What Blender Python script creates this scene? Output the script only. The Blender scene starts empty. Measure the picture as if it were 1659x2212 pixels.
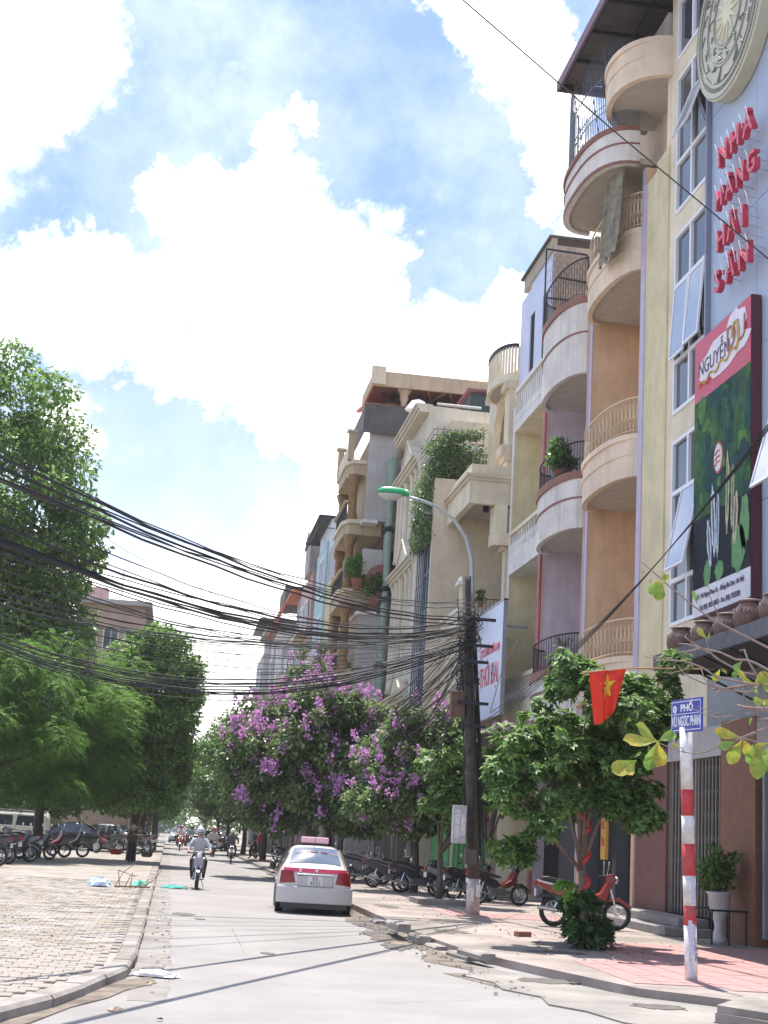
import bpy, math, random
import numpy as np
from mathutils import Vector, Matrix
R = math.radians
SC = bpy.context.scene
COL = SC.collection

# ------------------------------------------------------------------ camera, sky, sun, exposure
cam_d = bpy.data.cameras.new('camera')
cam = bpy.data.objects.new('camera', cam_d); COL.objects.link(cam)
right = Vector((0.98758765, -0.14549011, 0.05918829)).normalized()
down = Vector((0.08949882, 0.21157911, -0.97325446)).normalized()
fwd = right.cross(-down) * -1.0
if fwd.y < 0: fwd = -fwd
up = -down
cam.matrix_world = Matrix(((right.x, up.x, -fwd.x, 0), (right.y, up.y, -fwd.y, 0), (right.z, up.z, -fwd.z, 1.78), (0, 0, 0, 1)))
cam_d.sensor_fit = 'HORIZONTAL'; cam_d.sensor_width = 36; cam_d.lens = 36 * 3079 / 1659
cam_d.clip_end = 6000
SC.camera = cam
SC.view_settings.view_transform = 'Standard'; SC.view_settings.look = 'None'
SC.view_settings.gamma = 1.0; SC.view_settings.exposure = 1.50
SC.view_settings.use_curve_mapping = False

SUN = Vector((-0.09, 1.50, 4.2)).normalized()       # towards the sun
sun_d = bpy.data.lights.new('sun', 'SUN'); sun_d.energy = 3.1; sun_d.angle = R(0.5); sun_d.color = (1.0, 0.94, 0.85)
sun = bpy.data.objects.new('sun', sun_d); COL.objects.link(sun)
sun.rotation_euler = SUN.to_track_quat('Z', 'Y').to_euler()

W = bpy.data.worlds.new('World'); SC.world = W; W.use_nodes = True
nt = W.node_tree; N = nt.nodes; L = nt.links; N.clear()
def nd(t, **k):
    n = N.new(t)
    for a, b in k.items(): setattr(n, a, b)
    return n
sky = nd('ShaderNodeTexSky', sky_type='NISHITA', sun_disc=False)
sky.sun_elevation = math.asin(SUN.z); sky.sun_rotation = math.atan2(SUN.x, SUN.y)
sky.air_density = 1.0; sky.dust_density = 0.4; sky.ozone_density = 1.5
tc = nd('ShaderNodeTexCoord')
def mth(op, a, b=None, clamp=False):
    n = nd('ShaderNodeMath', operation=op, use_clamp=clamp)
    for i, v in enumerate((a, b)):
        if v is None: continue
        if isinstance(v, (int, float)): n.inputs[i].default_value = v
        else: L.new(v, n.inputs[i])
    return n.outputs[0]
def noise(scale, detail, rough, vec):
    n = nd('ShaderNodeTexNoise'); n.inputs['Scale'].default_value = scale
    n.inputs['Detail'].default_value = detail; n.inputs['Roughness'].default_value = rough
    L.new(vec, n.inputs['Vector']); return n.outputs['Fac']
def cdir(px, py):                                    # a compass-and-height direction in the sky
    c = right * (px - 829.5) + down * (py - 1106) + fwd * 3079
    return c.normalized()
# the cloud banks of that noon: direction, angular radius (degrees)
BANKS = [(60, 50, 3.4), (0, 160, 2.9), (-140, 120, 5), (60, 265, 1.3), (190, -60, 2.2),
         (1010, -60, 2.0), (1100, 60, 2.3), (1190, 190, 1.9), (950, 20, 1.1), (1220, 330, 1.6), (1330, 420, 2.2), (1180, 400, .8), (620, 265, .7), (560, 290, .8), (660, 270, .5), (560, 350, 1.1),
         (400, 400, .9), (350, 345, .6), (330, 420, .8), (470, 420, 1.6), (540, 420, 1.6), (600, 500, 2.4), (480, 540, 2.6), (400, 620, 1.9), (690, 520, 2.2), (760, 580, 1.7), (820, 630, .75), (700, 640, 2.6), (560, 680, 2.6), (380, 470, 1.3),
         (180, 560, 1.5), (110, 620, 2.0), (250, 610, 1.4), (30, 650, 1.9), (190, 700, 2.0), (60, 740, 1.6), (300, 730, 1.5), (0, 590, 1.2), (380, 780, 1.2), (-60, 700, 3),
         (520, 790, 2.0), (660, 780, 2.6), (800, 780, 2.6), (940, 760, 2.4), (1080, 760, 2.6), (600, 880, 1.8), (740, 900, 2.4), (880, 880, 2.6), (700, 1000, 1.7), (1000, 800, 2.6), (1180, 640, 1.5), (1090, 640, 1.2), (1200, 720, 2.4),
         (150, 890, 1.0), (180, 930, .7), (600, 1160, 1.4), (560, 1250, 1.8), (400, 1300, 2.2), (240, 1260, 1.4), (650, 1150, 1.2), (480, 1400, 3.0), (300, 1450, 3.0), (420, 1540, 3.0), (600, 1340, 2.5), (450, 1700, 3.5), (380, 1620, 3), (100, 1200, 1.2)]
dn = nd('ShaderNodeTexNoise'); dn.inputs['Scale'].default_value = 11; dn.inputs['Detail'].default_value = 9; dn.inputs['Roughness'].default_value = 0.68; L.new(tc.outputs['Generated'], dn.inputs['Vector'])
dsub = nd('ShaderNodeVectorMath', operation='SUBTRACT'); L.new(dn.outputs['Color'], dsub.inputs[0]); dsub.inputs[1].default_value = (.5, .5, .5)
dsc = nd('ShaderNodeVectorMath', operation='SCALE'); L.new(dsub.outputs[0], dsc.inputs[0]); dsc.inputs['Scale'].default_value = 0.13
dad = nd('ShaderNodeVectorMath', operation='ADD'); L.new(tc.outputs['Generated'], dad.inputs[0]); L.new(dsc.outputs[0], dad.inputs[1])
dno = nd('ShaderNodeVectorMath', operation='NORMALIZE'); L.new(dad.outputs[0], dno.inputs[0])
acc = None
for (px, py, rad) in BANKS:
    d = cdir(px, py)
    dp = nd('ShaderNodeVectorMath', operation='DOT_PRODUCT'); L.new(dno.outputs[0], dp.inputs[0]); dp.inputs[1].default_value = d
    mr = nd('ShaderNodeMapRange'); mr.inputs['From Min'].default_value = math.cos(R(rad * 1.28)); mr.inputs['From Max'].default_value = math.cos(R(rad * 0.25))
    L.new(dp.outputs['Value'], mr.inputs['Value'])
    acc = mr.outputs['Result'] if acc is None else mth('MAXIMUM', acc, mr.outputs['Result'])
n1 = noise(9.0, 9.0, 0.62, tc.outputs['Generated'])
n2 = noise(34.0, 7.0, 0.62, tc.outputs['Generated'])
n3 = noise(3.1, 6.0, 0.55, tc.outputs['Generated'])
# far from the banks in view the sky goes on with scattered cloud of the same kind
gen = mth('MULTIPLY', mth('SUBTRACT', n3, 0.47), 3.4, True)
dview = nd('ShaderNodeVectorMath', operation='DOT_PRODUCT'); L.new(tc.outputs['Generated'], dview.inputs[0]); dview.inputs[1].default_value = fwd
away = nd('ShaderNodeMapRange'); away.inputs['From Min'].default_value = math.cos(R(25)); away.inputs['From Max'].default_value = math.cos(R(38)); L.new(dview.outputs['Value'], away.inputs['Value'])
acc = mth('MAXIMUM', acc, mth('MULTIPLY', gen, away.outputs['Result']))
dens = mth('ADD', acc, mth('MULTIPLY', mth('SUBTRACT', n1, 0.5), 1.5))
dens = mth('ADD', dens, mth('MULTIPLY', mth('SUBTRACT', n2, 0.5), 0.45))
cl = nd('ShaderNodeMapRange', interpolation_type='SMOOTHSTEP'); cl.inputs['From Min'].default_value = 0.0; cl.inputs['From Max'].default_value = 1.15
L.new(dens, cl.inputs['Value'])
veil = mth('MULTIPLY', mth('SUBTRACT', noise(7.0, 7.0, 0.65, tc.outputs['Generated']), 0.38), 0.9, True)
cover = mth('MAXIMUM', cl.outputs['Result'], veil)
# pale blue of a humid tropical noon between the clouds
skyc = nd('ShaderNodeMix', data_type='RGBA', blend_type='MIX'); skyc.inputs[0].default_value = 0.85
L.new(sky.outputs['Color'], skyc.inputs[6]); skyc.inputs[7].default_value = (0.90, 1.32, 2.35, 1)
shade = nd('ShaderNodeMapRange'); L.new(n1, shade.inputs['Value']); shade.inputs['From Min'].default_value = 0.3; shade.inputs['From Max'].default_value = 0.7
shade.inputs['To Min'].default_value = 4.4; shade.inputs['To Max'].default_value = 7.4
cc = nd('ShaderNodeMix', data_type='RGBA'); cc.inputs[6].default_value = (0.98, 0.98, 1.02, 1); cc.inputs[7].default_value = (1.03, 0.985, 0.92, 1); L.new(cl.outputs['Result'], cc.inputs[0])
ccs = nd('ShaderNodeVectorMath', operation='SCALE'); L.new(cc.outputs[2], ccs.inputs[0]); L.new(shade.outputs['Result'], ccs.inputs['Scale'])
sep = nd('ShaderNodeSeparateXYZ'); L.new(tc.outputs['Generated'], sep.inputs[0])
low = nd('ShaderNodeMapRange', interpolation_type='SMOOTHSTEP'); L.new(sep.outputs['Z'], low.inputs['Value']); low.inputs['From Min'].default_value = 0.42; low.inputs['From Max'].default_value = 0.02; low.inputs['To Max'].default_value = 0.42
cover = mth('MAXIMUM', cover, mth('MULTIPLY', low.outputs['Result'], mth('ADD', n1, 0.5)), False)
mx = nd('ShaderNodeMix', data_type='RGBA'); L.new(cover, mx.inputs[0]); L.new(skyc.outputs[2], mx.inputs[6]); L.new(ccs.outputs[0], mx.inputs[7])
bg = nd('ShaderNodeBackground'); bg.inputs['Strength'].default_value = 0.145; L.new(mx.outputs[2], bg.inputs['Color'])
wo = nd('ShaderNodeOutputWorld'); L.new(bg.outputs[0], wo.inputs['Surface'])

# ------------------------------------------------------------------ materials
MATS = {}
def mat(name, col, rough=0.8, metal=0.0, var=0.12, scale=3.0, bump=0.0, bscale=40.0, streak=0.0, streakcol=(0.12, 0.11, 0.10), spec=0.5, island=0.0, fine=0.0, hue2=None, trans=0.0, vmix=0.0):
    if name in MATS: return MATS[name]
    m = bpy.data.materials.new(name); m.use_nodes = True; MATS[name] = m
    t = m.node_tree; P = t.nodes['Principled BSDF']; lk = t.links
    P.inputs['Roughness'].default_value = rough; P.inputs['Metallic'].default_value = metal
    P.inputs['Specular IOR Level'].default_value = spec
    co = t.nodes.new('ShaderNodeTexCoord'); src = co.outputs['Object']
    nz = t.nodes.new('ShaderNodeTexNoise'); nz.inputs['Scale'].default_value = scale; nz.inputs['Detail'].default_value = 6; nz.inputs['Roughness'].default_value = 0.65; lk.new(src, nz.inputs['Vector'])
    mr = t.nodes.new('ShaderNodeMapRange'); mr.inputs['From Min'].default_value = 0.3; mr.inputs['From Max'].default_value = 0.7
    mr.inputs['To Min'].default_value = 1 - var; mr.inputs['To Max'].default_value = 1 + var; lk.new(nz.outputs['Fac'], mr.inputs['Value'])
    val = mr.outputs['Result']
    if island:
        g = t.nodes.new('ShaderNodeNewGeometry'); mi = t.nodes.new('ShaderNodeMapRange'); lk.new(g.outputs['Random Per Island'], mi.inputs['Value'])
        mi.inputs['To Min'].default_value = 1 - island; mi.inputs['To Max'].default_value = 1 + island
        mm = t.nodes.new('ShaderNodeMath'); mm.operation = 'MULTIPLY'; lk.new(val, mm.inputs[0]); lk.new(mi.outputs['Result'], mm.inputs[1]); val = mm.outputs[0]
    if fine:
        nf = t.nodes.new('ShaderNodeTexNoise'); nf.inputs['Scale'].default_value = 55; nf.inputs['Detail'].default_value = 3; lk.new(src, nf.inputs['Vector'])
        mf = t.nodes.new('ShaderNodeMapRange'); lk.new(nf.outputs['Fac'], mf.inputs['Value']); mf.inputs['From Min'].default_value = .3; mf.inputs['From Max'].default_value = .7; mf.inputs['To Min'].default_value = 1 - fine; mf.inputs['To Max'].default_value = 1 + fine
        mm = t.nodes.new('ShaderNodeMath'); mm.operation = 'MULTIPLY'; lk.new(val, mm.inputs[0]); lk.new(mf.outputs['Result'], mm.inputs[1]); val = mm.outputs[0]
    c = t.nodes.new('ShaderNodeRGB'); c.outputs[0].default_value = (*col, 1); cout = c.outputs[0]
    if hue2:
        h = t.nodes.new('ShaderNodeMix'); h.data_type = 'RGBA'; h.inputs[7].default_value = (*hue2, 1); lk.new(cout, h.inputs[6])
        if island:
            g2 = t.nodes.new('ShaderNodeNewGeometry'); lk.new(g2.outputs['Random Per Island'], h.inputs[0])
        else:
            nb = t.nodes.new('ShaderNodeTexNoise'); nb.inputs['Scale'].default_value = scale * 0.37; nb.inputs['Detail'].default_value = 4; lk.new(src, nb.inputs['Vector'])
            nr = t.nodes.new('ShaderNodeMapRange'); nr.inputs['From Min'].default_value = 0.4; nr.inputs['From Max'].default_value = 0.62; lk.new(nb.outputs['Fac'], nr.inputs['Value']); lk.new(nr.outputs['Result'], h.inputs[0])
        cout = h.outputs[2]
    sc = t.nodes.new('ShaderNodeVectorMath'); sc.operation = 'SCALE'; lk.new(cout, sc.inputs[0]); lk.new(val, sc.inputs['Scale']); out = sc.outputs[0]
    if streak:
        mp = t.nodes.new('ShaderNodeMapping'); mp.inputs['Scale'].default_value = (3.0, 3.0, 0.22); lk.new(src, mp.inputs['Vector'])
        ns = t.nodes.new('ShaderNodeTexNoise'); ns.inputs['Scale'].default_value = 1.6; ns.inputs['Detail'].default_value = 5; ns.inputs['Roughness'].default_value = 0.7; lk.new(mp.outputs[0], ns.inputs['Vector'])
        ms = t.nodes.new('ShaderNodeMapRange'); ms.inputs['From Min'].default_value = 0.5; ms.inputs['From Max'].default_value = 0.78; ms.inputs['To Max'].default_value = streak; lk.new(ns.outputs['Fac'], ms.inputs['Value'])
        x = t.nodes.new('ShaderNodeMix'); x.data_type = 'RGBA'; lk.new(ms.outputs['Result'], x.inputs[0]); lk.new(out, x.inputs[6]); x.inputs[7].default_value = (*streakcol, 1); out = x.outputs[2]
    lk.new(out, P.inputs['Base Color'])
    if bump:
        nb = t.nodes.new('ShaderNodeTexNoise'); nb.inputs['Scale'].default_value = bscale; nb.inputs['Detail'].default_value = 5; lk.new(src, nb.inputs['Vector'])
        b = t.nodes.new('ShaderNodeBump'); b.inputs['Strength'].default_value = bump; b.inputs['Distance'].default_value = 0.02; lk.new(nb.outputs['Fac'], b.inputs['Height']); lk.new(b.outputs[0], P.inputs['Normal'])
    if trans:
        tr = t.nodes.new('ShaderNodeBsdfTranslucent'); lk.new(out, tr.inputs['Color']); ms = t.nodes.new('ShaderNodeMixShader'); ms.inputs[0].default_value = trans
        lk.new(P.outputs[0], ms.inputs[1]); lk.new(tr.outputs[0], ms.inputs[2]); lk.new(ms.outputs[0], t.nodes['Material Output'].inputs['Surface'])
    return m
def plaster(name, col, streak=0.35, var=0.10): return mat(name, col, 0.88, var=var + .03, scale=1.3, bump=0.3, bscale=9, streak=min(1, streak + .15), streakcol=tuple(c * 0.5 for c in col), hue2=tuple(c * .88 for c in col), fine=.05)
def glass(name, col=(0.05, 0.06, 0.07), rough=0.06): return mat(name, col, rough, var=0.25, scale=0.7, spec=0.9)

# ------------------------------------------------------------------ mesh building
class MB:
    def __init__(s): s.v = []; s.f = []; s.m = []
    def add(s, vs, fs, mi=0, M=None):
        o = len(s.v)
        s.v += [tuple(M @ Vector(p)) for p in vs] if M is not None else [tuple(p) for p in vs]
        s.f += [tuple(i + o for i in f) for f in fs]; s.m += [mi] * len(fs); return s
    def box(s, x0, x1, y0, y1, z0, z1, mi=0, M=None):
        return s.add([(x0, y0, z0), (x1, y0, z0), (x1, y1, z0), (x0, y1, z0), (x0, y0, z1), (x1, y0, z1), (x1, y1, z1), (x0, y1, z1)],
                     [(0, 3, 2, 1), (4, 5, 6, 7), (0, 1, 5, 4), (1, 2, 6, 5), (2, 3, 7, 6), (3, 0, 4, 7)], mi, M)
    def bar(s, a, b, r=0.02, n=6, r2=None, mi=0, cap=True):
        a = Vector(a); b = Vector(b); d = (b - a)
        if d.length < 1e-6: return s
        q = d.to_track_quat('Z', 'Y'); r2 = r if r2 is None else r2
        vs = [a + q @ Vector((r * math.cos(2 * math.pi * (i + .5) / n), r * math.sin(2 * math.pi * (i + .5) / n), 0)) for i in range(n)]
        vs += [b + q @ Vector((r2 * math.cos(2 * math.pi * (i + .5) / n), r2 * math.sin(2 * math.pi * (i + .5) / n), 0)) for i in range(n)]
        fs = [(i, (i + 1) % n, n + (i + 1) % n, n + i) for i in range(n)]
        if cap: fs += [tuple(range(n - 1, -1, -1)), tuple(range(n, 2 * n))]
        return s.add(vs, fs, mi)
    def tube(s, pts, r, n=6, mi=0):
        pts = [Vector(p) for p in pts]; rs = r if isinstance(r, (list, tuple)) else [r] * len(pts)
        vs = []; prev = None
        for i, p in enumerate(pts):
            d = (pts[min(i + 1, len(pts) - 1)] - pts[max(i - 1, 0)]).normalized()
            if prev is None:
                ref = Vector((0, 0, 1)) if abs(d.z) < 0.9 else Vector((1, 0, 0)); u = d.cross(ref).normalized()
            else: u = (prev - d * prev.dot(d)).normalized()
            prev = u; w = d.cross(u)
            vs += [p + (u * math.cos(2 * math.pi * k / n) + w * math.sin(2 * math.pi * k / n)) * rs[i] for k in range(n)]
        fs = []
        for i in range(len(pts) - 1):
            for k in range(n): fs.append((i * n + k, i * n + (k + 1) % n, (i + 1) * n + (k + 1) % n, (i + 1) * n + k))
        fs += [tuple(range(n - 1, -1, -1)), tuple(range((len(pts) - 1) * n, len(pts) * n))]
        return s.add(vs, fs, mi)
    def lathe(s, prof, c=(0, 0, 0), n=16, mi=0, M=None):           # prof: (radius, z)
        vs = []; fs = []
        for (r, z) in prof: vs += [(c[0] + r * math.cos(2 * math.pi * k / n), c[1] + r * math.sin(2 * math.pi * k / n), c[2] + z) for k in range(n)]
        for i in range(len(prof) - 1):
            for k in range(n): fs.append((i * n + k, i * n + (k + 1) % n, (i + 1) * n + (k + 1) % n, (i + 1) * n + k))
        fs += [tuple(range(n - 1, -1, -1)), tuple(range((len(prof) - 1) * n, len(prof) * n))]
        return s.add(vs, fs, mi, M)
    def prism(s, poly, z0, z1, mi=0, M=None):                       # poly: (x, y)
        n = len(poly)
        a = sum(poly[i][0] * poly[(i + 1) % n][1] - poly[(i + 1) % n][0] * poly[i][1] for i in range(n))
        if a < 0: poly = poly[::-1]
        vs = [(x, y, z0) for x, y in poly] + [(x, y, z1) for x, y in poly]
        return s.add(vs, [tuple(range(n - 1, -1, -1)), tuple(range(n, 2 * n))] + [(i, (i + 1) % n, n + (i + 1) % n, n + i) for i in range(n)], mi, M)
    def wallstrip(s, pts, inner, z0, z1, mi=0):                     # a curved wall between two plan curves
        n = len(pts); vs = [(*p, z0) for p in pts] + [(*p, z0) for p in inner] + [(*p, z1) for p in pts] + [(*p, z1) for p in inner]
        fs = []
        for i in range(n - 1):
            fs += [(i, i + 1, 2 * n + i + 1, 2 * n + i), (n + i + 1, n + i, 3 * n + i, 3 * n + i + 1), (2 * n + i, 2 * n + i + 1, 3 * n + i + 1, 3 * n + i), (i + 1, i, n + i, n + i + 1)]
        fs += [(0, 2 * n, 3 * n, n), (n - 1, 2 * n - 1, 4 * n - 1, 3 * n - 1)]
        return s.add(vs, fs, mi)
    def build(s, name, mats, parent=None, smooth=False, loc=None):
        me = bpy.data.meshes.new(name); me.from_pydata(s.v, [], s.f); me.update()
        if not isinstance(mats, (list, tuple)): mats = [mats]
        for m in mats: me.materials.append(m)
        if any(s.m): me.polygons.foreach_set('material_index', s.m)
        if smooth: me.polygons.foreach_set('use_smooth', [True] * len(me.polygons))
        o = bpy.data.objects.new(name, me); COL.objects.link(o)
        if parent: o.parent = parent
        if loc: o.location = loc
        return o
def link_mesh(name, me, parent=None):
    o = bpy.data.objects.new(name, me); COL.objects.link(o)
    if parent: o.parent = parent
    return o
def boxes(name, m, parent, *bs, bevel=0):
    left = list(bs); first = None                  # pieces that do not touch become objects of their own
    while left:
        comp = [left.pop(0)]; grow = True
        while grow:
            grow = False
            for q in list(left):
                if any(q[0] <= c[1] + .012 and c[0] <= q[1] + .012 and q[2] <= c[3] + .012 and c[2] <= q[3] + .012 and q[4] <= c[5] + .012 and c[4] <= q[5] + .012 for c in comp): comp.append(q); left.remove(q); grow = True
        b = MB()
        for q in comp: b.box(*q)
        o = b.build(name, m, parent if parent else first)
        if bevel:
            md = o.modifiers.new('bevel', 'BEVEL'); md.width = bevel; md.segments = 2; md.limit_method = 'ANGLE'
        if first is None: first = o
    return first
def tag(o, label, cat, group=None, kind=None):
    o['label'] = label; o['category'] = cat
    if group: o['group'] = group
    if kind: o['kind'] = kind
    return o
def thing(name, label, cat, loc=(0, 0, 0), rz=0, group=None):
    o = bpy.data.objects.new(name, None); COL.objects.link(o); o.location = loc; o.rotation_euler = (0, 0, rz); o.empty_display_size = 0.2
    return tag(o, label, cat, group)
def struct(o): o['kind'] = 'structure'; return o
KIDS = {}
def copy_tree(o, parent=None, label=None, group=None):
    c = o.copy(); COL.objects.link(c); c.parent = parent
    if label: c['label'] = label
    if group: c['group'] = group
    for ch in list(o.children): copy_tree(ch, c)
    return c
def text(name, s, size, m, M, parent=None, depth=0.004, xs=1.0, bold=0.0, center=True, bevel=0.0):
    cu = bpy.data.curves.new(name, 'FONT'); cu.body = s; cu.size = size; cu.extrude = depth; cu.offset = bold; cu.bevel_depth = bevel
    cu.align_x = 'CENTER' if center else 'LEFT'; cu.align_y = 'CENTER'; cu.resolution_u = 3
    t = bpy.data.objects.new(name, cu); COL.objects.link(t)
    bpy.context.view_layer.update()
    me = bpy.data.meshes.new_from_object(t.evaluated_get(bpy.context.evaluated_depsgraph_get()))
    bpy.data.objects.remove(t); bpy.data.curves.remove(cu)
    me.transform(M @ Matrix.Diagonal((xs, 1, 1, 1))); me.materials.clear(); me.materials.append(m); me.name = name
    for p in me.polygons: p.material_index = 0
    return link_mesh(name, me, parent)
def face_street(x, y, z):       # text facing the street (-X), read from far to near
    return Matrix(((0, 0, -1, x), (-1, 0, 0, y), (0, 1, 0, z), (0, 0, 0, 1)))
def face_near(x, y, z):         # text facing the near end of the street (-Y)
    return Matrix(((1, 0, 0, x), (0, 0, -1, y), (0, 1, 0, z), (0, 0, 0, 1)))
# ------------------------------------------------------------------ foliage
rng = np.random.default_rng(7)
def np_mesh(name, V, F4, m, parent=None, sizes=4):
    me = bpy.data.meshes.new(name); me.vertices.add(len(V)); me.vertices.foreach_set('co', V.astype(np.float32).ravel())
    nf = len(F4); me.loops.add(nf * sizes); me.polygons.add(nf)
    me.loops.foreach_set('vertex_index', F4.astype(np.int32).ravel()); me.polygons.foreach_set('loop_start', np.arange(0, nf * sizes, sizes, dtype=np.int32))
    me.update(calc_edges=True); me.materials.append(m); return link_mesh(name, me, parent)
def unit(a): return a / np.maximum(np.linalg.norm(a, axis=-1, keepdims=True), 1e-9)
def leaf_quads(P, D, Nn, ln, wd):            # base point, direction, normal -> folded rhombic leaf quads
    S = unit(np.cross(D, Nn)); Nn = unit(np.cross(S, D)); ln = ln[:, None]; wd = wd[:, None]
    mid = P + D * ln * 0.5
    V = np.stack([P, mid + S * wd + Nn * wd * 0.35, P + D * ln - Nn * ln * 0.12, mid - S * wd + Nn * wd * 0.35], 1).reshape(-1, 3)
    return V, np.arange(len(V)).reshape(-1, 4)
def clump_set(n, c, r, rc, lo=0.55, seed=1, zmin=None):
    g = np.random.default_rng(seed); d = unit(g.normal(size=(n * 3, 3))); k = lo + (1.12 - lo) * g.random(n * 3) ** 0.6
    p = np.array(c) + d * np.array(r) * k[:, None]
    if zmin is not None: p = p[p[:, 2] > zmin]
    p = p[:n]; return np.concatenate([p, (rc * (0.45 + 1.0 * g.random(len(p))))[:, None]], 1)
def leaf_points(clumps, n, seed, shell=0.45):
    g = np.random.default_rng(seed); w = clumps[:, 3] ** 2; i = g.choice(len(clumps), n, p=w / w.sum()); d = unit(g.normal(size=(n, 3)))
    rr = clumps[i, 3] * (shell + (1 - shell) * g.random(n)); return clumps[i, :3] + d * rr[:, None] * np.array([1, 1, 0.8]), d, g
def leaf_cloud(clumps, n, ln, wd, seed, droop=0.3):
    P, d, g = leaf_points(clumps, n, seed)
    D = unit(d * 0.7 + g.normal(size=(n, 3)) * 0.55 + np.array([0, 0, -droop])); Nn = unit(np.array([0, 0, 1.0]) + d * 0.5 + g.normal(size=(n, 3)) * 0.45)
    return leaf_quads(P, D, Nn, ln * (0.7 + 0.6 * g.random(n)), wd * (0.7 + 0.6 * g.random(n)))
def whorls(clumps, n, k, ln, wd, seed):
    P, d, g = leaf_points(clumps, n, seed, 0.6); A = unit(d * 0.8 + np.array([0, 0, 0.8]) + g.normal(size=(n, 3)) * 0.2)
    ref = unit(g.normal(size=(n, 3))); U = unit(np.cross(A, ref)); Wv = np.cross(A, U)
    Vs = []
    for j in range(k):
        a = 2 * math.pi * (j + g.random(n) * 0.5) / k; D = unit(U * np.cos(a)[:, None] + Wv * np.sin(a)[:, None] + A * (0.15 + 0.45 * g.random(n))[:, None] + np.array([0, 0, -0.15]))
        Vs.append(leaf_quads(P, D, A, ln * (0.7 + 0.5 * g.random(n)), wd * (0.8 + 0.4 * g.random(n)))[0])
    V = np.concatenate(Vs); return V, np.arange(len(V)).reshape(-1, 4)
def fronds(clumps, n, k, ln, seed, wd=0.012, lw=0.13):
    P, d, g = leaf_points(clumps, n, seed, 0.5); H = unit(d * np.array([1, 1, 0.3]) + g.normal(size=(n, 3)) * np.array([.5, .5, .15])); Vs = []
    L_ = ln * (0.7 + 0.6 * g.random(n)); S = unit(np.cross(H, np.array([0, 0, 1.0])))
    for j in range(k):
        t = (j + 0.5) / k; Pp = P + H * (L_ * t)[:, None] + np.array([0, 0, 1.0]) * (L_ * (0.25 * t - 0.75 * t * t))[:, None]
        for sgn in (-1, 1):
            D = unit(S * sgn + H * 0.35 + np.array([0, 0, -0.35]) + g.normal(size=(n, 3)) * 0.12)
            Vs.append(leaf_quads(Pp, D, np.tile([0, 0, 1.0], (n, 1)) + H * .3, np.full(n, lw * (1 - 0.5 * abs(t - .4))), np.full(n, wd))[0])
    V = np.concatenate(Vs); return V, np.arange(len(V)).reshape(-1, 4)
def limb_set(base, top_z, clumps, r0, lean=(0, 0), n=8, seed=0):
    g = random.Random(seed); b = MB(); x, y, z = base; fork = (x + lean[0] * 0.6, y + lean[1] * 0.6, z + (top_z - z) * 0.5)
    b.tube([(x, y, z - 0.1), (x + lean[0] * .2 + .04, y, z + (fork[2] - z) * .4), fork], [r0 * 1.15, r0 * .9, r0 * .75], 8)
    idx = list(range(len(clumps))); g.shuffle(idx)
    for i in idx[:n]:
        c = clumps[i]; m = [(fork[k] + c[k]) / 2 + g.uniform(-.25, .25) * (c[2] - fork[2]) * .3 for k in range(3)]
        b.tube([fork, m, (c[0], c[1], c[2])], [r0 * .5, r0 * .3, r0 * .1], 6)
    return b
# ------------------------------------------------------------------ ground, road, pavements
rnd = random.Random(11)
m_asph = mat('road_grey', (0.26, 0.244, 0.238), 0.92, var=0.14, scale=0.6, bump=0.35, bscale=45, fine=.14, hue2=(0.235, 0.22, 0.214))
m_gut = mat('gutter_concrete', (0.25, 0.235, 0.225), 0.95, var=0.28, scale=1.8, bump=0.5, bscale=22, hue2=(0.20, 0.18, 0.17))
m_conc = mat('pavement_concrete', (0.315, 0.262, 0.24), 0.93, fine=.08, var=0.2, scale=1.4, bump=0.4, bscale=18, hue2=(0.21, 0.185, 0.165))
m_paver = mat('paver_grey', (0.31, 0.278, 0.255), 0.93, fine=.08, var=0.2, scale=2.4, bump=0.4, bscale=30, hue2=(0.24, 0.21, 0.175))
m_joint = mat('joint_sand', (0.29, 0.26, 0.235), 0.97, var=0.2, scale=6)
m_kerb = mat('kerb_stone_grey', (0.28, 0.255, 0.235), 0.92, var=0.22, scale=3.0, bump=0.5, bscale=16, hue2=(0.19, 0.165, 0.15))
m_dirt = mat('roadside_dirt', (0.20, 0.165, 0.135), 0.97, var=0.35, scale=4.0, bump=0.8, bscale=14, hue2=(0.11, 0.09, 0.075))
m_ground = mat('far_ground', (0.22, 0.20, 0.17), 0.95, var=0.2, scale=0.2)
m_pink = mat('pink_tile', (0.42, 0.22, 0.21), 0.85, var=0.10, scale=2.0, bump=0.2, bscale=30, hue2=(0.35, 0.215, 0.205))

def sheet(name, poly, z, m, thick=0.0):
    b = MB(); b.prism(poly, z - max(thick, 0.02), z); return struct(b.build(name, m))
g_ = MB(); g_.add([(-1500, -600, -0.03), (1500, -600, -0.03), (1500, 2500, -0.03), (-1500, 2500, -0.03)], [(0, 1, 2, 3)]); struct(g_.build('ground', m_ground))
sheet('road', [(-30, -30), (30, -30), (30, 14), (4.9, 22), (4.62, 30), (4.62, 420), (-0.25, 420), (-0.25, 19), (-1.5, 12), (-30, 6)], 0.0, m_asph)
def ragged(x0, x1, y0, y1, st, amp, seed):
    g = random.Random(seed); a = []; y = y0
    while y < y1: a.append((x1 + g.uniform(-amp, amp), y)); y += st * g.uniform(.6, 1.4)
    a.append((x1, y1)); return [(x0, y0)] + a + [(x0, y1)]
b = MB(); b.prism(ragged(-0.27, 0.16, 15.5, 120, 0.7, 0.06, 3), -0.02, 0.004); struct(b.build('gutter', m_gut))
b = MB(); b.prism([(4.58, 20.5), (3.95, 22), (4.35, 24), (3.7, 26), (4.1, 28.5), (3.85, 31), (4.2, 34), (4.0, 38), (4.3, 44), (4.25, 60), (4.3, 90), (4.6, 90)], -0.02, 0.008)
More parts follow.
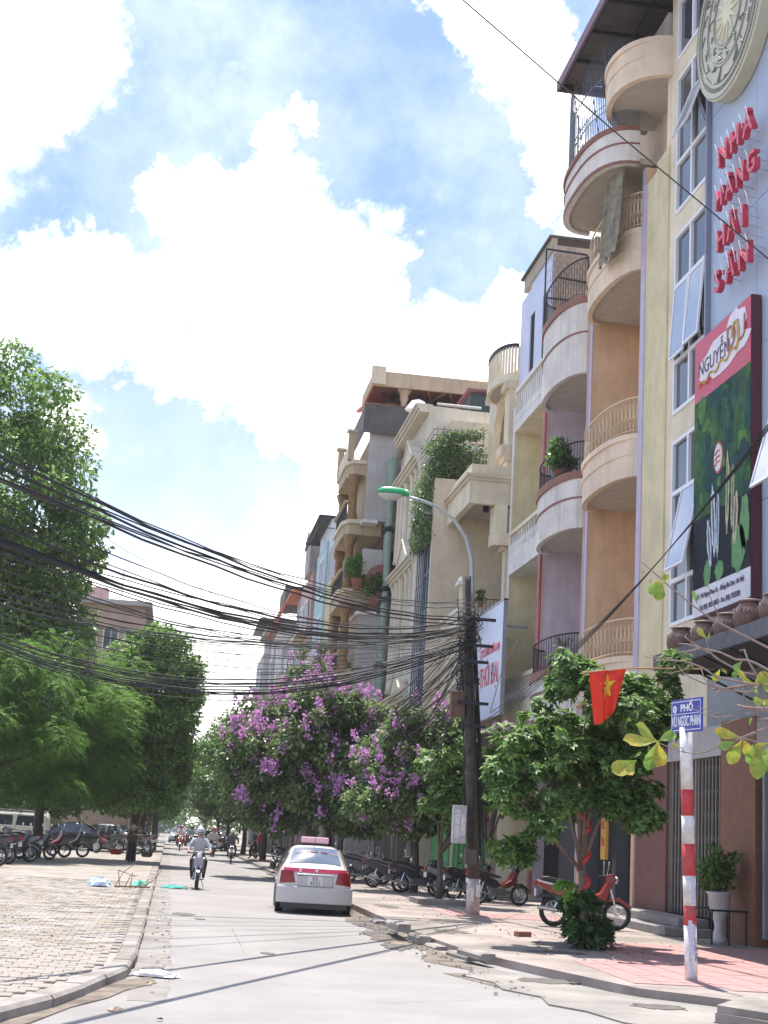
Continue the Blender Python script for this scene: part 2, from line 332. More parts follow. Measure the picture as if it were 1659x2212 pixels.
b.prism([(-0.45, 17.2), (-0.05, 17.9), (0.02, 17.2), (-0.32, 16.3), (-0.46, 15.6), (-0.78, 14.7), (-1.05, 13.5), (-1.5, 12.5), (-1.6, 12.2), (-1.25, 13.6)], -0.02, 0.012)
b.prism([(4.5, 20.4), (5.5, 18.5), (5.0, 17.5), (4.4, 18.3), (3.9, 20.2)], -0.02, 0.005)
struct(b.build('dirt_verge', m_dirt))
gd = MB()
for i in range(300):
    y = rnd.uniform(17, 60) if rnd.random() < .7 else rnd.uniform(18, 30); x = 4.35 + rnd.gauss(0, .22); s = rnd.uniform(.008, .035); x = min(x, 4.62)
    gd.lathe([(s * .4, -s * .3), (s, 0), (s * .5, s * .7)], (x, y, .02), 5)
o = gd.build('gravel', m_kerb); o['kind'] = 'stuff'

# left kerb and its stones
KL = [(-0.26, 140), (-0.26, 19.5), (-0.34, 17.7), (-0.52, 16.7), (-0.70, 15.7), (-0.94, 14.6), (-1.32, 13.4), (-2.1, 11.4), (-3.4, 8.6), (-8, 4)]
lp = struct(MB().prism([(x - 0.25, y) for x, y in KL[:2]] + [(x - 0.24, y - .05) for x, y in KL[2:]] + [(-26, 2), (-26, 140)], -0.02, 0.098).build('left_pavement', m_joint))
def along(poly, step):
    out = []; 
    for (x0, y0), (x1, y1) in zip(poly[:-1], poly[1:]):
        Ln = math.hypot(x1 - x0, y1 - y0); k = max(1, round(Ln / step))
        out += [((x0 + (x1 - x0) * i / k, y0 + (y1 - y0) * i / k), (x0 + (x1 - x0) * (i + 1) / k, y0 + (y1 - y0) * (i + 1) / k)) for i in range(k)]
    return out
def kerb_stone(p, q, w, h, parent, side=-1, gap=0.012):
    (x0, y0), (x1, y1) = p, q; Ln = math.hypot(x1 - x0, y1 - y0); tx, ty = (x1 - x0) / Ln, (y1 - y0) / Ln; nx, ny = ty * side, -tx * side
    a = (x0 + tx * gap, y0 + ty * gap); c = (x1 - tx * gap, y1 - ty * gap); j = rnd.uniform(-.012, .012); ch = 0.035
    b = MB(); vs = []
    for (px, py) in (a, c):
        vs += [(px + nx * j, py + ny * j, -0.05), (px + nx * j, py + ny * j, h - ch), (px + nx * (j + ch), py + ny * (j + ch), h + j * .5), (px + nx * w, py + ny * w, h + j * .3), (px + nx * w, py + ny * w, -0.05)]
    b.add(vs, [(0, 1, 2, 3, 4), (9, 8, 7, 6, 5)] + [(i, (i + 1) % 5 , 5 + (i + 1) % 5, 5 + i) for i in range(5)]); return b.build('kerb_stone', m_kerb, parent)
lk = struct(boxes('left_kerb', m_joint, None, (-0.50, -0.29, 60, 140, -0.05, 0.10)))
for p, q in along([(-0.26, 62), (-0.26, 19.5)] + KL[2:], 1.0): kerb_stone((p[0], p[1]), (q[0], q[1]), 0.235, 0.125, lk, side=1)
boxes('kerb_run', m_kerb, lk, (-0.50, -0.255, 62, 139, -0.05, 0.125))
# pavers: each near one its own piece
def paver_mesh(w, l, name='paver', h0=-0.03, h1=0.0):
    z = 0.006; c = 0.008
    pl = [(-w, -l * .86), (-w * .35, -l), (w * .35, -l * .86), (w, -l), (w, l * .86), (w * .35, l), (-w * .35, l * .86), (-w, l)]
    b = MB(); n = 8
    vs = [(x, y, h0) for x, y in pl] + [(x, y, h1 - z) for x, y in pl] + [(x * (1 - c / w), y * (1 - c / l), h1) for x, y in pl]
    fs = [tuple(range(16, 24))] + [(i, (i + 1) % n, n + (i + 1) % n, n + i) for i in range(n)] + [(n + i, n + (i + 1) % n, 2 * n + (i + 1) % n, 2 * n + i) for i in range(n)]
    b.add(vs, fs); me = bpy.data.meshes.new(name); me.from_pydata(b.v, [], b.f); me.materials.append(m_paver); return me, b
pm, pb = paver_mesh(0.098, 0.128)
def kerb_x(y):
    for (x0, y0), (x1, y1) in zip(KL[:-1], KL[1:]):
        if y1 <= y <= y0: return x1 + (x0 - x1) * (y - y1) / (y0 - y1)
    return -4
spots = []
for r in range(0, 116):
    y = 12.0 + r * 0.262
    for c in range(0, 40):
        x = -0.62 - c * 0.203 - (r % 2) * 0.1
        if x > kerb_x(y) - 0.36 or x < -0.175 * y - 0.1: continue
        spots.append((x, y))
spots.sort(key=lambda p: p[1]); far_b = MB()
for i, (x, y) in enumerate(spots):
    dz = rnd.uniform(-.006, .006) + 0.118; t = (rnd.uniform(-.03, .03), rnd.uniform(-.03, .03), rnd.uniform(-.03, .03))
    if i < 298:
        o = bpy.data.objects.new('paver', pm); COL.objects.link(o); o.parent = lp; o.location = (x, y, dz); o.rotation_euler = t
    else: far_b.add(pb.v, pb.f, 0, Matrix.Translation((x, y, dz)) @ Matrix.Rotation(t[2], 4, 'Z') @ Matrix.Rotation(t[0], 4, 'X'))
o = far_b.build('farther_pavers', m_paver, lp); o['kind'] = 'stuff'
yl = 12.0 + 116 * 0.262 - .13
boxes('worn_paving', m_paver, lp, (-25.9, -0.505, yl, 139.9, 0.0, 0.121))

# right pavement
RP = [(4.66, 420), (4.66, 26), (4.78, 23.6), (5.1, 21.6), (6.02, 18.1), (6.45, 17.7), (7.0, 17.1), (6.1, 15.75), (6.5, 15.0), (9.5, 13.2), (16, 10.5), (16, 420)]
rp = struct(MB().prism(RP, -0.05, 0.12).build('right_pavement', m_conc))
rk = struct(boxes('right_kerb', m_kerb, None, (4.44, 4.652, 62, 139, -0.05, 0.10)))
for p, q in along([(4.43, 62), (4.43, 26), (4.56, 23.4), (4.9, 21.4)], 0.9):
    o = kerb_stone(p, q, 0.23, 0.075 + rnd.uniform(-.025, .02), rk, side=-1, gap=rnd.uniform(.01, .05)); o.rotation_euler = (rnd.uniform(-.01, .01),) * 3
b = MB(); b.prism([(4.6, 21.6), (5.6, 18.9), (6.05, 18.0), (7.0, 17.05), (6.05, 15.7), (6.4, 14.9), (5.7, 14.3), (5.25, 15.0), (4.95, 15.4), (4.8, 16.3), (4.5, 16.8), (4.62, 17.6), (4.3, 18.3), (4.38, 19.1), (4.1, 19.9), (4.42, 20.6)], -0.02, 0.02)
struct(b.build('ramp', mat('ramp_concrete', (0.19, 0.172, 0.158), 0.94, var=0.2, scale=1.2, bump=0.4, bscale=14, hue2=(0.28, 0.262, 0.24))))
b = MB(); b.prism([(6.12, 15.75), (7.0, 17.05), (7.9, 16.55), (9.2, 13.6), (6.55, 15.05)], 0.06, 0.20)
struct(b.build('raised_slab', m_kerb))
# pink tiles
tm = MB(); tm.add([(-.195, -.195, -.02), (.195, -.195, -.02), (.195, .195, -.02), (-.195, .195, -.02), (-.188, -.188, .006), (.188, -.188, .006), (.188, .188, .006), (-.188, .188, .006)],
    [(4, 5, 6, 7), (0, 1, 5, 4), (1, 2, 6, 5), (2, 3, 7, 6), (3, 0, 4, 7)])
tme = bpy.data.meshes.new('pavement_tile'); tme.from_pydata(tm.v, [], tm.f); tme.materials.append(m_pink)
rest = MB(); k = 0
for r in range(0, 46):
    for c in range(0, 13):
        x = 6.33 + c * .4 + .01 * r; y = 18.5 + r * .4
        if y < 18.6 and x < 7.2: continue
        if x < 7.35 and y > 21.5 + (x - 6.2) * 1.2 and not (33.2 < y < 35.4): continue
        if y > 26.8 and not (33.2 < y < 35.4): continue
        if x > 11.35 or (7.0 < x < 7.4 and 19.3 < y < 19.7 and False): continue
        M = Matrix.Translation((x, y, .124 + rnd.uniform(-.002, .002))) @ Matrix.Rotation(rnd.uniform(-.006, .006), 4, 'X')
        if k < 299: o = bpy.data.objects.new('pavement_tile', tme); COL.objects.link(o); o.parent = rp; o.matrix_local = M; k += 1
        else: rest.add(tm.v, tm.f, 0, M)
if rest.v: o = rest.build('farther_pink_tiles', m_pink, rp); o['kind'] = 'stuff'
# litter and small stones
def blob(name, loc, s, m, label, cat, seed, flat=.5):
    g = random.Random(seed); b = MB(); n = 14; prof = [(0.25, 0), (1, .12), (.95, .5), (.6, .85), (.12, 1)]
    for (r, z) in prof: b.v += [(loc[0] + s[0] * r * (1 + g.uniform(-.28, .28)) * math.cos(2 * math.pi * k / n), loc[1] + s[1] * r * (1 + g.uniform(-.28, .28)) * math.sin(2 * math.pi * k / n), loc[2] + s[2] * z * (1 + g.uniform(-.25, .15))) for k in range(n)]
    for i in range(4): b.f += [(i * n + k, i * n + (k + 1) % n, (i + 1) * n + (k + 1) % n, (i + 1) * n + k) for k in range(n)]
    b.f.append(tuple(range(4 * n, 5 * n))); b.m = [0] * len(b.f); return tag(b.build(name, m), label, cat)
blob('plastic_bag', (-1.63, 38.3, .12), (.30, .22, .24), mat('bag_blue', (.55, .66, .85), .35, var=.2, scale=9, bump=1, bscale=14), 'pale blue and white rubbish bag on the left pavement', 'rubbish bag', 1)
blob('plastic_bag', (-.62, 39.8, .12), (.19, .16, .16), mat('bag_green', (.18, .62, .45), .35, var=.2, scale=9), 'small mint green plastic bag beside the twigs at the kerb', 'plastic bag', 2)
blob('cloth_scrap', (.28, 42.4, .0), (.36, .22, .10), mat('cloth_teal', (.05, .36, .30), .8, var=.5, scale=12), 'crumpled teal cloth lying in the left gutter', 'cloth', 3)
blob('plastic_bag', (.02, 17.9, .01), (.27, .15, .08), mat('bag_white', (.72, .68, .68), .4, var=.25, scale=14, bump=1, bscale=20), 'crumpled whitish plastic film by the left kerb corner', 'plastic film', 4)
blob('scrap', (-.35, 14.6, .0), (.07, .05, .04), mat('scrap_pink', (.6, .4, .3), .7), 'small pinkish scrap of litter below the left kerb', 'litter', 5)
b = MB(); g = random.Random(5)
for s in range(6):
    x = -1.25 + s * .13; b.tube([(x, 38.5, .13), (x + g.uniform(-.1, .35), 38.6 + g.uniform(0, .6), .25 + g.random() * .3), (x + g.uniform(-.1, .6), 39 + g.uniform(0, .8), .3 + g.random() * .55)], [.016, .012, .006], 5)
b.tube([(-1.25, 38.4, .14), (-.8, 38.45, .16), (-.35, 38.6, .15)], .02, 5)
tag(b.build('fallen_branch', mat('twig_brown', (.16, .10, .07), .9)), 'bare brown branch lying on the left pavement between the bags', 'branch')
o = boxes('brick', mat('brick_red', (.30, .13, .09), .9), None, (-.16, .16, -.07, .07, 0, .09)); o.location = (6.72, 27.1, .121); o.rotation_euler = (0, 0, .5); tag(o, 'loose reddish brick lying on the right pavement', 'brick')
b = MB(); b.box(6.62, 8.1, 38.2, 39.6, .12, .26); o = b.build('tree_pit_edge', m_kerb); tag(o, 'low grey concrete edge round the small tree', 'planter edge')

# ------------------------------------------------------------------ houses on the right
pl_yel = plaster('plaster_yellow', (0.65, 0.565, 0.36), .25); pl_cream = plaster('plaster_cream', (0.72, 0.64, 0.49), .3); pl_peach = plaster('plaster_peach', (0.69, 0.475, 0.31), .22)
pl_peachl = plaster('plaster_light_peach', (0.74, 0.60, 0.46), .25); pl_lilac = plaster('plaster_lilac', (0.52, 0.48, 0.56), .3); pl_pinkp = plaster('plaster_pink', (0.52, 0.33, 0.31), .2)
pl_white = plaster('plaster_white', (0.68, 0.64, 0.60), .7); pl_wc = plaster('plaster_white_clean', (0.70, 0.68, 0.65), .3); pl_grey = plaster('plaster_grey', (0.40, 0.385, 0.38), .45); pl_grey2 = plaster('plaster_dull', (0.40, 0.37, 0.35), .6)
pl_beige = plaster('plaster_beige', (0.64, 0.55, 0.41), .35); pl_ochre = plaster('plaster_ochre', (0.48, 0.38, 0.26), .5); pl_choc = mat('brown_trim', (0.235, 0.11, 0.085), .75, var=.12)
m_blue = mat('blue_cladding', (0.36, 0.44, 0.56), 0.42, var=.06, scale=.5); m_wf = mat('white_frame', (0.74, 0.75, 0.80), .4, var=.04); m_gl = glass('window_glass', (.045, .055, .075)); m_glb = glass('sky_glass', (.13, .22, .42), .08)
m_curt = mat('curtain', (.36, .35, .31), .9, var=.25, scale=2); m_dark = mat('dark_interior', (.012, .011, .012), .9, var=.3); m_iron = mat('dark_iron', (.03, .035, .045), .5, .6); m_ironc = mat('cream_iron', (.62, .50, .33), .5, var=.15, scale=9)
m_steel = mat('grey_steel', (.30, .32, .35), .4, .5); m_rust = mat('rusty_tin', (.10, .085, .08), .7, .2, var=.3, scale=2.5); m_redtin = mat('red_tin', (.60, .15, .14), .5, var=.12, scale=2); m_rtile = mat('red_roof_tile', (.56, .16, .09), .7, var=.2, scale=8)
m_green = mat('green_paint', (.10, .33, .13), .6, var=.2); m_pipe = mat('green_pipe', (.24, .32, .27), .6, var=.2, scale=3)
XF = 11.5
def recess_house(name, label, y0, y1, top, wallm, backm, endm, depth=1.5, ends=(0.22, 0.22), back=9.0):
    """a tube house: two party walls reaching the street line with a loggia wall set back between them"""
    t = thing(name, label, 'house', (XF, y0, 0)); t2 = t
    def P(*b): return tuple([b[0] - XF, b[1] - XF, b[2] - y0, b[3] - y0, b[4], b[5]])
    boxes('party_wall', wallm, t, P(XF + .004, XF + back, y1 - ends[1], y1 - .004, .1, top)); boxes('party_wall', wallm, t, P(XF + .004, XF + back, y0 + .004, y0 + ends[0], .1, top - .01))
    boxes('wall', backm, t, P(XF + depth, XF + back - .1, y0 + ends[0] + .003, y1 - ends[1] - .003, .1, top - .3))
    if endm: boxes('edge_strip', endm, t, P(XF - .03, XF, y1 - ends[1] - .01, y1 - .01, 3.6, top - .006), P(XF - .03, XF, y0 + .01, y0 + ends[0] + .01, 3.6, top - .02))
    return t, P
def curve_pts(y0, y1, xin, xmax, p, n=18, pw=2.0, t0=0.0, off=0.0):
    """plan curve from the near end (y0, xin) bulging to xmax and back to (y1, xin)"""
    out = []; mid = (y0 + y1) / 2; h = (y1 - y0) / 2 - off
    for i in range(n + 1):
        a = math.pi * i / n; c, s = math.cos(a), math.sin(a)
        out.append((xin - (xin - xmax - off) * abs(s) ** (2 / pw), mid - h * math.copysign(abs(c) ** (2 / pw), c)))
    return out
def balcony(t, P, y0, y1, xin, xmax, zb, zt, m, rimm=None, railm=None, railz=0, back=1.3, orn=True, rimh=.13, groove=True, pw=2.3, rail_n=26, midband=None, thin=False):
    o = thing_part('balcony', t)
    def L(pts): return [(x - XF, y - P.y0) for x, y in pts]
    pts = curve_pts(y0, y1, xin, xmax, 1, pw=pw); inn = curve_pts(y0, y1, xin, xmax, 1, pw=pw, off=.16)
    b = MB(); b.wallstrip(L(pts), L(inn), zb, zt); o = b.build('balcony', m, t)
    b = MB(); b.prism(L(inn) + [(xin + back - XF, y1 - .1 - P.y0), (xin + back - XF, y0 + .1 - P.y0)], zb + .10, zb + .26); b.build('floor_slab', mat('soffit', (.46, .41, .36), .9, var=.1, streak=.25, streakcol=(.2, .18, .16)), o)
    rp_ = curve_pts(y0, y1, xin, xmax - .07, 1, pw=pw); ri = curve_pts(y0, y1, xin, xmax - .07, 1, pw=pw, off=.24)
    b = MB(); b.wallstrip(L(rp_), L(ri), zt - rimh, zt + .02)
    if thin:
        b2 = curve_pts(y0, y1, xin, xmax - .03, 1, pw=pw); b.wallstrip(L(b2), L(pts), zb + .0, zb + .1)
    b.build('rim', rimm or m, o)
    if groove:
        zz = zb + (zt - zb) * .52; q = curve_pts(y0, y1, xin, xmax - .035, 1, pw=pw); MB().wallstrip(L(q), L(pts), zz, zz + .06).build('band', midband or rimm or m, o)
    if railz:
        c = curve_pts(y0, y1, xin, xmax + .05, 1, pw=pw, n=rail_n); c = L(c); b = MB()
        b.tube([(x, y, railz) for x, y in c], .028, 5); b.tube([(x, y, zt + .12) for x, y in c], .014, 4)
        for i, (x, y) in enumerate(c):
            b.bar((x, y, zt), (x, y, railz), .011, 4)
            if orn and i < len(c) - 1:                      # scrolls between the bars
                x2, y2 = c[i + 1]; pts3 = []
                for k in range(11):
                    a = 2 * math.pi * k / 10; s = .5 + .36 * math.cos(a); pts3.append((x + (x2 - x) * s, y + (y2 - y) * s, zt + (railz - zt) * (.62 + .22 * math.sin(a))))
                b.tube(pts3, .010, 3)
                b.tube([(x, y, zt + .15), ((x + x2) / 2, (y + y2) / 2, zt + (railz - zt) * .42), (x2, y2, zt + .15)], .010, 3)
        b.build('railing', railm, o)
    return o
def thing_part(*a): return None
class PF:
    def __init__(s, y0, x0=XF): s.y0 = y0; s.x0 = x0
    def __call__(s, *b): return (b[0] - s.x0, b[1] - s.x0, b[2] - s.y0, b[3] - s.y0, b[4], b[5])
def window(t, P, x, y0, y1, z0, z1, cols=2, rows=1, fr=.05, fm=None, gm=None, dep=.06, curtain=True, rail=None):
    """a street-facing window: frame proud of the wall, panes behind, curtain further back"""
    b = MB(); fm = fm or m_wf
    b.box(*P(x - dep, x + .02, y0, y0 + fr, z0, z1)); b.box(*P(x - dep, x + .02, y1 - fr, y1, z0, z1)); b.box(*P(x - dep, x + .02, y0 + fr, y1 - fr, z0, z0 + fr)); b.box(*P(x - dep, x + .02, y0 + fr, y1 - fr, z1 - fr, z1))
    zs = [z0] + [z0 + (z1 - z0) * k / rows for k in range(1, rows)] + [z1] if rail is None else [z0] + list(rail) + [z1]
    ys = [y0 + (y1 - y0) * k / cols for k in range(cols + 1)]
    for z in zs[1:-1]: b.box(*P(x - dep + .004, x + .02, y0 + fr, y1 - fr, z - fr * .6, z + fr * .6))
    for y in ys[1:-1]: b.box(*P(x - dep + .002, x + .02, y - fr * .6, y + fr * .6, z0 + fr, z1 - fr))
    o = b.build('window', fm, t)
    for i in range(cols):
        for j in range(len(zs) - 1): boxes('pane', gm or m_gl, o, P(x - .02, x - .008, ys[i] + fr * .6, ys[i + 1] - fr * .6, zs[j] + fr * .6, zs[j + 1] - fr * .6))
    return o
def sash(t, P, x, y0, y1, zt, h, out, dz=0, name='open_sash', fm=None, gm=None):
    """top-hung sash pushed out at the bottom"""
    ang = math.asin(min(.95, out / h)); M = Matrix.Translation((x - P.x0 - .05, 0, zt)) @ Matrix.Rotation(ang, 4, 'Y')
    f = .06; b = MB(); ya, yb = y0 - P.y0, y1 - P.y0
    for q in ((-.02, .03, ya, ya + f, -h, 0), (-.02, .03, yb - f, yb, -h, 0), (-.02, .03, ya + f, yb - f, -h, -h + f), (-.02, .03, ya + f, yb - f, -f, 0)): b.box(*q, 0, M)
    o = b.build(name, fm or m_wf, t); MB().box(-.004, .006, ya + f, yb - f, -h + f, -f, 0, M).build('pane', gm or mat('sash_glass', (.30, .36, .48), .08, spec=.9), o)
    b = MB(); b.bar((x - P.x0 - .04, y0 + .1 - P.y0, zt - h * .9), (x - P.x0 - out * .5, y0 + .05 - P.y0, zt - h * .48), .012, 4); b.build('stay', m_steel, o); return o

# A: restaurant house -------------------------------------------------
yA = 18.0; A = thing('restaurant_house', 'yellow and cream restaurant house with blue cladding and white windows', 'house', (XF, yA, 0)); P = PF(yA)
ROWS = [(7.1, 11.72, (8.2, 10.38)), (12.42, 17.2, (13.78, 15.8)), (17.8, 21.66, (19.2,)), (22.2, 25.6, (23.9,))]
boxes('wall', pl_cream, A, P(XF, XF + 9, 30.32, 30.52, 4.56, 27), P(XF, XF + 9, 32.78, 33.3, 4.56, 27), P(XF, XF + .6, 30.52, 32.78, 4.56, 7.1), P(XF, XF + .6, 30.52, 32.78, 11.72, 12.42), P(XF, XF + .6, 30.52, 32.78, 17.2, 17.8), P(XF, XF + .6, 30.52, 32.78, 21.66, 22.2), P(XF, XF + .6, 30.52, 32.78, 25.6, 27))
boxes('pilaster', pl_yel, A, P(XF - .05, XF + 9, 33.3, 34.25, 3.9, 20.0), P(XF - .015, XF + 8.9, 34.25, 35.12, 3.9, 19.8)); boxes('edge_strip', mat('strip_skylit', (.48, .44, .56), .7), A, P(XF - .05, XF + .1, 35.12, 35.3, 3.9, 19.8))  # lilac of the edge strip is sky light painted on the wall end
boxes('attic_wall', pl_peachl, A, P(XF + .55, XF + 8.9, 33.301, 36.2, 20.0, 27), P(XF + .55, XF + 6, 36.21, 40.3, 20.6, 24.2)); boxes('attic_pier', pl_cream, A, P(XF - .02, XF + 1.2, 33.301, 33.55, 20.0, 23.2))
for (z0, z1, rl) in ROWS:
    window(A, P, XF + .06, 30.52, 32.78, z0, z1, 2, fr=.09, rail=rl, dep=.1)
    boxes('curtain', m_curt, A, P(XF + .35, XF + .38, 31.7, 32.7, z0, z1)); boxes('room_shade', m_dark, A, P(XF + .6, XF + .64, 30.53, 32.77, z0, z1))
sash(A, P, XF, 30.6, 31.65, 20.75, 1.5, .50); sash(A, P, XF, 30.62, 31.6, 15.75, 1.9, .16); sash(A, P, XF, 31.7, 32.7, 15.75, 1.95, .12); sash(A, P, XF, 30.7, 31.95, 10.35, 2.1, .42)
sash(A, P, XF, 25.7, 26.6, 10.9, 1.9, .5); sash(A, P, XF, 26.0, 26.95, 22.9, 1.6, .5)
# blue cladding as separate panels with open joints
k = 0
for j, (z0, z1) in enumerate([(6.4, 9.0), (9.0, 12.4), (12.4, 15.8), (15.8, 19.2), (19.2, 22.6), (22.6, 26.5)]):
    for i, (y0, y1) in enumerate([(18.1, 21.6), (21.6, 24.6), (24.6, 27.5), (27.5, 30.3)]):
        boxes('cladding_panel', m_blue, A, P(XF - .03 - .003 * ((i + j) % 2), XF + .1, y0 + .008, y1 - .008, z0 + .008, z1 - .008))
boxes('backing', m_steel, A, P(XF + .02, XF + 9, 18, 30.32, 3.9, 26.6)); boxes('corner_trim', mat('trim_bluegrey', (.2, .22, .3), .5), A, P(XF - .16, XF - .0, 30.22, 30.32, 6.9, 27))
boxes('roof_block', pl_grey2, A, P(XF + .3, XF + 6, 33.3, 37, 23.4, 27.5)) if False else None
# top balcony
def band(t, P, pts_fn, z0, z1, m, name): pass
P.y0 = yA
ob = balcony(A, P, 33.2, 36.6, XF + .1, 10.28, 22.05, 23.2, pl_peachl, rimm=pl_peachl, groove=True, back=1.3, pw=2.2)
boxes('parapet', pl_grey2, A, P(XF - .1, XF + 2, 33.35, 36.0, 23.0, 24.0))
# ground floor of A: piers, gates, doors
boxes('pier', mat('pier_orange', (.20, .095, .06), .7, var=.15), A, P(XF - .05, XF + .5, 27.5, 29.35, .12, 4.6)); boxes('pier', mat('pier_maroon', (.16, .07, .06), .6), A, P(XF - .05, XF + .5, 32.75, 34.0, .12, 4.6))
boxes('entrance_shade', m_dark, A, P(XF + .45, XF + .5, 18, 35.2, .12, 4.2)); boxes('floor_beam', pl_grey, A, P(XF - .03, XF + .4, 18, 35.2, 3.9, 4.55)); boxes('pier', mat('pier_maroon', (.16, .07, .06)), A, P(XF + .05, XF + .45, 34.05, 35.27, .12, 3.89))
g1 = MB(); g2 = MB()
for (ya, yb) in ((29.45, 31.0), (31.08, 32.7)):
    n = 15
    for i in range(n):
        y = ya + (yb - ya) * (i + .5) / n; x = XF + .06 + (.05 if i % 2 else 0); g1.box(*P(x, x + .03, y - .02, y + .02, .5, 4.2))
    for q in range(7):
        for i in range(n - 1):
            y = ya + (yb - ya) * (i + .5) / n; dy = (yb - ya) / n; z = .6 + q * .5; s = 1 if i % 2 else -1
            g2.bar((XF + .07 - XF, y - yA, z + .1 * s), (XF + .09 - XF, y + dy - yA, z - .1 * s), .008, 3)
gt = tag(MB().build('folding_gate', m_steel), 'closed grey scissor gate of thin vertical bars under the jar awning', 'gate'); 
b = MB(); [b.box(*q) for q in (P(XF + .03, XF + .14, 29.37, 29.45, .5, 4.3), P(XF + .03, XF + .14, 32.7, 32.75, .5, 4.3), P(XF + .02, XF + .15, 31.0, 31.08, .5, 4.3), P(XF + .03, XF + .14, 29.45, 32.7, 4.2, 4.3))]
mg = mat('gate_paint', (.30, .27, .24), .5, .3); o = b.build('frame', mg, gt); g1.build('bars', mg, gt); g2.build('cross_links', m_steel, gt); gt.location = (XF, yA, 0)
dr = tag(boxes('shop_door', mat('door_black', (.03, .03, .035), .35), None, (XF + .2, XF + .26, 24.4, 27.4, .4, 4.0)), 'black shop door right of the orange pier', 'door'); boxes('door_post', m_steel, dr, (XF - .02, XF + .08, 27.1, 27.22, .3, 4.3)); boxes('handle', m_steel, dr, (XF + .14, XF + .2, 26.7, 26.75, 1.2, 1.6))
stp = tag(boxes('door_step', mat('step_stone', (.25, .23, .22), .8, var=.2), None, (10.35, XF - .06, 29.6, 35.5, .12, .30), (10.75, XF - .07, 29.9, 35.3, .30, .48), bevel=.02), 'two low grey stone steps before the scissor gate', 'steps')
# awning with the row of jars
aw = thing('awning', 'dark flat awning carrying a row of earthen jars above the gate', 'awning', (10.62, 23.9, 5.66)); 
boxes('roof_sheet', mat('awning_dark', (.045, .04, .04), .8, var=.3), aw, (-.95, .84, -6, 4.5, -.10, .06)); boxes('edge_beam', mat('awning_edge', (.10, .10, .12), .7, var=.3, scale=5), aw, (-1.02, -.95, -6, 4.5, -.20, .11)); boxes('end_beam', m_iron, aw, (-.95, .84, 4.5, 4.56, -.20, .11))
for i in range(8): MB().bar((-.9, -5.6 + i * 1.3, -.1), (.84, -5.6 + i * 1.3, -.8), .025, 4).build('bracket', m_iron, aw)
m_jar = mat('jar_brown', (.13, .065, .045), .38, var=.3, scale=7)
JL = ['plain round brown jar at the far end of the awning', 'brown jar with leaves against it, second from the far end of the awning', 'squat brown jar in the middle of the jar row', 'large glazed jar with carved rim nearest the banner foot', 'brown jar past the banner on the awning', 'last brown jar at the near end of the awning']
for i, y in enumerate([28.0, 26.7, 25.5, 24.4, 23.3, 22.2]):
    s = [.72, .66, .64, .74, .68, .7][i]
    t = thing('jar', JL[i], 'jar', (10.05, y, 5.72), i * .7, 'earthen jars on the awning'); t.scale = (s, s, s * 1.05)
    MB().lathe([(.20, 0), (.27, .05), (.38, .25), (.41, .42), (.36, .60), (.25, .72), (.24, .78)], n=20).build('body', m_jar, t, True)
    MB().lathe([(.25, .765), (.285, .78), (.29, .81), (.24, .83), (.2, .80)], n=20).build('lip', mat('jar_lip', (.22, .17, .15), .5), t, True)
    b = MB(); r_ = random.Random(i)
    for k in range(12): a = k * .52; b.tube([(.40 * math.cos(a), .40 * math.sin(a), .50), (.37 * math.cos(a + .13), .37 * math.sin(a + .13), .60 + .03 * (k % 2)), (.39 * math.cos(a + .26), .39 * math.sin(a + .26), .50)], .014, 4)
    b.build('relief', mat('jar_relief', (.30, .24, .21), .4), t)['kind'] = 'stuff'
# medallion
md = thing('bronze_drum_disc', 'big round cream disc with ancient drum rings and figures on the blue wall', 'wall ornament', (XF - .05, 28.35, 20.92)); m_disc = mat('disc_cream', (.50, .48, .36), .45, var=.08, scale=6); m_dl = mat('disc_line', (.16, .17, .16), .6)
Mx = Matrix.Rotation(-math.pi / 2, 4, 'Y'); RR = 2.05
MB().lathe([(RR, 0), (RR, .30), (RR - .05, .34), (.02, .34)], n=72, M=Mx).build('disc', m_disc, md)
b = MB()
for (r, w) in ((.97, .012), (.90, .01), (.86, .01), (.80, .02), (.62, .012), (.58, .01), (.42, .014), (.38, .01)):
    a = [(r * RR * math.cos(2 * math.pi * k / 72), r * RR * math.sin(2 * math.pi * k / 72), .345) for k in range(73)]; 
    bb = MB(); bb.tube(a, w * RR * .5, 4); b.add(bb.v, bb.f, 0, Mx)
for k in range(90):
    a = 2 * math.pi * k / 90; bb = MB(); bb.bar((RR * .90 * math.cos(a), RR * .90 * math.sin(a), .345), (RR * .86 * math.cos(a + .03), RR * .86 * math.sin(a + .03), .345), .014, 4); b.add(bb.v, bb.f, 0, Mx)
b.build('rings', m_dl, md); b = MB(); g = random.Random(2)
for ring, nn, sz in ((.71, 20, .19), (.50, 14, .14)):
    for k in range(nn):
        a = 2 * math.pi * k / nn; cx_, cy_ = ring * RR * math.cos(a), ring * RR * math.sin(a); pts = []
        for q in range(5): pts.append((cx_ + g.uniform(-sz, sz), cy_ + g.uniform(-sz, sz), .347))
        bb = MB(); bb.tube(pts, .022, 4); b.add(bb.v, bb.f, 0, Mx)
b.build('figures', m_dl, md)['kind'] = 'stuff'; b = MB()
star = [((.36 if k % 2 == 0 else .13) * RR * math.cos(math.pi * k / 14 ), (.36 if k % 2 == 0 else .13) * RR * math.sin(math.pi * k / 14)) for k in range(28)]
b.prism(star, .34, .37, 0, Mx); b.build('star', mat('disc_star', (.62, .58, .38), .4), md)
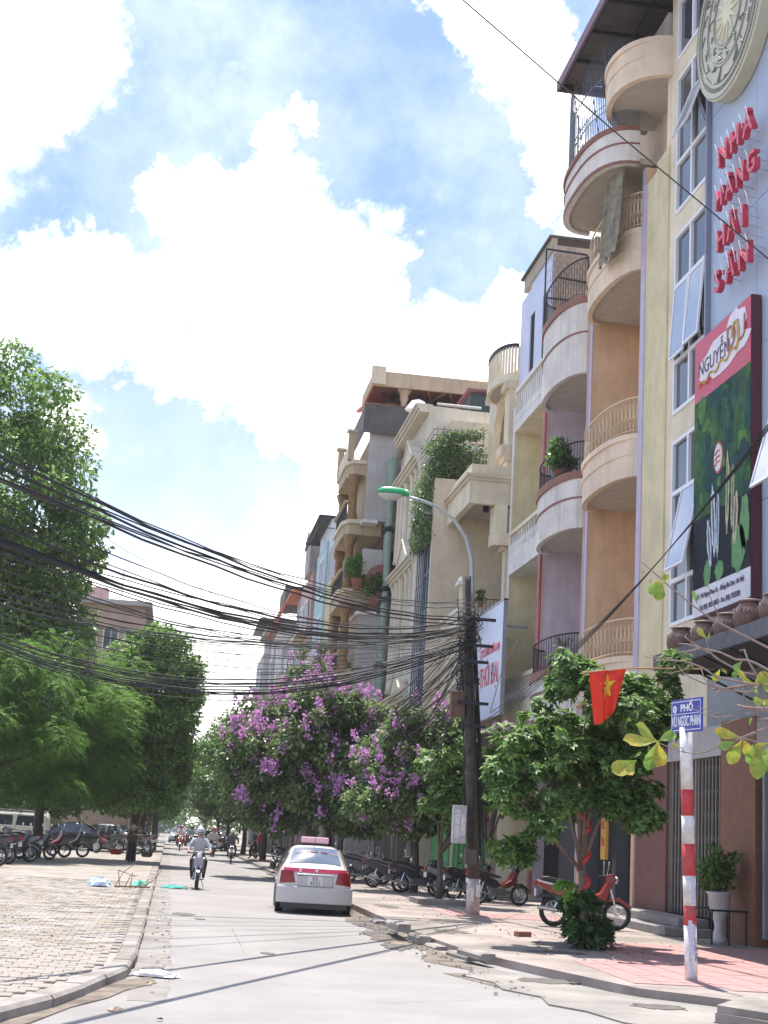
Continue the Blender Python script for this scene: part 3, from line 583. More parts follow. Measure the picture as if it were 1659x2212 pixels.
# red letters
m_red = mat('letter_red', (.55, .045, .085), .35, var=.05); m_redside = m_red
ls = thing('neon_letter_sign', 'red raised letters NHÀ HÀNG HẢI SẢN on the blue wall', 'sign', (0, 0, 0))
for (s, z, yy, sz) in (('NHÀ', 17.42, 27.88, .72), ('HÀNG', 16.40, 27.88, .62), ('HẢI', 15.36, 28.05, .62), ('SẢN', 14.40, 28.12, .76)):
    step = sz; n = len(s)
    for i, ch in enumerate(s):
        y = yy + ((n - 1) / 2 - i) * step
        text('letter', ch, (.70 if n == 3 else .66), m_red, face_street(XF - .34, y, z) @ Matrix.Rotation(R(3), 4, 'Z'), ls, depth=.07, bold=.014, xs=1.12 if n == 3 else .98)
b = MB()
for i in range(40):
    z = 14.2 + i * .092; y = 26.9 + (i * 37 % 22) * .1; b.bar((XF - .05, y, z), (XF - .36, y, z + .05), .008, 3)
b.build('wire_brackets', m_steel, ls)['kind'] = 'stuff'
b = MB()
for z in (17.62, 16.58, 15.62, 14.62):
    for q in range(6): y = 27.0 + q * .36; b.tube([(XF - .43, y, z - .2), (XF - .44, y + .08, z + .05), (XF - .43, y + .2, z + .24)], .010, 4)
b.build('neon_tubes', mat('neon_glass', (.8, .7, .72), .1), ls)['kind'] = 'stuff'
# banner
bx = XF - .27; bn = thing('restaurant_banner', 'tall red and green banner box reading NGUYỄN DU beside the windows', 'banner', (0, 0, 0))
boxes('box', mat('banner_side', (.085, .012, .022), .45), bn, (bx, XF - .06, 27.2, 30.55, 6.95, 13.5))
fx = bx - .012
boxes('red_field', mat('banner_red', (.52, .035, .085), .4, var=.05), bn, (fx, bx - .002, 27.22, 30.53, 12.0, 13.48)); mgf = mat('banner_forest', (.012, .050, .050), .7, var=.6, scale=2.6, hue2=(.05, .13, .03), spec=.2)
boxes('forest_field', mgf, bn, (fx, bx - .002, 27.22, 30.53, 9.2, 11.997)); boxes('dark_field', mat('banner_dark', (.010, .013, .022), .7, var=.4, spec=.2), bn, (fx, bx - .002, 27.22, 30.53, 7.6, 9.197)); boxes('white_field', mat('banner_white', (.62, .62, .68), .45), bn, (fx, bx - .002, 27.22, 30.53, 6.97, 7.597))
def flat(name, pts, m, th=.01, lift=0.0):       # pts: (y, z) on the banner face
    b = MB(); n = len(pts); x0, x1 = fx - lift - th, fx - lift; vs = [(x0, y, z) for y, z in pts] + [(x1, y, z) for y, z in pts]
    b.add(vs, [tuple(range(n)), tuple(range(2 * n - 1, n - 1, -1))] + [(i, n + i, n + (i + 1) % n, (i + 1) % n) for i in range(n)]); return b.build(name, m, bn)
def lump(cy, cz, ry, rz, n=24, amp=.12, seed=1, tilt=0):
    g = random.Random(seed); o = []
    for k in range(n): a = 2 * math.pi * k / n; r = 1 + g.uniform(-amp, amp); y, z = ry * r * math.cos(a), rz * r * math.sin(a); o.append((cy + y * math.cos(tilt) - z * math.sin(tilt), cz + y * math.sin(tilt) + z * math.cos(tilt)))
    return o
flat('logo_cloud', lump(28.85, 12.72, 1.5, .42, 30, .14, 4), mat('banner_cloud', (.70, .66, .72), .5), lift=.001); flat('logo_cloud', lump(28.0, 13.05, .55, .40, 20, .14, 5), MATS['banner_cloud'], lift=.002)
m_ink = mat('ink', (.07, .03, .07), .5); text('lettering', 'NGUYỄN', .50, m_ink, face_street(fx - .018, 29.3, 12.72), bn, depth=.004, xs=.92); text('lettering', 'DU', .78, mat('ink_brown', (.30, .10, .05), .5), face_street(fx - .022, 28.0, 12.88), bn, depth=.004, xs=1.0)
b = MB(); g = random.Random(9); gold = mat('gold_scroll', (.55, .36, .10), .4)
b.tube([(fx - .03, 30.25 - i * .11, 12.33 + .07 * math.sin(i * 1.1) + i * .012) for i in range(22)], .022, 4); b.tube([(fx - .03, 28.0 + .2 * math.cos(i * .6), 12.85 + .32 * math.sin(i * .6)) for i in range(9)], .03, 4); b.build('scroll', gold, bn)
flat('fan', lump(29.0, 10.35, .27, .36, 24, .01, 3), mat('fan_red', (.5, .05, .04), .5), lift=.001); flat('fan', lump(29.0, 10.35, .22, .31, 24, .01, 3), mat('fan_white', (.66, .62, .66), .5), lift=.008)
b = MB(); 
for dz in (-.12, .0, .13): b.tube([(fx - .024, 29.15, 10.30 + dz), (fx - .024, 29.02, 10.37 + dz), (fx - .024, 28.86, 10.36 + dz)], .016, 4)
b.build('brush_mark', MATS['fan_red'], bn)
g = random.Random(4)
for k in range(26):
    y, z = g.uniform(27.5, 30.3), g.uniform(9.35, 11.8); flat('foliage_patch', lump(y, z, g.uniform(.10, .30), g.uniform(.12, .38), 12, .3, k), [mat('leafprint_a', (.025, .10, .04), .7, spec=.2, var=.5, scale=7), mat('leafprint_b', (.07, .17, .04), .7, spec=.2, var=.5, scale=7), mat('leafprint_c', (.010, .045, .05), .7, spec=.2, var=.5, scale=7)][k % 3], .003, .001 + k * .0002)
for (cy, cz, ry, rz, ti, mm) in ((29.25, 8.95, .13, .80, -.10, 'a'), (29.0, 8.9, .09, .75, .0, 'a'), (29.5, 8.5, .12, .55, -.15, 'a'), (28.45, 9.45, .10, .85, .02, 'b'), (28.15, 9.25, .09, .70, .05, 'b'), (28.0, 8.8, .13, .55, .1, 'b')):
    m1 = mat('fish_silver', (.42, .48, .56), .45, var=.4, scale=9) if mm == 'a' else mat('fish_gold', (.42, .38, .20), .45, var=.4, scale=9)
    flat('leaping_fish', lump(cy, cz, ry, rz, 22, .16, int(cy * 10), ti), m1, .004, .010)
    flat('fish_line', lump(cy, cz, ry * .35, rz * .7, 18, .2, 5, ti), mat('fish_dark', (.08, .09, .09), .5), .003, .015)
for (cy, cz, ry, rz) in ((29.6, 7.85, .22, .3), (28.9, 7.8, .25, .22), (27.85, 8.1, .38, .5), (27.5, 8.6, .25, .6)): flat('bush_print', lump(cy, cz, ry, rz, 18, .15, int(cz * 9)), mat('bush_green', (.07, .22, .06), .5, var=.3, scale=6), .004, .007)
text('lettering', 'Số 1 Vũ Ngọc Phan St. - Đống Đa Dist. Hà Nội', .155, m_ink, face_street(fx - .012, 28.9, 7.40), bn, xs=.92); text('lettering', 'Tel: (04) 3835 0833 - Fax: (04) 7765028', .17, m_ink, face_street(fx - .012, 28.9, 7.13), bn, xs=.85)

# B: peach house ---------------------------------------------------------
Bh, P = recess_house('peach_house', 'peach house with round balconies, cream scroll railings and a caged roof terrace', 35.3, 40.4, 20.4, pl_peach, pl_peach, mat('strip_skylit', (.48, .44, .56), .7)); P = PF(35.3)  # party wall ends tinted lilac to stand for sky light on them
balcony(Bh, P, 35.5, 40.15, XF + .15, 10.93, 11.55, 12.72, pl_peachl, railm=m_ironc, railz=13.75); balcony(Bh, P, 35.5, 40.15, XF + .15, 10.93, 17.45, 18.68, pl_peachl, railm=m_ironc, railz=19.75); balcony(Bh, P, 35.5, 40.15, XF + .15, 10.93, 5.7, 6.72, pl_peachl, railm=m_ironc, railz=7.72)
balcony(Bh, P, 35.3, 40.35, XF - .2, 10.1, 20.45, 21.6, pl_white, rimm=pl_choc, groove=True, back=1.6, pw=2.6, thin=True)
boxes('loggia_door', mat('door_wood', (.16, .09, .06), .5), Bh, P(XF + 1.44, XF + 1.5, 36.6, 38.2, 12.0, 14.6), P(XF + 1.44, XF + 1.5, 36.6, 38.2, 17.9, 20.2), P(XF + 1.44, XF + 1.5, 36.6, 38.2, 6.0, 8.6))
# tarpaulin over the balcony rail
b = MB(); n = 14
for i in range(n + 1):
    y = 35.45 + i * .10; xx = 10.95 - .05 * i / n + .06 * math.sin(i * 1.9)
    for j, z in enumerate((20.4, 19.4, 18.5, 17.9)): b.v.append((xx - XF - .08 - .05 * j + .04 * math.sin(i * 1.3 + j), y - 35.3 + .04 * j, z + (.05 * math.sin(i * 1.4) if j == 3 else 0)))
for i in range(n):
    for j in range(3): b.f.append((i * 4 + j, (i + 1) * 4 + j, (i + 1) * 4 + j + 1, i * 4 + j + 1)); b.m.append(0)
tp = b.build('hanging_tarp', mat('tarp', (.22, .20, .15), .85, var=.5, scale=3.5, streak=.6, streakcol=(.35, .30, .16))); tp.location = (XF, 35.3, 0); tp.modifiers.new('s', 'SOLIDIFY').thickness = .01
tag(tp, 'dirty folded tarpaulin hanging over the top peach balcony', 'tarpaulin')
# cage and roof canopy
cg = curve_pts(35.4, 40.3, XF - .2, 10.2, 1, pw=2.6, n=60); b = MB()
for (x, y) in cg: b.bar((x - XF, y - 35.3, 21.6), (x - XF, y - 35.3, 24.45), .013, 4)
for z in (22.3, 22.5, 23.4): b.tube([(x - XF, y - 35.3, z) for x, y in cg], .016, 4)
for k in range(0, 44, 9):
    (x, y), (x2, y2) = cg[k], cg[min(k + 8, 44)]; b.bar((x - XF, y - 35.3, 21.7), (x2 - XF, y2 - 35.3, 24.4), .014, 4)
b.build('cage', mat('cage_grey', (.20, .23, .29), .5, .3), Bh)
cn = MB()
for i in range(60): cn.add([(9.75 - XF, -3.3 + i * .13, 24.48 + .03 * (i % 2)), (14 - XF, -3.3 + i * .13, 24.9 + .03 * (i % 2)), (14 - XF, -3.3 + (i + 1) * .13, 24.9 + .03 * ((i + 1) % 2)), (9.75 - XF, -3.3 + (i + 1) * .13, 24.48 + .03 * ((i + 1) % 2))], [(0, 1, 2, 3)]) if -3.3 + i * .13 < 3.3 else None
cn = cn.build('roof_canopy', m_rust, Bh); 
b = MB()
for y in (-3.2, -1.6, 0, 1.6, 3.2): b.box(9.78 - XF, 14 - XF, y, y + .08, 24.33, 24.44)
for x in (9.78, 11.0, 12.4): b.box(x - XF, x + .08 - XF, -3.3, 3.35, 24.36, 24.42)
b.build('rafters', m_iron, cn); boxes('fascia', mat('fascia_purple', (.16, .09, .13), .6), cn, (9.70 - XF, 9.77 - XF, -3.35, 3.4, 24.3, 24.62), (9.77 - XF, 14 - XF, 3.33, 3.4, 24.3, 24.62))
boxes('terrace_wall', pl_pinkp, Bh, P(XF + 1.3, XF + 8.5, 38.6, 40.2, 20.1, 22.0)); boxes('post', pl_grey2, Bh, P(XF - .2, XF + .1, 35.5, 35.75, 21.6, 24.4))
# ground floor of B
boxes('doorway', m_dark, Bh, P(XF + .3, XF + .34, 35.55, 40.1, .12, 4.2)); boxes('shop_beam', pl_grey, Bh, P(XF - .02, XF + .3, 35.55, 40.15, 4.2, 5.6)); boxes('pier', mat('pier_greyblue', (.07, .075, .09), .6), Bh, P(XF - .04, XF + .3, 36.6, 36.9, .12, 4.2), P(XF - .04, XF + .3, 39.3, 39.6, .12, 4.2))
vs_ = thing('vertical_shop_sign', 'narrow yellow vertical shop board with red marks behind the leafy tree', 'sign', (XF - .3, 36.55, 1.55)); boxes('board', mat('sign_yellow', (.55, .33, .06), .6), vs_, (-.04, .04, 0, .42, 0, 3.2))
b = MB()
for i in range(7): z = .35 + i * .42; b.box(-.055, -.042, .10, .32, z, z + .06); b.box(-.055, -.042, .14, .2, z + .06, z + .2); b.box(-.055, -.042, .24, .3, z + .1, z + .24)
b.build('red_marks', m_red, vs_)['kind'] = 'stuff'

# C: lilac house -----------------------------------------------------------
Ch, P = recess_house('lilac_house', 'lilac and pink house with white balconies trimmed in brown', 40.4, 45.5, 18.4, plaster('plaster_mauve', (.55, .46, .50), .3), pl_lilac, pl_pinkp); P = PF(40.4)
boxes('stained_gable', plaster('stained_wall', (.40, .33, .27), .8), Ch, P(XF + .01, XF + 9, 45.25, 45.49, 18.4, 22.25))
for zb, zt, rz_ in ((16.1, 17.72 + .9, 19.9), (11.2, 12.95, 13.9), (5.6, 7.0, 8.0)):
    balcony(Ch, P, 40.65, 45.2, XF + .1, 10.85, zb if zb > 12 else zb, zt, pl_white, rimm=pl_choc, midband=pl_choc, railm=m_iron, railz=rz_, orn=False, rimh=.22, rail_n=30)
b = MB(); b.bar((XF - .10 - XF, 44.98 - 40.4 + .45, .3), (XF - .10 - XF, 45.43 - 40.4, 18.6), .07, 8); b.build('down_pipe', mat('pipe_pink', (.45, .16, .17), .5), Ch)
# wire cage window
b = MB(); y = 45.1 - 40.4
for (a, c) in (((-.35, 18.0), (-.35, 22.0)), ((-.35, 22.0), (1.1, 21.95)), ((-.35, 18.0), (1.4, 18.0)), ((1.1, 21.95), (1.3, 21.0)), ((-.35, 20.2), (1.3, 20.2)), ((.1, 21.0), (1.4, 20.9))): b.bar((a[0], y, a[1]), (c[0], y, c[1]), .035, 4)
for i in range(7):
    for j in range(20):
        x0 = -.3 + i * .24 + (j % 2) * .12; z0 = 18.1 + j * .19; b.bar((x0, y, z0), (x0 + .12, y, z0 + .11), .007, 3, cap=False); b.bar((x0 + .12, y, z0 + .11), (x0 + .24, y, z0), .007, 3, cap=False); b.bar((x0, y, z0), (x0, y, z0 - .08), .007, 3, cap=False)
b.build('wire_cage', m_iron, Ch)
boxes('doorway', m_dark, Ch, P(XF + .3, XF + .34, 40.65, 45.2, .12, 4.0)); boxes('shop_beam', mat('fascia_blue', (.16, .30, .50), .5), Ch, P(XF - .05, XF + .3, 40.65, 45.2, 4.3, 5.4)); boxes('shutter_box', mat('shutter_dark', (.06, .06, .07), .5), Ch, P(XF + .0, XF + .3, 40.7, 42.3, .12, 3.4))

# D: cream house with blue tin attic -----------------------------------------
Dh, P = recess_house('cream_house', 'cream house with slotted balustrades and a pale blue tin attic', 45.5, 50.6, 17.9, pl_yel, pl_yel, pl_wc, ends=(.2, .3)); P = PF(45.5)
def slots(t, P, y0, y1, z0, z1, x, m, n=14, solid=.25):
    b = MB(); b.box(*P(x, x + .25, y0, y1, z0, z0 + solid)); b.box(*P(x - .05, x + .3, y0, y1, z1 - .18, z1))
    for i in range(n + 1): y = y0 + (y1 - y0 - .14) * i / n; b.box(*P(x + .03, x + .2, y, y + .14, z0 + solid, z1 - .18))
    o = b.build('balustrade', m, t); boxes('infill', pl_yel, o, P(x + .21, x + .24, y0, y1, z0 + solid, z1 - .18)); return o
slots(Dh, P, 45.7, 50.3, 17.2, 18.5, XF - .02, pl_wc, 14, .28); boxes('top_beam', pl_cream, Dh, P(XF + .0, XF + 1.5, 45.7, 50.3, 16.8, 17.19))
boxes('fascia', pl_wc, Dh, P(XF - .04, XF - .005, 45.7, 50.3, 16.82, 17.15))
def baluster_row(t, P, y0, y1, z0, z1, x, m, n, slab=.75, name='balustrade'):
    b = MB(); b.box(*P(x - .05, x + .2, y0, y1, z1 - .14, z1)); o = b.build(name, m, t); b = MB()
    for i in range(n):
        y = y0 + (y1 - y0) * (i + .5) / n - P.y0; X = x + .08 - P.x0; h = (z1 - .14 - z0)
        b.lathe([(.05, 0), (.07, h * .12), (.10, h * .35), (.045, h * .62), (.035, h * .8), (.07, h)], (X, y, z0), 8)
    b.build('balusters', pl_wc, o); return o
baluster_row(Dh, P, 45.7, 50.3, 12.1, 12.95, XF - .05, pl_cream, 13); boxes('slab_band', pl_wc, Dh, P(XF - .08, XF + 1.5, 45.7, 50.3, 11.34, 12.1)); baluster_row(Dh, P, 45.7, 50.3, 6.6, 7.5, XF - .05, pl_cream, 13); boxes('slab_band', pl_cream, Dh, P(XF - .08, XF + 1.5, 45.7, 50.3, 5.8, 6.6))
for (y0, y1, z0, z1) in ((46.3, 47.6, 12.1, 14.6), (48.2, 49.6, 12.9, 14.8), (46.3, 47.6, 6.7, 9.2), (48.2, 49.6, 7.2, 9.0)): window(Dh, P, XF + 1.49, y0, y1, z0, z1, 2, fr=.07, fm=mat('wood_frame', (.20, .12, .08), .5))
att = mat('tin_pale_blue', (.50, .54, .70), .45, var=.08, scale=1.2)
YS = [45.75, 46.9, 47.15, 48.3, 48.6, 49.55, 50.3]
bb = [P(XF + .05, XF + 5, 45.75, 46.3, 18.5, 22.2), P(XF + .05, XF + .1, 46.3, 46.95, 21.0, 22.2), P(XF + .05, XF + .1, 46.95, 48.1, 18.5, 22.2), P(XF + .05, XF + .1, 48.1, 48.8, 20.9, 22.2), P(XF + .05, XF + .1, 48.8, 50.3, 18.5, 22.0)]
for q in bb: boxes('attic_panel', att, Dh, q)
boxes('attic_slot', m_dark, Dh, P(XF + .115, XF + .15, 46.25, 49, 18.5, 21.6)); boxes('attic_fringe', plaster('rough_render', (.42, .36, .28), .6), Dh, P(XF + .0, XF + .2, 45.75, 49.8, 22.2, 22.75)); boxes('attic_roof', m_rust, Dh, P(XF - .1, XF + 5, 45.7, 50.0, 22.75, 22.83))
boxes('wall', pl_beige, Dh, P(XF - .02, XF + .3, 45.1 + .6, 50.6, .12, 5.8))
aw2 = tag(boxes('shop_canopy', mat('canopy_white', (.55, .60, .68), .5), None, (9.9, XF - .03, 45.2, 48.8, 4.15, 4.25), bevel=.02), 'thin pale canopy over the beige wall beside the lilac house', 'canopy'); boxes('blue_edge', mat('canopy_blue', (.12, .25, .55), .5), aw2, (9.84, 9.9, 45.2, 48.8, 4.05, 4.25))
pq = thing('house_number', 'small dark blue plate reading 79B on the beige wall', 'house number', (XF - .04, 49.9, 2.86)); boxes('plate', mat('plate_blue', (.02, .04, .16), .4), pq, (-.02, .0, -.32, .32, -.2, .2)); text('lettering', '79', .30, m_wf, face_street(-.025, .08, 0), pq); text('lettering', 'B', .17, m_wf, face_street(-.025, -.2, .07), pq)
# billboard
bi = thing('company_billboard', 'pale blue billboard with red words THỜI ĐẠI behind the utility pole', 'billboard', (0, 0, 0))
M1 = face_street(0, 0, 0)
boxes('board', mat('board_pale', (.60, .66, .82), .35, var=.06), bi, (10.55, 10.65, 46.8, 52.3, 6.0, 9.85)); boxes('frame', m_steel, bi, (10.53, 10.67, 46.75, 46.8, 6.0, 9.9), (10.53, 10.67, 46.75, 52.3, 9.85, 9.92), (10.65, 11.5, 47.2, 47.28, 9.0, 9.08), (10.65, 11.5, 50.2, 50.28, 9.0, 9.08), (10.65, 11.5, 47.2, 47.28, 6.6, 6.68))
text('lettering', 'THỜI ĐẠI', .98, mat('sign_red', (.60, .06, .08), .5), face_street(10.54, 48.75, 7.45), bi, xs=.70, bold=.01); text('lettering', 'CTY CỔ PHẦN THƯƠNG MẠI', .42, MATS['sign_red'], face_street(10.54, 48.75, 8.35), bi, xs=.56)
text('lettering', 'www.thoidai.vn', .22, MATS['ink'], face_street(10.54, 50.2, 6.4), bi) if False else None
# E: beige house with arch and projecting terrace -----------------------------------------
E_ = thing('arched_house', 'beige house with a tall arch, stepped cornices and a projecting terrace', 'house', (XF, 50.6, 0)); P = PF(50.6)
def arch_wall(t, P, x0, x1, y0, y1, z0, z1, ym, hw, zs, zt, m, name='wall'):
    """wall facing the street with an arched opening: centre ym, half width hw, springing zs, crown zt"""
    b = MB(); n = 12; pts = [(ym + hw * math.cos(math.pi * k / n), zs + (zt - zs) * math.sin(math.pi * k / n)) for k in range(n + 1)]
    b.box(*P(x0, x1, y0, ym - hw, z0, z1)); b.box(*P(x0, x1, ym + hw, y1, z0, z1))
    for k in range(n):
        (ya, za), (yb, zb) = pts[k], pts[k + 1]; ya -= P.y0; yb -= P.y0; X0 = x0 - P.x0; X1 = x1 - P.x0
        b.add([(X0, ya, za), (X0, yb, zb), (X0, yb, z1), (X0, ya, z1), (X1, ya, za), (X1, yb, zb), (X1, yb, z1), (X1, ya, z1)], [(0, 1, 2, 3), (7, 6, 5, 4), (0, 4, 5, 1), (3, 2, 6, 7)])
    return b.build(name, m, t)
def gable(t, P, x0, x1, y0, y1, z0, z1, m, name, w=.0):
    b = MB(); ym = (y0 + y1) / 2 - P.y0; y0 -= P.y0; y1 -= P.y0; x0 -= P.x0; x1 -= P.x0
    if not w: b.add([(x0, y0, z0), (x0, y1, z0), (x0, ym, z1), (x1, y0, z0), (x1, y1, z0), (x1, ym, z1)], [(0, 1, 2), (5, 4, 3), (0, 3, 4, 1), (1, 4, 5, 2), (2, 5, 3, 0)])
    else:
        for s in (0, 1):
            ya = y0 if s == 0 else y1; b.add([(x0, ya, z0), (x0, ym, z1), (x0, ym, z1 + w), (x0, ya, z0 + w), (x1, ya, z0), (x1, ym, z1), (x1, ym, z1 + w), (x1, ya, z0 + w)], [(0, 1, 2, 3), (7, 6, 5, 4), (0, 4, 5, 1), (3, 2, 6, 7), (0, 3, 7, 4), (1, 5, 6, 2)])
    return b.build(name, m, t)
boxes('wall', pl_beige, E_, P(XF + 1.6, XF + 9, 50.62, 55.25, .12, 19.6), P(XF + .25, XF + 1.6, 55.0, 55.25, 14, 19.4))
arch_wall(E_, P, XF + .0, XF + .3, 50.75, 55.2, 15.6, 19.45, 53.1, 1.25, 17.6, 18.9, pl_cream)
gable(E_, P, XF - .05, XF + .4, 52.2, 55.4, 19.46, 21.0, pl_cream, 'gable'); gable(E_, P, XF - .14, XF + .5, 52.05, 55.5, 19.42, 21.0, pl_wc, 'gable_moulding', .14)
boxes('pier', pl_cream, E_, P(XF - .18, XF + .1, 50.78, 51.5, 14.0, 18.7)); boxes('capital', pl_beige, E_, P(XF - .35, XF + .1, 50.7, 51.6, 18.7, 19.0), P(XF - .42, XF + .1, 50.7, 51.7, 16.1, 16.45), P(XF - .30, XF + .1, 50.7, 51.6, 15.85, 16.1))
P.y0 = 50.6
ob = MB(); q = curve_pts(50.65, 54.0, XF + .1, 10.85, 1, pw=2.2); qi = curve_pts(50.65, 54.0, XF + .1, 10.85, 1, pw=2.2, off=.14); LL = lambda pts: [(x - XF, y - 50.6) for x, y in pts]
bo = MB().wallstrip(LL(q), LL(qi), 19.0, 19.3).build('balcony', pl_cream, E_); MB().prism(LL(qi) + [(1.2, 3.3), (1.2, .1)], 19.06, 19.2).build('floor_slab', pl_grey2, bo); MB().wallstrip(LL(q), LL(qi), 20.35, 20.5).build('rim', m_iron, bo)
b = MB()
for (x, y) in LL(curve_pts(50.65, 54.0, XF + .1, 10.92, 1, pw=2.2, n=20)): b.bar((x, y, 19.3), (x, y, 20.36), .045, 6)
b.build('balusters', pl_cream, bo)
# projecting terrace box
boxes('terrace_beam', pl_cream, E_, P(9.95, 10.2, 50.75, 55.2, 14.1, 15.1), P(10.2, XF + 1.5, 50.75, 51.0, 14.1, 15.1), P(10.0, 10.15, 50.8, 55.2, 15.22, 15.62), P(10.15, XF + 1.5, 50.8, 50.95, 15.22, 15.62)); boxes('cornice', pl_beige, E_, P(9.78, XF + 1.5, 50.62, 55.26, 15.1, 15.22), P(9.86, XF + 1.5, 50.68, 55.25, 14.98, 15.1))
boxes('terrace_floor', mat('soffit', (.46, .41, .36)), E_, P(10.2, XF + 1.6, 51.0, 55.2, 14.5, 14.7)); boxes('corner_column', pl_cream, E_, P(XF - .1, XF + .35, 50.78, 51.2, 9.6, 14.1))
boxes('ceiling_lamp', m_iron, E_, P(10.9, 11.1, 52.6, 52.8, 14.25, 14.5)); boxes('corbel', pl_beige, E_, P(XF - .25, XF - .1, 50.76, 51.3, 12.4, 12.8), P(XF - .35, XF - .1, 50.74, 51.4, 12.8, 13.0))
bq = MB(); q = curve_pts(50.5, 51.7, XF, 10.85, 1, pw=3); MB().prism([(x - XF, y - 50.6) for x, y in q], 12.55, 13.0).build('oriel_foot', pl_beige, E_); boxes('oriel', pl_cream, E_, P(10.95, XF - .11, 50.62, 51.6, 13.0, 14.09)) 
window(E_, P, XF + 1.59, 52.0, 53.2, 10.0, 12.6, 2, fr=.07, fm=mat('wood_frame', (.2, .12, .08))); boxes('louvre_door', mat('louvre_grey', (.22, .25, .27), .6), E_, P(XF + 1.5, XF + 1.56, 53.6, 54.6, 9.6, 12.4))
boxes('low_parapet', pl_cream, E_, P(9.9, 10.15, 51.2, 55.2, 9.3, 10.1), P(10.15, XF + 1.4, 51.2, 51.4, 9.3, 9.5)); boxes('parapet_cap', pl_wc, E_, P(9.82, 10.22, 51.1, 55.2, 10.1, 10.22)); boxes('gate_pier', pl_cream, E_, P(9.85, 10.2, 50.85, 51.35, 9.3, 11.0)); boxes('pier_cap', pl_wc, E_, P(9.72, 10.3, 50.72, 51.48, 11.0, 11.15), P(9.8, 10.25, 50.78, 51.4, 11.15, 11.3))
b = MB()
for i in range(9): b.bar((10.3 - XF + i * .14, .62, 9.5), (10.3 - XF + i * .14, .62, 10.6), .012, 4)
b.bar((10.25 - XF, .62, 10.6), (XF - XF, .62, 10.6), .02, 4); b.build('iron_rail', m_iron, E_)
boxes('lower_wall', pl_beige, E_, P(10.0, XF + 1.5, 51.3, 55.2, .12, 9.3)); 
sg = tag(boxes('green_gate', m_green, None, (9.92, 9.99, 51.5, 55.0, .14, 3.7), (10.05, 11.2, 51.22, 51.29, .14, 3.6)), 'light green metal door behind the utility pole', 'door')
b = MB(); [b.box(9.88, 9.92, 51.6 + i * .42, 51.64 + i * .42, .2, 3.6) for i in range(8)]; [b.box(10.15 + i * .2, 10.19 + i * .2, 51.19, 51.22, .2, 3.5) for i in range(6)]; b.build('ribs', mat('green_light', (.22, .50, .24), .5), sg)

# F/G: house with ivy terrace and glass strip ------------------------------------------
X2 = 9.4
F_ = thing('glass_front_house', 'narrow beige house with a tall blue glass strip and creeper terrace', 'house', (X2, 55.3, 0)); P = PF(55.3, X2)
boxes('side_wall', pl_beige, F_, P(X2, X2 + 8, 55.3, 55.6, .12, 16.1)); boxes('wall', pl_grey, F_, P(X2 + .5, X2 + 8, 55.6, 59.2, .12, 15.6)); boxes('end_pier', pl_wc, F_, P(X2 - .02, X2 + .5, 58.9, 59.2, .12, 15.8))
window(F_, P, X2 + .42, 55.75, 58.8, 5.0, 14.4, 3, fr=.10, fm=mat('steel_blue', (.20, .25, .32), .4), gm=m_glb, rail=(7.2, 9.0, 11.0, 12.6), dep=.14)
b = MB()
for i in range(7): y = .5 + i * .45; b.bar((-.02, y, 5), (-.02, y, 14.2), .018, 4)
for z in (6, 8, 10, 12, 13.6): b.bar((-.02, .3, z), (-.02, 3.5, z), .018, 4)
b.build('window_grille', m_iron, F_)
b = MB(); n = 8
for k in range(n):
    ya, yb = .2 + 3.3 * k / n, .2 + 3.3 * (k + 1) / n; za, zb = (14.45 + .75 * math.sin(math.pi * k / n), 14.45 + .75 * math.sin(math.pi * (k + 1) / n))
    b.add([(-.35, ya, za), (-.35, yb, zb), (.5, yb, zb), (.5, ya, za), (-.35, ya, za + .16), (-.35, yb, zb + .16), (.5, yb, zb + .16), (.5, ya, za + .16)], [(3, 2, 1, 0), (4, 5, 6, 7), (0, 1, 5, 4), (2, 3, 7, 6)])
b.build('arched_hood', pl_grey2, F_)
boxes('upper_room', plaster('plaster_lightblue', (.42, .46, .55), .15), F_, P(X2 + .7, X2 + 8, 59.3, 62, 15, 20.2)); boxes('upper_wall', pl_beige, F_, P(X2 + 1.1, X2 + 8, 58.3, 59.28, 15, 19.5)); boxes('cut_out', mat('pale_window', (.55, .56, .56), .5), F_, P(X2 + 1.5, X2 + 2.3, 58.26, 58.295, 17.2, 18.4))
b = MB()
for i in range(8): b.bar((.0 + i * .28, .15, 16.1), (.0 + i * .28, .15, 18.3), .014, 4)
for i in range(9): b.bar((-.15, .15, 16.2 + i * .25), (2.0, .15, 16.2 + i * .25), .012, 4); b.bar((-.1, .15, 16.2 + i * .25), (-.1, 3.4, 16.2 + i * .25), .012, 4)
b.build('trellis', m_iron, F_)
rb = thing('roof_shed', 'dark roof shed with green corrugated sheet behind the creeper terrace', 'shed', (X2 + 2, 60, 19.4)); boxes('wall', mat('shed_dark', (.05, .07, .07), .8, var=.3), rb, (.2, 6, 0, 3, 0, 2.0)); boxes('door_panel', pl_wc, rb, (2.0, 2.9, -.04, -.004, .3, 1.9)); b = MB()
for i in range(30): b.add([(2.6 + i * .1, -1.0, .9 + .03 * (i % 2)), (2.6 + (i + 1) * .1, -1.0, .9 + .03 * ((i + 1) % 2)), (2.6 + (i + 1) * .1, .0, 1.5 + .03 * ((i + 1) % 2)), (2.6 + i * .1, .0, 1.5 + .03 * (i % 2))], [(0, 1, 2, 3)])
b.build('corrugated_sheet', mat('tin_green', (.25, .38, .33), .5), rb); boxes('roof', mat('tin_maroon', (.22, .07, .08), .5), rb, (0, 6.2, -.3, 3.2, 2.0, 2.1))
tub = tag(MB().bar((X2 + .2, 57, 19.75), (X2 + 2.1, 57, 19.75), .06, 8).build('roof_pipe', pl_wc), 'white horizontal pipe above the creeper terrace', 'pipe')

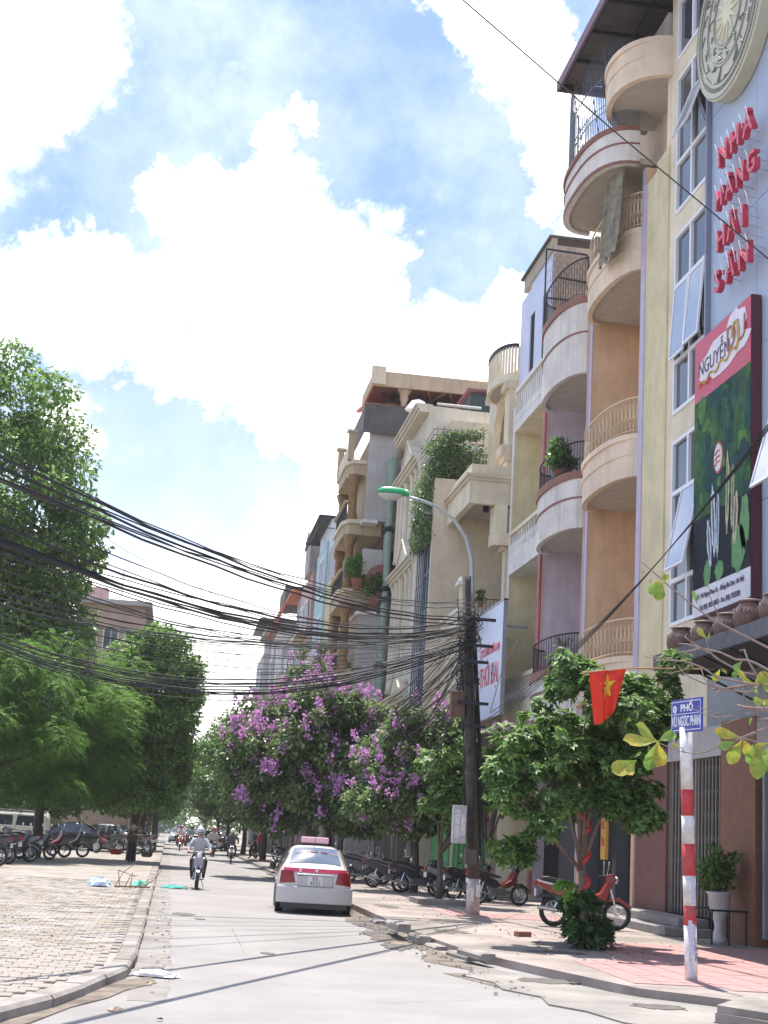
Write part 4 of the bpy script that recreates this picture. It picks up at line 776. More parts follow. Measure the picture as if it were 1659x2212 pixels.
# H: ornate white house ---------------------------------------------------
H_ = thing('ornate_white_house', 'narrow whitish house with fluted pilasters, little gables and red tin cap', 'house', (X2, 59.25, 0)); P = PF(59.25, X2); m_orn = plaster('plaster_ornate', (.66, .59, .48), .35)
boxes('wall', m_orn, H_, P(X2 + .25, X2 + 8, 59.25, 65.8, .12, 20.3)); b = MB()
for y in (59.4, 60.4, 61.6, 63.2, 64.3, 65.4):
    for q in ([(.22, 8.2), (.17, 8.5), (.15, 12.9), (.2, 13.1), (.25, 13.3)], [(.2, 14.3), (.16, 14.5), (.14, 17.4), (.24, 17.8)], [(.2, 3.2), (.17, 3.4), (.15, 7), (.22, 7.4)]): MB().lathe(q, (.08, y - 59.25, 0), 8).build('pilaster', m_orn, H_, True)
for z in (7.6, 13.4, 17.9, 20.2): boxes('cornice', m_orn, H_, P(X2 - .28, X2 + .4, 59.27, 65.8, z, z + .14), P(X2 - .18, X2 + .4, 59.27, 65.8, z - .14, z), P(X2 - .38, X2 + .4, 59.26, 65.8, z + .14, z + .22))
for z in (13.65, 18.2, 7.9):
    gable(H_, P, X2 - .3, X2 + .2, 60.1, 62.5, z, z + .95, m_orn, 'pediment'); gable(H_, P, X2 - .36, X2 + .25, 60.0, 62.6, z, z + .95, m_orn, 'pediment_moulding', .12)
for (y0, y1) in ((59.8, 61.2), (61.9, 62.9), (63.5, 65)):
    for (z0, z1) in ((8.6, 12.4), (14.7, 17.2), (3.6, 6.8)): window(H_, P, X2 + .24, y0, y1, z0, z1, 2, fr=.08, gm=m_gl)
boxes('attic_block', m_orn, H_, P(X2 + .1, X2 + 3, 62.3, 64.6, 20.42, 21.3)); MB().lathe([(.55, 0), (.62, .08), (.55, .2), (.3, .55), (.06, .62)], (.4, 4.4, 21.35), 4).build('finial', pl_wc, H_); b = MB()
for i in range(16): b.add([(.1 + i * .12, 3.2, 20.5 + .03 * (i % 2)), (.1 + (i + 1) * .12, 3.2, 20.5 + .03 * ((i + 1) % 2)), (.1 + (i + 1) * .12, 4.2, 21.2 + .03 * ((i + 1) % 2)), (.1 + i * .12, 4.2, 21.2 + .03 * (i % 2))], [(0, 1, 2, 3)])
b.build('red_tin', m_redtin, H_); 
pp = thing('green_column_pair', 'pair of pale green column pipes between the white and the brown house', 'column', (X2 - .18, 66.05, 0)); b = MB()
for dy in (0, .5): MB().lathe([(.20, 3), (.17, 3.4), (.16, 18.4), (.24, 18.8), (.26, 19.6)], (-.1, dy, 0), 10).build('shaft', m_pipe, pp, True)
b = MB(); [b.lathe([(.24, z), (.3, z + .12), (.24, z + .24)], (-.1, dy, 0), 10) for z in (9.5, 12.6, 13.1, 16) for dy in (0, .5)]; b.build('collars', m_iron, pp)

# I: brown portico house -------------------------------------------------------
I_ = thing('brown_portico_house', 'tall ochre and brown house with stacked portico balconies and grey side wall', 'house', (8, 66.6, 0)); P = PF(66.6, 8.0)
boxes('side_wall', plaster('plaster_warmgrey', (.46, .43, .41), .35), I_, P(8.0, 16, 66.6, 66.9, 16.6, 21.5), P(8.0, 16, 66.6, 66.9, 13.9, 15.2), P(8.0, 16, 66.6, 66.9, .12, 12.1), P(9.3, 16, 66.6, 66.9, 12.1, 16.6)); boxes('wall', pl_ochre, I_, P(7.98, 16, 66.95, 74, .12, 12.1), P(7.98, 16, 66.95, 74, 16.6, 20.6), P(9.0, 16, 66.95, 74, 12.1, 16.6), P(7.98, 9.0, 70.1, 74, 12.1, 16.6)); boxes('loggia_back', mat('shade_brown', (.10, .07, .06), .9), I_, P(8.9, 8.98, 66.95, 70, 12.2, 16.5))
boxes('sloped_slab', pl_wc, I_, P(7.85, 8.6, 66.4, 70, 16.45, 16.6), P(7.85, 8.8, 66.35, 70, 12.0, 12.15)); 
MB().lathe([(.75, 0), (.75, .12)], n=24, M=Matrix.Translation((.95, -.14, 13.7)) @ Matrix.Rotation(math.pi / 2, 4, 'X')).build('red_fan_panel', mat('fan_maroon', (.26, .10, .09), .8), I_)
for (z0, z1) in ((19.0, 20.55), (16.0, 17.7), (12.6, 14.3), (8.6, 10.2)):
    q = [(7.35, 67.4), (7.1, 68.2), (7.1, 71.6), (7.35, 72.4)]; pr = [(8.9, 67.3)] + q + [(8.9, 72.5)]
    o = MB().prism([(x - 8, y - 66.6) for x, y in pr], z0, z0 + .55).build('balcony', pl_ochre, I_); MB().prism([((x - 8) * 1.08 - .02, (y - 69.9) * 1.04 + 69.9 - 66.6) for x, y in pr], z0 + .55, z0 + .75).build('moulding', pl_beige, o)
    if z0 < 18:
        b = MB(); 
        for i in range(22): y = .9 + i * .22; b.bar((-.82, y, z0 + .75), (-.82, y, z1 - .1), .02, 4)
        b.build('rail_bars', m_iron, o); boxes('hand_rail', pl_ochre, o, (-.95, -.75, .8, 5.7, z1 - .12, z1))
    else: boxes('parapet', pl_beige, o, (-.9, -.7, .9, 5.7, z0 + .75, z1)); boxes('post', pl_ochre, o, (-.95, -.65, .75, 1.05, z0 + .75, z1 + .6), (-.95, -.65, 5.5, 5.8, z0 + .75, z1 + .9)); boxes('post_cap', pl_beige, o, (-1.05, -.55, .65, 1.15, z1 + .6, z1 + .7), (-1.05, -.55, 5.4, 5.9, z1 + .9, z1 + 1.0))
b = MB()
for (z0, z1) in ((2.5, 8.6), (9.35, 12.6), (13.35, 16.0), (16.75, 19.0)):
    for y in (1.0, 5.5): MB().lathe([(.32, z0), (.26, z0 + .25), (.22, z0 + .4), (.20, z1 - .5), (.3, z1 - .25), (.36, z1)], (-.55, y, 0), 10).build('column', mat('column_brown', (.25, .14, .055), .7, var=.3), I_, True)
boxes('tin_wall', m_rust, I_, P(7.6, 15, 66.3, 66.36, 20.9, 22.35), P(7.6, 7.66, 66.36, 73, 20.9, 22.2)); b = MB()
for i in range(54): b.add([(-.4 + i * .13, -.4, 22.35 + .04 * (i % 2)), (-.4 + (i + 1) * .13, -.4, 22.35 + .04 * ((i + 1) % 2)), (-.4 + (i + 1) * .13, 4.6, 23.3 + .04 * ((i + 1) % 2)), (-.4 + i * .13, 4.6, 23.3 + .04 * (i % 2))], [(0, 1, 2, 3)])
b.build('red_tin_roof', m_redtin, I_)
cnp = thing('coffered_canopy', 'broad flat roof canopy with ochre edge and diamond coffers over the brown house', 'roof canopy', (8, 66.2, 23.25)); m_cof = mat('coffer_brown', (.17, .10, .075), .8, var=.2)
boxes('slab', mat('slab_brown', (.20, .13, .10), .8), cnp, (0, 13, 0, 4.2, .3, .55)); boxes('edge_beam', pl_ochre, cnp, (-.1, 13, -.15, 0, .0, .75), (-.1, 0, 0, 4.2, .1, .7), (0, 13, 4.2, 4.3, .05, .6)); boxes('corner_block', pl_beige, cnp, (-.2, .5, -.3, -.151, .05, .95))
b = MB()
for i in range(10):
    x = 2.6 + i * 1.1
    b.add([(x, .1, .28), (x + .1, .1, .28), (x + 1.2, 4.1, .28), (x + 1.1, 4.1, .28), (x, .1, .1), (x + .1, .1, .1), (x + 1.2, 4.1, .1), (x + 1.1, 4.1, .1)], [(4, 5, 6, 7), (0, 4, 7, 3), (1, 2, 6, 5)]); b.add([(x + 1.1, .1, .28), (x + 1.2, .1, .28), (x + .1, 4.1, .28), (x, 4.1, .28), (x + 1.1, .1, .12), (x + 1.2, .1, .12), (x + .1, 4.1, .12), (x, 4.1, .12)], [(7, 6, 5, 4), (3, 7, 4, 0), (5, 6, 2, 1)])
b.build('coffers', mat('coffer_rib', (.36, .25, .14), .8), cnp); boxes('soffit_field', m_cof, cnp, (2.5, 12.8, .05, 4.15, .22, .29)); boxes('rosette', mat('rosette_dark', (.10, .05, .04), .8), cnp, (.6, 1.9, 1.9, 2.3, .24, .29), (1.1, 1.4, 1.5, 2.7, .24, .29))
for (x, y) in ((1.55, .4), (1.35, 3.4), (4.8, .4), (4.4, 3.4)): MB().lathe([(.16, -3.4), (.14, -.6), (.22, -.4), (.2, -.2), (.34, .0), (.36, .22)], (x, y, 0), 10).build('column', pl_ochre, cnp, True)
tag(MB().bar((10.0, 68, 24.5), (10.05, 68, 26.6), .025, 4).build('roof_antenna', m_steel), 'thin lightning rod on the coffered canopy', 'antenna')

# J, K, L: farther houses
J_ = thing('white_block_house', 'white narrow house with black awning roof beyond the brown house', 'house', (8, 76, 0)); P = PF(76, 8)
boxes('wall', plaster('plaster_pale', (.62, .66, .70), .25), J_, P(8.0, 16, 83.2, 90, .12, 20.2)); boxes('grey_wall', plaster('plaster_blueg', (.36, .37, .40), .3), J_, P(7.95, 16, 79, 83.19, .12, 18.1)); boxes('awning_roof', m_iron, J_, P(7.2, 14, 83.0, 92, 20.2, 20.35)); boxes('teal_trim', mat('teal_trim', (.30, .48, .48), .6), J_, P(7.9, 7.99, 84, 90, .12, 19.0))
for z in (15.8, 12.2, 8.6, 5): window(J_, P, 7.88, 84.6, 87.4, z, z + 2.4, 3, fr=.12)
b = MB(); b.bar((-.8, 7.2, 19.6), (-.8, 12, 19.6), .03, 4); b.bar((-.8, 7.2, 19.6), (-.8, 7.2, 20.2), .03, 4); b.bar((-.8, 7.2, 19.6), (.2, 7.2, 19.6), .03, 4); b.build('awning_bracket', m_iron, J_); boxes('balcony', pl_wc, J_, P(7.3, 7.9, 84, 89.5, 11.2, 11.6), P(7.3, 7.4, 84, 89.5, 11.6, 12.2))
boxes('yellow_band', mat('shutter_yellow', (.50, .40, .22), .7), J_, P(7.86, 7.94, 79.6, 82.6, 4, 16))
K0 = thing('pink_brown_house', 'brown house with a pointed dark roof behind the white block', 'house', (8, 91, 0)); P = PF(91, 8); boxes('wall', pl_pinkp, K0, P(7.9, 16, 92.5, 101, .12, 18.6)); boxes('tower', pl_grey2, K0, P(7.6, 12, 92.6, 96, 18.6, 20.6)); gable(K0, P, 7.5, 12, 92.3, 96.3, 20.6, 21.6, m_rust, 'roof')
for z in (15, 11.5, 8, 4.5): window(K0, P, 7.82, 94, 96, z, z + 2, 2, fr=.1); window(K0, P, 7.82, 97.5, 99.5, z, z + 2, 2, fr=.1); boxes('balcony', pl_cream, K0, P(7.2, 7.82, 93.5, 100, z - .5, z - .2))
K_ = thing('red_tile_house', 'old grey house with a steep red tiled roof far along the row', 'house', (8, 103, 0)); P = PF(103, 8); boxes('wall', pl_grey2, K_, P(8.0, 16, 103.2, 119, .12, 16.6)); boxes('roof_room', pl_grey, K_, P(8.2, 16, 104, 108, 16.6, 19.0)); boxes('flat_roof', m_rtile, K_, P(7.4, 14, 103.5, 110, 19.0, 19.2))
b = MB()
for i in range(22): zt = 20.0 - i * .13; b.box(-.4 - i * .05, -.2 - i * .045, 10, 15.8, zt - .14, zt)
b.build('tiles', m_rtile, K_); boxes('dark_gable', m_rust, K_, P(7.5, 12, 112.5, 118.8, 19.6, 20.9))
for z in (13, 9.5, 6): window(K_, P, 7.93, 105, 107, z, z + 2, 2, fr=.12); window(K_, P, 7.93, 111, 114, z, z + 2, 2, fr=.12); boxes('balcony', pl_ochre, K_, P(7.1, 7.93, 104, 110, z - .7, z - .3), P(7.1, 7.2, 104, 110, z - .3, z + .3))
L_ = thing('far_white_house', 'pale slim house at the far end of the row under a flat awning', 'house', (8, 125, 0)); P = PF(125, 8); boxes('wall', pl_wc, L_, P(8.0, 16, 125, 134, .12, 19.0)); boxes('grey_face', pl_grey, L_, P(7.9, 7.99, 127, 129, 3, 18)); boxes('awning', pl_grey2, L_, P(7.0, 10, 124, 136, 19.2, 19.5)); boxes('tower', pl_grey, L_, P(7.6, 16, 138, 150, .12, 18.5)); boxes('top_awning', m_iron, L_, P(6.9, 16, 137.5, 150, 21.6, 21.8)); boxes('top_room', pl_grey2, L_, P(8.2, 16, 140, 150, 18.5, 21.6))
for z in (15, 11.5, 8): window(L_, P, 7.9, 130, 132.6, z, z + 2, 2, fr=.12); window(L_, P, 7.52, 140, 144, z, z + 2, 2, fr=.12)
# far houses at street level: dark sheets added for deep shade, then shopfronts
for hh, X0_, y0_, y1_, par in ((3.3, 9.37, 55.65, 59.1, F_), (3.3, 9.6, 59.3, 65.7, H_), (3.6, 7.93, 67.0, 73.9, I_), (3.4, 7.9, 79.2, 89.8, J_), (3.2, 7.86, 92.7, 100.8, K0), (3.2, 7.95, 103.4, 118, K_)):
    boxes('street_shade_sheet', mat('ground_floor_shade', (.05, .042, .04), .7, var=.4, scale=1.5), par, (X0_ - .05 - par.location.x, X0_ - .012 - par.location.x, y0_ - par.location.y, y1_ - par.location.y, .15, hh + 1.6))
m_shop = mat('shopfront_dark', (.035, .03, .03), .6, var=.5, scale=2); cols = [(.30, .10, .08), (.30, .27, .22), (.08, .13, .25), (.34, .24, .10), (.22, .22, .24), (.07, .22, .17)]
for i, y in enumerate([56.2, 60.2, 63.0, 68, 71.5, 76, 80, 84.5, 94, 105, 112, 127]):
    x = 9.3 if y < 66 else 7.85; t = thing('shopfront', ['maroon', 'stone grey', 'navy', 'ochre', 'grey', 'green'][i % 6] + ' fascia shopfront ' + ['under the glass strip', 'at the left half of the ornate house', 'at the right half of the ornate house', 'below the portico', 'beyond the portico columns', 'just before the white block', 'under the grey wall', 'under the white block', 'beneath the brown pointed house', 'beneath the red tiles', 'left of the red tiles', 'of the farthest pale house'][i], 'shopfront', (x, y, .12))
    boxes('opening', m_shop, t, (-.06, -.01, 0, 2.6, 0, 3.1)); boxes('fascia', mat('fascia_%d' % (i % 6), cols[i % 6], .6, var=.2), t, (-.25, -.01, -.1, 2.7, 3.15, 3.9)); boxes('post', pl_grey2, t, (-.12, -.0, -.2, -.02, 0, 3.1), (-.12, -.0, 2.62, 2.8, 0, 3.1))

# ------------------------------------------------------------------ left side: far building, towers, wall
lb = thing('orange_brick_building', 'orange brown four storey building behind the left trees with flagpole', 'building', (-8.4, 110, 0)); m_ob = plaster('plaster_orange', (.42, .29, .22), .35)
boxes('wall', m_ob, lb, (0, 5.2, 0, 12, 0, 17.2)); boxes('attic', m_ob, lb, (.1, 5.1, .2, 12, 17.2, 18.1)); boxes('cornice', pl_grey2, lb, (-.3, 5.6, -.35, 12, 17.9, 18.25)); boxes('roof_tank', pl_pinkp, lb, (.2, 2.0, 3, 5, 18.25, 19.6))
for j in range(4):
    for i in range(3):
        w = boxes('window', pl_wc, lb, (.5 + i * 1.6, 1.7 + i * 1.6, -.06, -.004, 14.4 - j * 3.6, 16.1 - j * 3.6)); boxes('pane', m_gl, w, (.6 + i * 1.6, 1.08 + i * 1.6, -.08, -.062, 14.5 - j * 3.6, 16.0 - j * 3.6), (1.14 + i * 1.6, 1.6 + i * 1.6, -.08, -.062, 14.5 - j * 3.6, 16.0 - j * 3.6))
b = MB()
for i in range(24): b.box(.1 + i * .21, .17 + i * .21, -.9, -.82, 13.2, 13.9)
b.box(0, 5.2, -.95, -.8, 13.9, 14.0); b.box(0, 5.2, -.95, -.004, 12.95, 13.2); b.build('balustrade', pl_beige, lb); MB().bar((3.1, 2, 18.2), (3.1, 2, 21.0), .05, 5).build('flagpole', pl_wc, lb)
b = MB(); 
fb = thing('far_tower', 'hazy grey high-rise at the far end of the street', 'tower', (-3.2, 420, 0)); boxes('shaft', mat('tower_grey', (.40, .44, .50), .7), fb, (0, 6.5, 0, 8, 0, 27)); boxes('top', mat('tower_grey', (.4, .44, .5)), fb, (1.2, 4.5, 1, 7, 27, 30)); 
for j in range(8): boxes('window_band', m_gl, fb, (.6, 5.9, -.05, 0, 3 + j * 3, 4.4 + j * 3))
lw = thing('yard_wall', 'low shaded reddish wall behind the parked vehicles on the left', 'wall', (-26, 122, 0)); boxes('wall', plaster('wall_redbrown', (.13, .085, .07), .5), lw, (0, 24.5, 0, .25, 0, 2.6)); boxes('coping', pl_grey2, lw, (0, 24.5, -.05, .3, 2.6, 2.75))

# ------------------------------------------------------------------ trees
def leafmat(name, a, b2, tr=.22, rough=.45): return mat(name, a, rough, var=.25, scale=.8, hue2=b2, island=.35, trans=tr, spec=.4)
lf_big = leafmat('leaf_mango', (.125, .235, .055), (.20, .33, .08), .4); lf_bright = leafmat('leaf_feather', (.17, .33, .04), (.10, .22, .035), .42, .6); lf_glossy = mat('leaf_glossy', (.085, .175, .04), .55, var=.25, scale=1, hue2=(.16, .27, .07), island=.5, trans=.38, spec=.5)
lf_myr = leafmat('leaf_myrtle', (.12, .195, .065), (.19, .27, .11), .34, .42); lf_dark = leafmat('leaf_shade', (.09, .18, .045), (.15, .25, .06), .36); lf_mid = leafmat('leaf_mid', (.09, .19, .045), (.15, .27, .07), .35); flow = mat('flower_magenta', (.70, .34, .64), .7, var=.2, scale=5, island=.25, hue2=(.56, .28, .58), trans=.3); bark = mat('bark_brown', (.09, .07, .055), .95, var=.35, scale=8, bump=.8, bscale=25); bark_l = mat('bark_pale', (.20, .16, .13), .9, var=.3, scale=7, bump=.5, bscale=20)
TREES = {}
def tree(label, base, crowns, r0, n, ln, wd, leaf, mode='leaf', trunk_top=None, flowers=None, barkm=None, seed=1, k=8, name='tree', droop=.3, group=None, lean=(0, 0)):
    """crowns: (cx, cy, cz, rx, ry, rz, number of clumps, clump radius)"""
    t = thing(name, label, 'tree', base, 0, group); cs = np.concatenate([clump_set(c[6], (c[0] - base[0], c[1] - base[1], c[2] - base[2]), c[3:6], c[7], seed=seed * 10 + i, lo=.35) for i, c in enumerate(crowns)] + [clump_set(max(3, c[6] // 4), (c[0] - base[0], c[1] - base[1], c[2] - base[2]), tuple(1.18 * v for v in c[3:6]), c[7] * .42, seed=seed * 10 + i + 5, lo=.95) for i, c in enumerate(crowns)])
    zt = trunk_top or (crowns[0][2] - base[2])
    limb_set((0, 0, 0), zt, [tuple(c) for c in cs], r0, lean=lean, n=9, seed=seed).build('trunk', barkm or bark, t, True)
    V, Fq = (leaf_cloud(cs, n, ln, wd, seed, droop) if mode == 'leaf' else whorls(cs, n, k, ln, wd, seed) if mode == 'whorl' else fronds(cs, n, k, ln, seed))
    cr = np_mesh('crown', V, Fq, leaf, t)
    if flowers:
        (nf, fs, bias) = flowers; g = np.random.default_rng(seed + 50); sel = cs[np.argsort(-(cs[:, 2] * 1.0 - cs[:, 1] * .7 + bias[0] * cs[:, 0] + g.normal(size=len(cs)) * bias[1]))][: max(6, int(len(cs) * bias[2]))]
        i = g.integers(0, len(sel), nf); d = unit(g.normal(size=(nf, 3)) + np.array([-.3, -.9, .7])); tip = sel[i, :3] + d * sel[i, 3:4] * (1.0 + .3 * g.random((nf, 1)))
        VV = []
        for q in range(26):
            h = g.random(nf)[:, None]; off = g.normal(size=(nf, 3)) * (fs * .30 * (1.15 - h)) + np.array([0, 0, 1.0]) * h * fs * 1.2
            VV.append(leaf_quads(tip + off, unit(g.normal(size=(nf, 3))), unit(g.normal(size=(nf, 3))), np.full(nf, fs * .38), np.full(nf, fs * .16))[0])
        V = np.concatenate(VV); np_mesh('flowers', V, np.arange(len(V)).reshape(-1, 4), flow, t)
    return t
# left side
tree('huge dark green broadleaf tree towering at the left edge', (-10.5, 62, .1), [(-10.2, 62, 15.6, 4.6, 4.5, 5.2, 80, 1.25), (-7.6, 62, 11.8, 3.4, 3.5, 3.4, 46, 1.0), (-11, 62, 20, 2.6, 3, 2.2, 26, .9), (-6.0, 61.5, 14.6, 1.6, 1.6, 1.4, 10, .7), (-4.9, 61.5, 11.9, 1.3, 1.5, 1.2, 9, .6), (-8.2, 62, 9.0, 3.4, 3, 1.8, 30, .9)], .45, 64000, .26, .075, lf_big, seed=1, trunk_top=13)
tree('feathery bright green flame tree at the left edge below the big tree', (-9.3, 56.5, .1), [(-7.6, 56.5, 3.0, 3.2, 2.0, .6, 26, .5), (-8.0, 56.5, 6.4, 3.6, 2.8, 2.7, 80, .85), (-8.3, 54.5, 4.4, 2.8, 2.0, 1.6, 50, .7), (-5.4, 56, 5.2, 1.6, 1.6, 1.7, 26, .6)], .28, 14000, .42, 0, lf_bright, mode='frond', k=8, seed=2, trunk_top=5)
tree('feathery flame tree between the orange building and the street', (-5.4, 62, .1), [(-4.4, 61, 3.0, 2.4, 2.0, .6, 22, .5), (-5.2, 61, 7.0, 2.9, 2.6, 2.6, 70, .85), (-4.1, 60, 4.6, 2.0, 1.8, 1.6, 40, .65), (-2.9, 60, 6.2, 1.2, 1.4, 1.3, 18, .55)], .24, 11000, .40, 0, lf_bright, mode='frond', k=8, seed=3, trunk_top=5)
tree('dark glossy broadleaf tree beside the left kerb with a straight trunk', (-1.55, 65, .1), [(-1.6, 64.5, 2.9, 1.8, 1.6, .5, 20, .42), (-1.4, 65, 6.6, 2.0, 2.3, 3.1, 76, .66), (-1.1, 64, 9.0, 1.4, 1.5, 1.3, 24, .5), (.0, 64.5, 7.7, .85, 1.2, .9, 12, .42), (-2.0, 64, 4.0, 2.0, 1.9, 1.5, 40, .6), (-.3, 64.4, 4.6, 1.0, 1.3, 1.4, 18, .5)], .2, 52000, .19, .06, lf_big, seed=4, trunk_top=7)
tree('second street tree on the left pavement behind the broadleaf one', (-.9, 92, .1), [(-1.9, 92, 6.4, 2.6, 3.0, 3.2, 44, .9), (-4.4, 92, 5.0, 2.4, 2.4, 2.4, 26, .9)], .2, 20000, .26, .08, lf_dark, seed=5, trunk_top=6)
tree('shaded tree behind the parked cars on the left', (-6.8, 84, .1), [(-6.0, 95, 3.0, 5.0, 2.6, .9, 36, .8), (-6.8, 84, 5.0, 4.0, 2.6, 2.6, 46, 1.0), (-3.6, 82, 3.6, 2.0, 2.0, 1.1, 18, .6)], .2, 20000, .26, .08, lf_dark, seed=6, trunk_top=4)
tree('shaded tree behind the white van', (-13, 86, .1), [(-12, 86, 5.4, 4.6, 2.8, 2.8, 50, 1.0), (-12, 84, 3.0, 4.4, 2.4, .8, 30, .7)], .22, 18000, .28, .09, lf_dark, seed=7, trunk_top=4)
for i, (x, y, s, lab) in enumerate([(-2.0, 112, 1.0, 'light green street tree far down the left side'), (-2.2, 134, 1.1, 'next light green tree farther down the left side'), (-2.2, 160, 1.2, 'last distinct tree far down the left kerb'), (-9, 128, 1.2, 'tree rising behind the reddish yard wall')]):
    tree(lab, (x, y, .1), [(x + .5, y, 5.2 * s, 2.4 * s, 3 * s, 2.6 * s, 36, .9), (x + .8, y - 2, 3.6 * s, 1.7 * s, 2, 1.2 * s, 16, .6)], .18, 11000, .28, .1, lf_mid, seed=20 + i, trunk_top=4)
# right side
tree('leafy roadside tree with whorled glossy leaves and red ribbon trunk', (7.25, 25.0, .12), [(7.6, 26.6, 3.4, 1.0, .9, .8, 18, .30), (7.35, 25, 3.9, 1.1, 1.3, 1.0, 32, .34), (6.5, 24.8, 3.2, .85, .9, .7, 20, .28), (8.3, 25, 4.2, .7, .8, .65, 16, .28), (6.1, 24.6, 2.3, .65, .6, .35, 12, .22), (7.9, 24.8, 2.8, .7, .8, .55, 16, .27), (6.0, 24.6, 1.8, .45, .4, .25, 7, .18), (6.9, 25, 4.85, .35, .4, .25, 6, .2), (8.7, 25, 5.1, .3, .3, .3, 5, .18), (5.9, 24.7, 2.9, .35, .5, .5, 6, .2)], .075, 4300, .15, .03, lf_glossy, mode='whorl', seed=31, trunk_top=2.6, k=8, lean=(-.1, -.1), barkm=bark_l)
tree('small leafy tree with bright whorls behind the utility pole', (7.3, 39.0, .12), [(7.7, 39, 3.7, .85, .9, .65, 22, .36), (8.7, 38.6, 3.3, .6, .7, .55, 12, .32), (7.4, 38.8, 2.8, .45, .5, .5, 9, .28), (8.2, 38.4, 4.3, .5, .5, .4, 9, .26)], .10, 1250, .18, .04, lf_glossy, mode='whorl', seed=32, trunk_top=2.6, k=7)
tree('big crape myrtle covered in magenta flowers over the road edge', (6.1, 56, .12), [(4.8, 56, 4.7, 2.5, 2.4, 2.1, 90, .6), (6.5, 55.5, 4.9, 1.8, 2, 2.0, 50, .55), (3.2, 55, 4.3, 1.2, 1.3, 1.3, 22, .45), (4.9, 55, 2.7, 2.2, 1.6, .9, 40, .45), (7.0, 54, 2.9, 1.2, 1.4, 1.1, 22, .45), (5.4, 55, 6.6, 1.2, 1.2, .7, 14, .4)], .16, 62000, .20, .06, lf_myr, seed=33, trunk_top=3.4, flowers=(340, .36, (-.25, 1.3, .7)), name='crape_myrtle')
tree('crape myrtle with sparser magenta flowers just left of the utility pole', (7.9, 46.5, .12), [(7.9, 46.5, 4.2, 1.7, 1.7, 1.5, 66, .48), (9.5, 46, 4.7, 1.3, 1.2, 1.1, 32, .42), (7.0, 46, 3.2, 1.2, 1.2, 1.1, 32, .4), (8.4, 46, 2.7, 1.5, 1.2, .7, 24, .36)], .13, 40000, .17, .052, lf_myr, seed=34, trunk_top=3.0, flowers=(210, .27, (.5, 1.4, .85)), name='crape_myrtle')
tree('tall crape myrtle flowering above the cables before the green columns', (6.6, 70, .12), [(7.0, 70, 8.4, 1.9, 1.8, 1.9, 40, .6), (5.2, 70, 6.4, 1.5, 1.6, 1.7, 26, .55), (8.6, 70, 7.4, 1.3, 1.5, 2.0, 20, .6), (6.6, 69.5, 5.0, 2.6, 1.6, 1.4, 30, .6)], .2, 30000, .22, .07, lf_myr, seed=35, trunk_top=6, flowers=(130, .36, (0, 1.0, .6)), name='crape_myrtle')
tree('pale magenta myrtle bush behind the utility pole beside the billboard', (9.6, 43.5, .12), [(9.8, 43.5, 4.4, .8, .8, .7, 18, .34)], .07, 7000, .15, .045, lf_myr, seed=36, trunk_top=3, flowers=(34, .22, (.2, 1, .9)), name='crape_myrtle')
for i, (x, y, h, lab) in enumerate([(5.3, 82, 1.0, 'dull green street tree left of the big myrtle'), (5.0, 98, 1.1, 'street tree with pale leaf tips farther along the right kerb'), (4.6, 116, 1.1, 'dark street tree on the right before the bend'), (4.6, 140, 1.25, 'faint street tree on the right near the horizon'), (4.2, 175, 1.3, 'farthest street tree closing the right side')]):
    tree(lab, (x, y, .12), [(x - .6, y, 5.4 * h, 2.5, 3, 2.5 * h, 50, .8), (x - 1.4, y - 1, 3.8 * h, 1.7, 2, 1.3, 20, .6), (x + 1.4, y, 4.0, 1.8, 2, 2, 22, .7)], .17, 19000 if i < 3 else 9000, .24, .08, [lf_myr, lf_mid, lf_dark][i % 3], seed=40 + i, trunk_top=4)
# closing mass of trees where the street bends away
cs = np.concatenate([clump_set(40, (x, y, 5), (6, 6, 4.6), 1.6, seed=60 + i) for i, (x, y) in enumerate([(-6, 210), (-10, 240), (2, 270), (9, 240), (5, 300), (-3, 300), (-16, 200), (-24, 190)])])
V, Fq = leaf_cloud(cs, 22000, .6, .22, 71); o = np_mesh('distant_trees', V, Fq, lf_dark); o['kind'] = 'stuff'; o['label'] = 'mass of trees closing the far end of the street'
# shrub at the foot of the leafy tree, creeper, potted plants
t = thing('shrub', 'low dark shrub with one bright shoot at the foot of the leafy tree', 'shrub', (7.25, 24.85, .12)); cs = clump_set(22, (0, 0, .42), (.42, .42, .42), .17, seed=80, zmin=.08); V, Fq = whorls(cs, 420, 6, .14, .03, 81); np_mesh('leaves', V, Fq, mat('leaf_shrub', (.03, .075, .025), .4, var=.3, hue2=(.055, .12, .03), island=.3, trans=.15), t)
V, Fq = whorls(clump_set(5, (-.36, -.15, .95), (.1, .1, .14), .09, seed=82), 22, 6, .13, .03, 83); np_mesh('bright_shoot', V, Fq, mat('leaf_fresh', (.20, .40, .07), .4, trans=.4, island=.2), t); limb_set((0, 0, 0), .5, [tuple(c) for c in cs], .03, n=8).build('stems', bark, t)
b = MB(); g = random.Random(3)
for i in range(14): b.tube([(7.0 + i * .04, 24.7 + g.uniform(-.2, .2), .14), (6.85 + i * .055, 24.55 + g.uniform(-.3, .2), .26), (6.75 + i * .075, 24.5, .16)], .018, 4)
tag(b.build('root_debris', m_dirt), 'dark heap of soil and dead stems under the shrub', 'soil heap')
rb_ = mat('ribbon_red', (.55, .05, .04), .6); b = MB()
for z0 in (0,):
    pts = [(7.25 + .09 * math.cos(a * .8) + .010 * a * 0, 25 + .09 * math.sin(a * .8), .75 + a * .062) for a in range(0, 34)]; b.tube(pts, .05, 6)
tag(b.build('red_ribbon', rb_), 'red ribbon wound round the trunk of the leafy tree', 'ribbon')
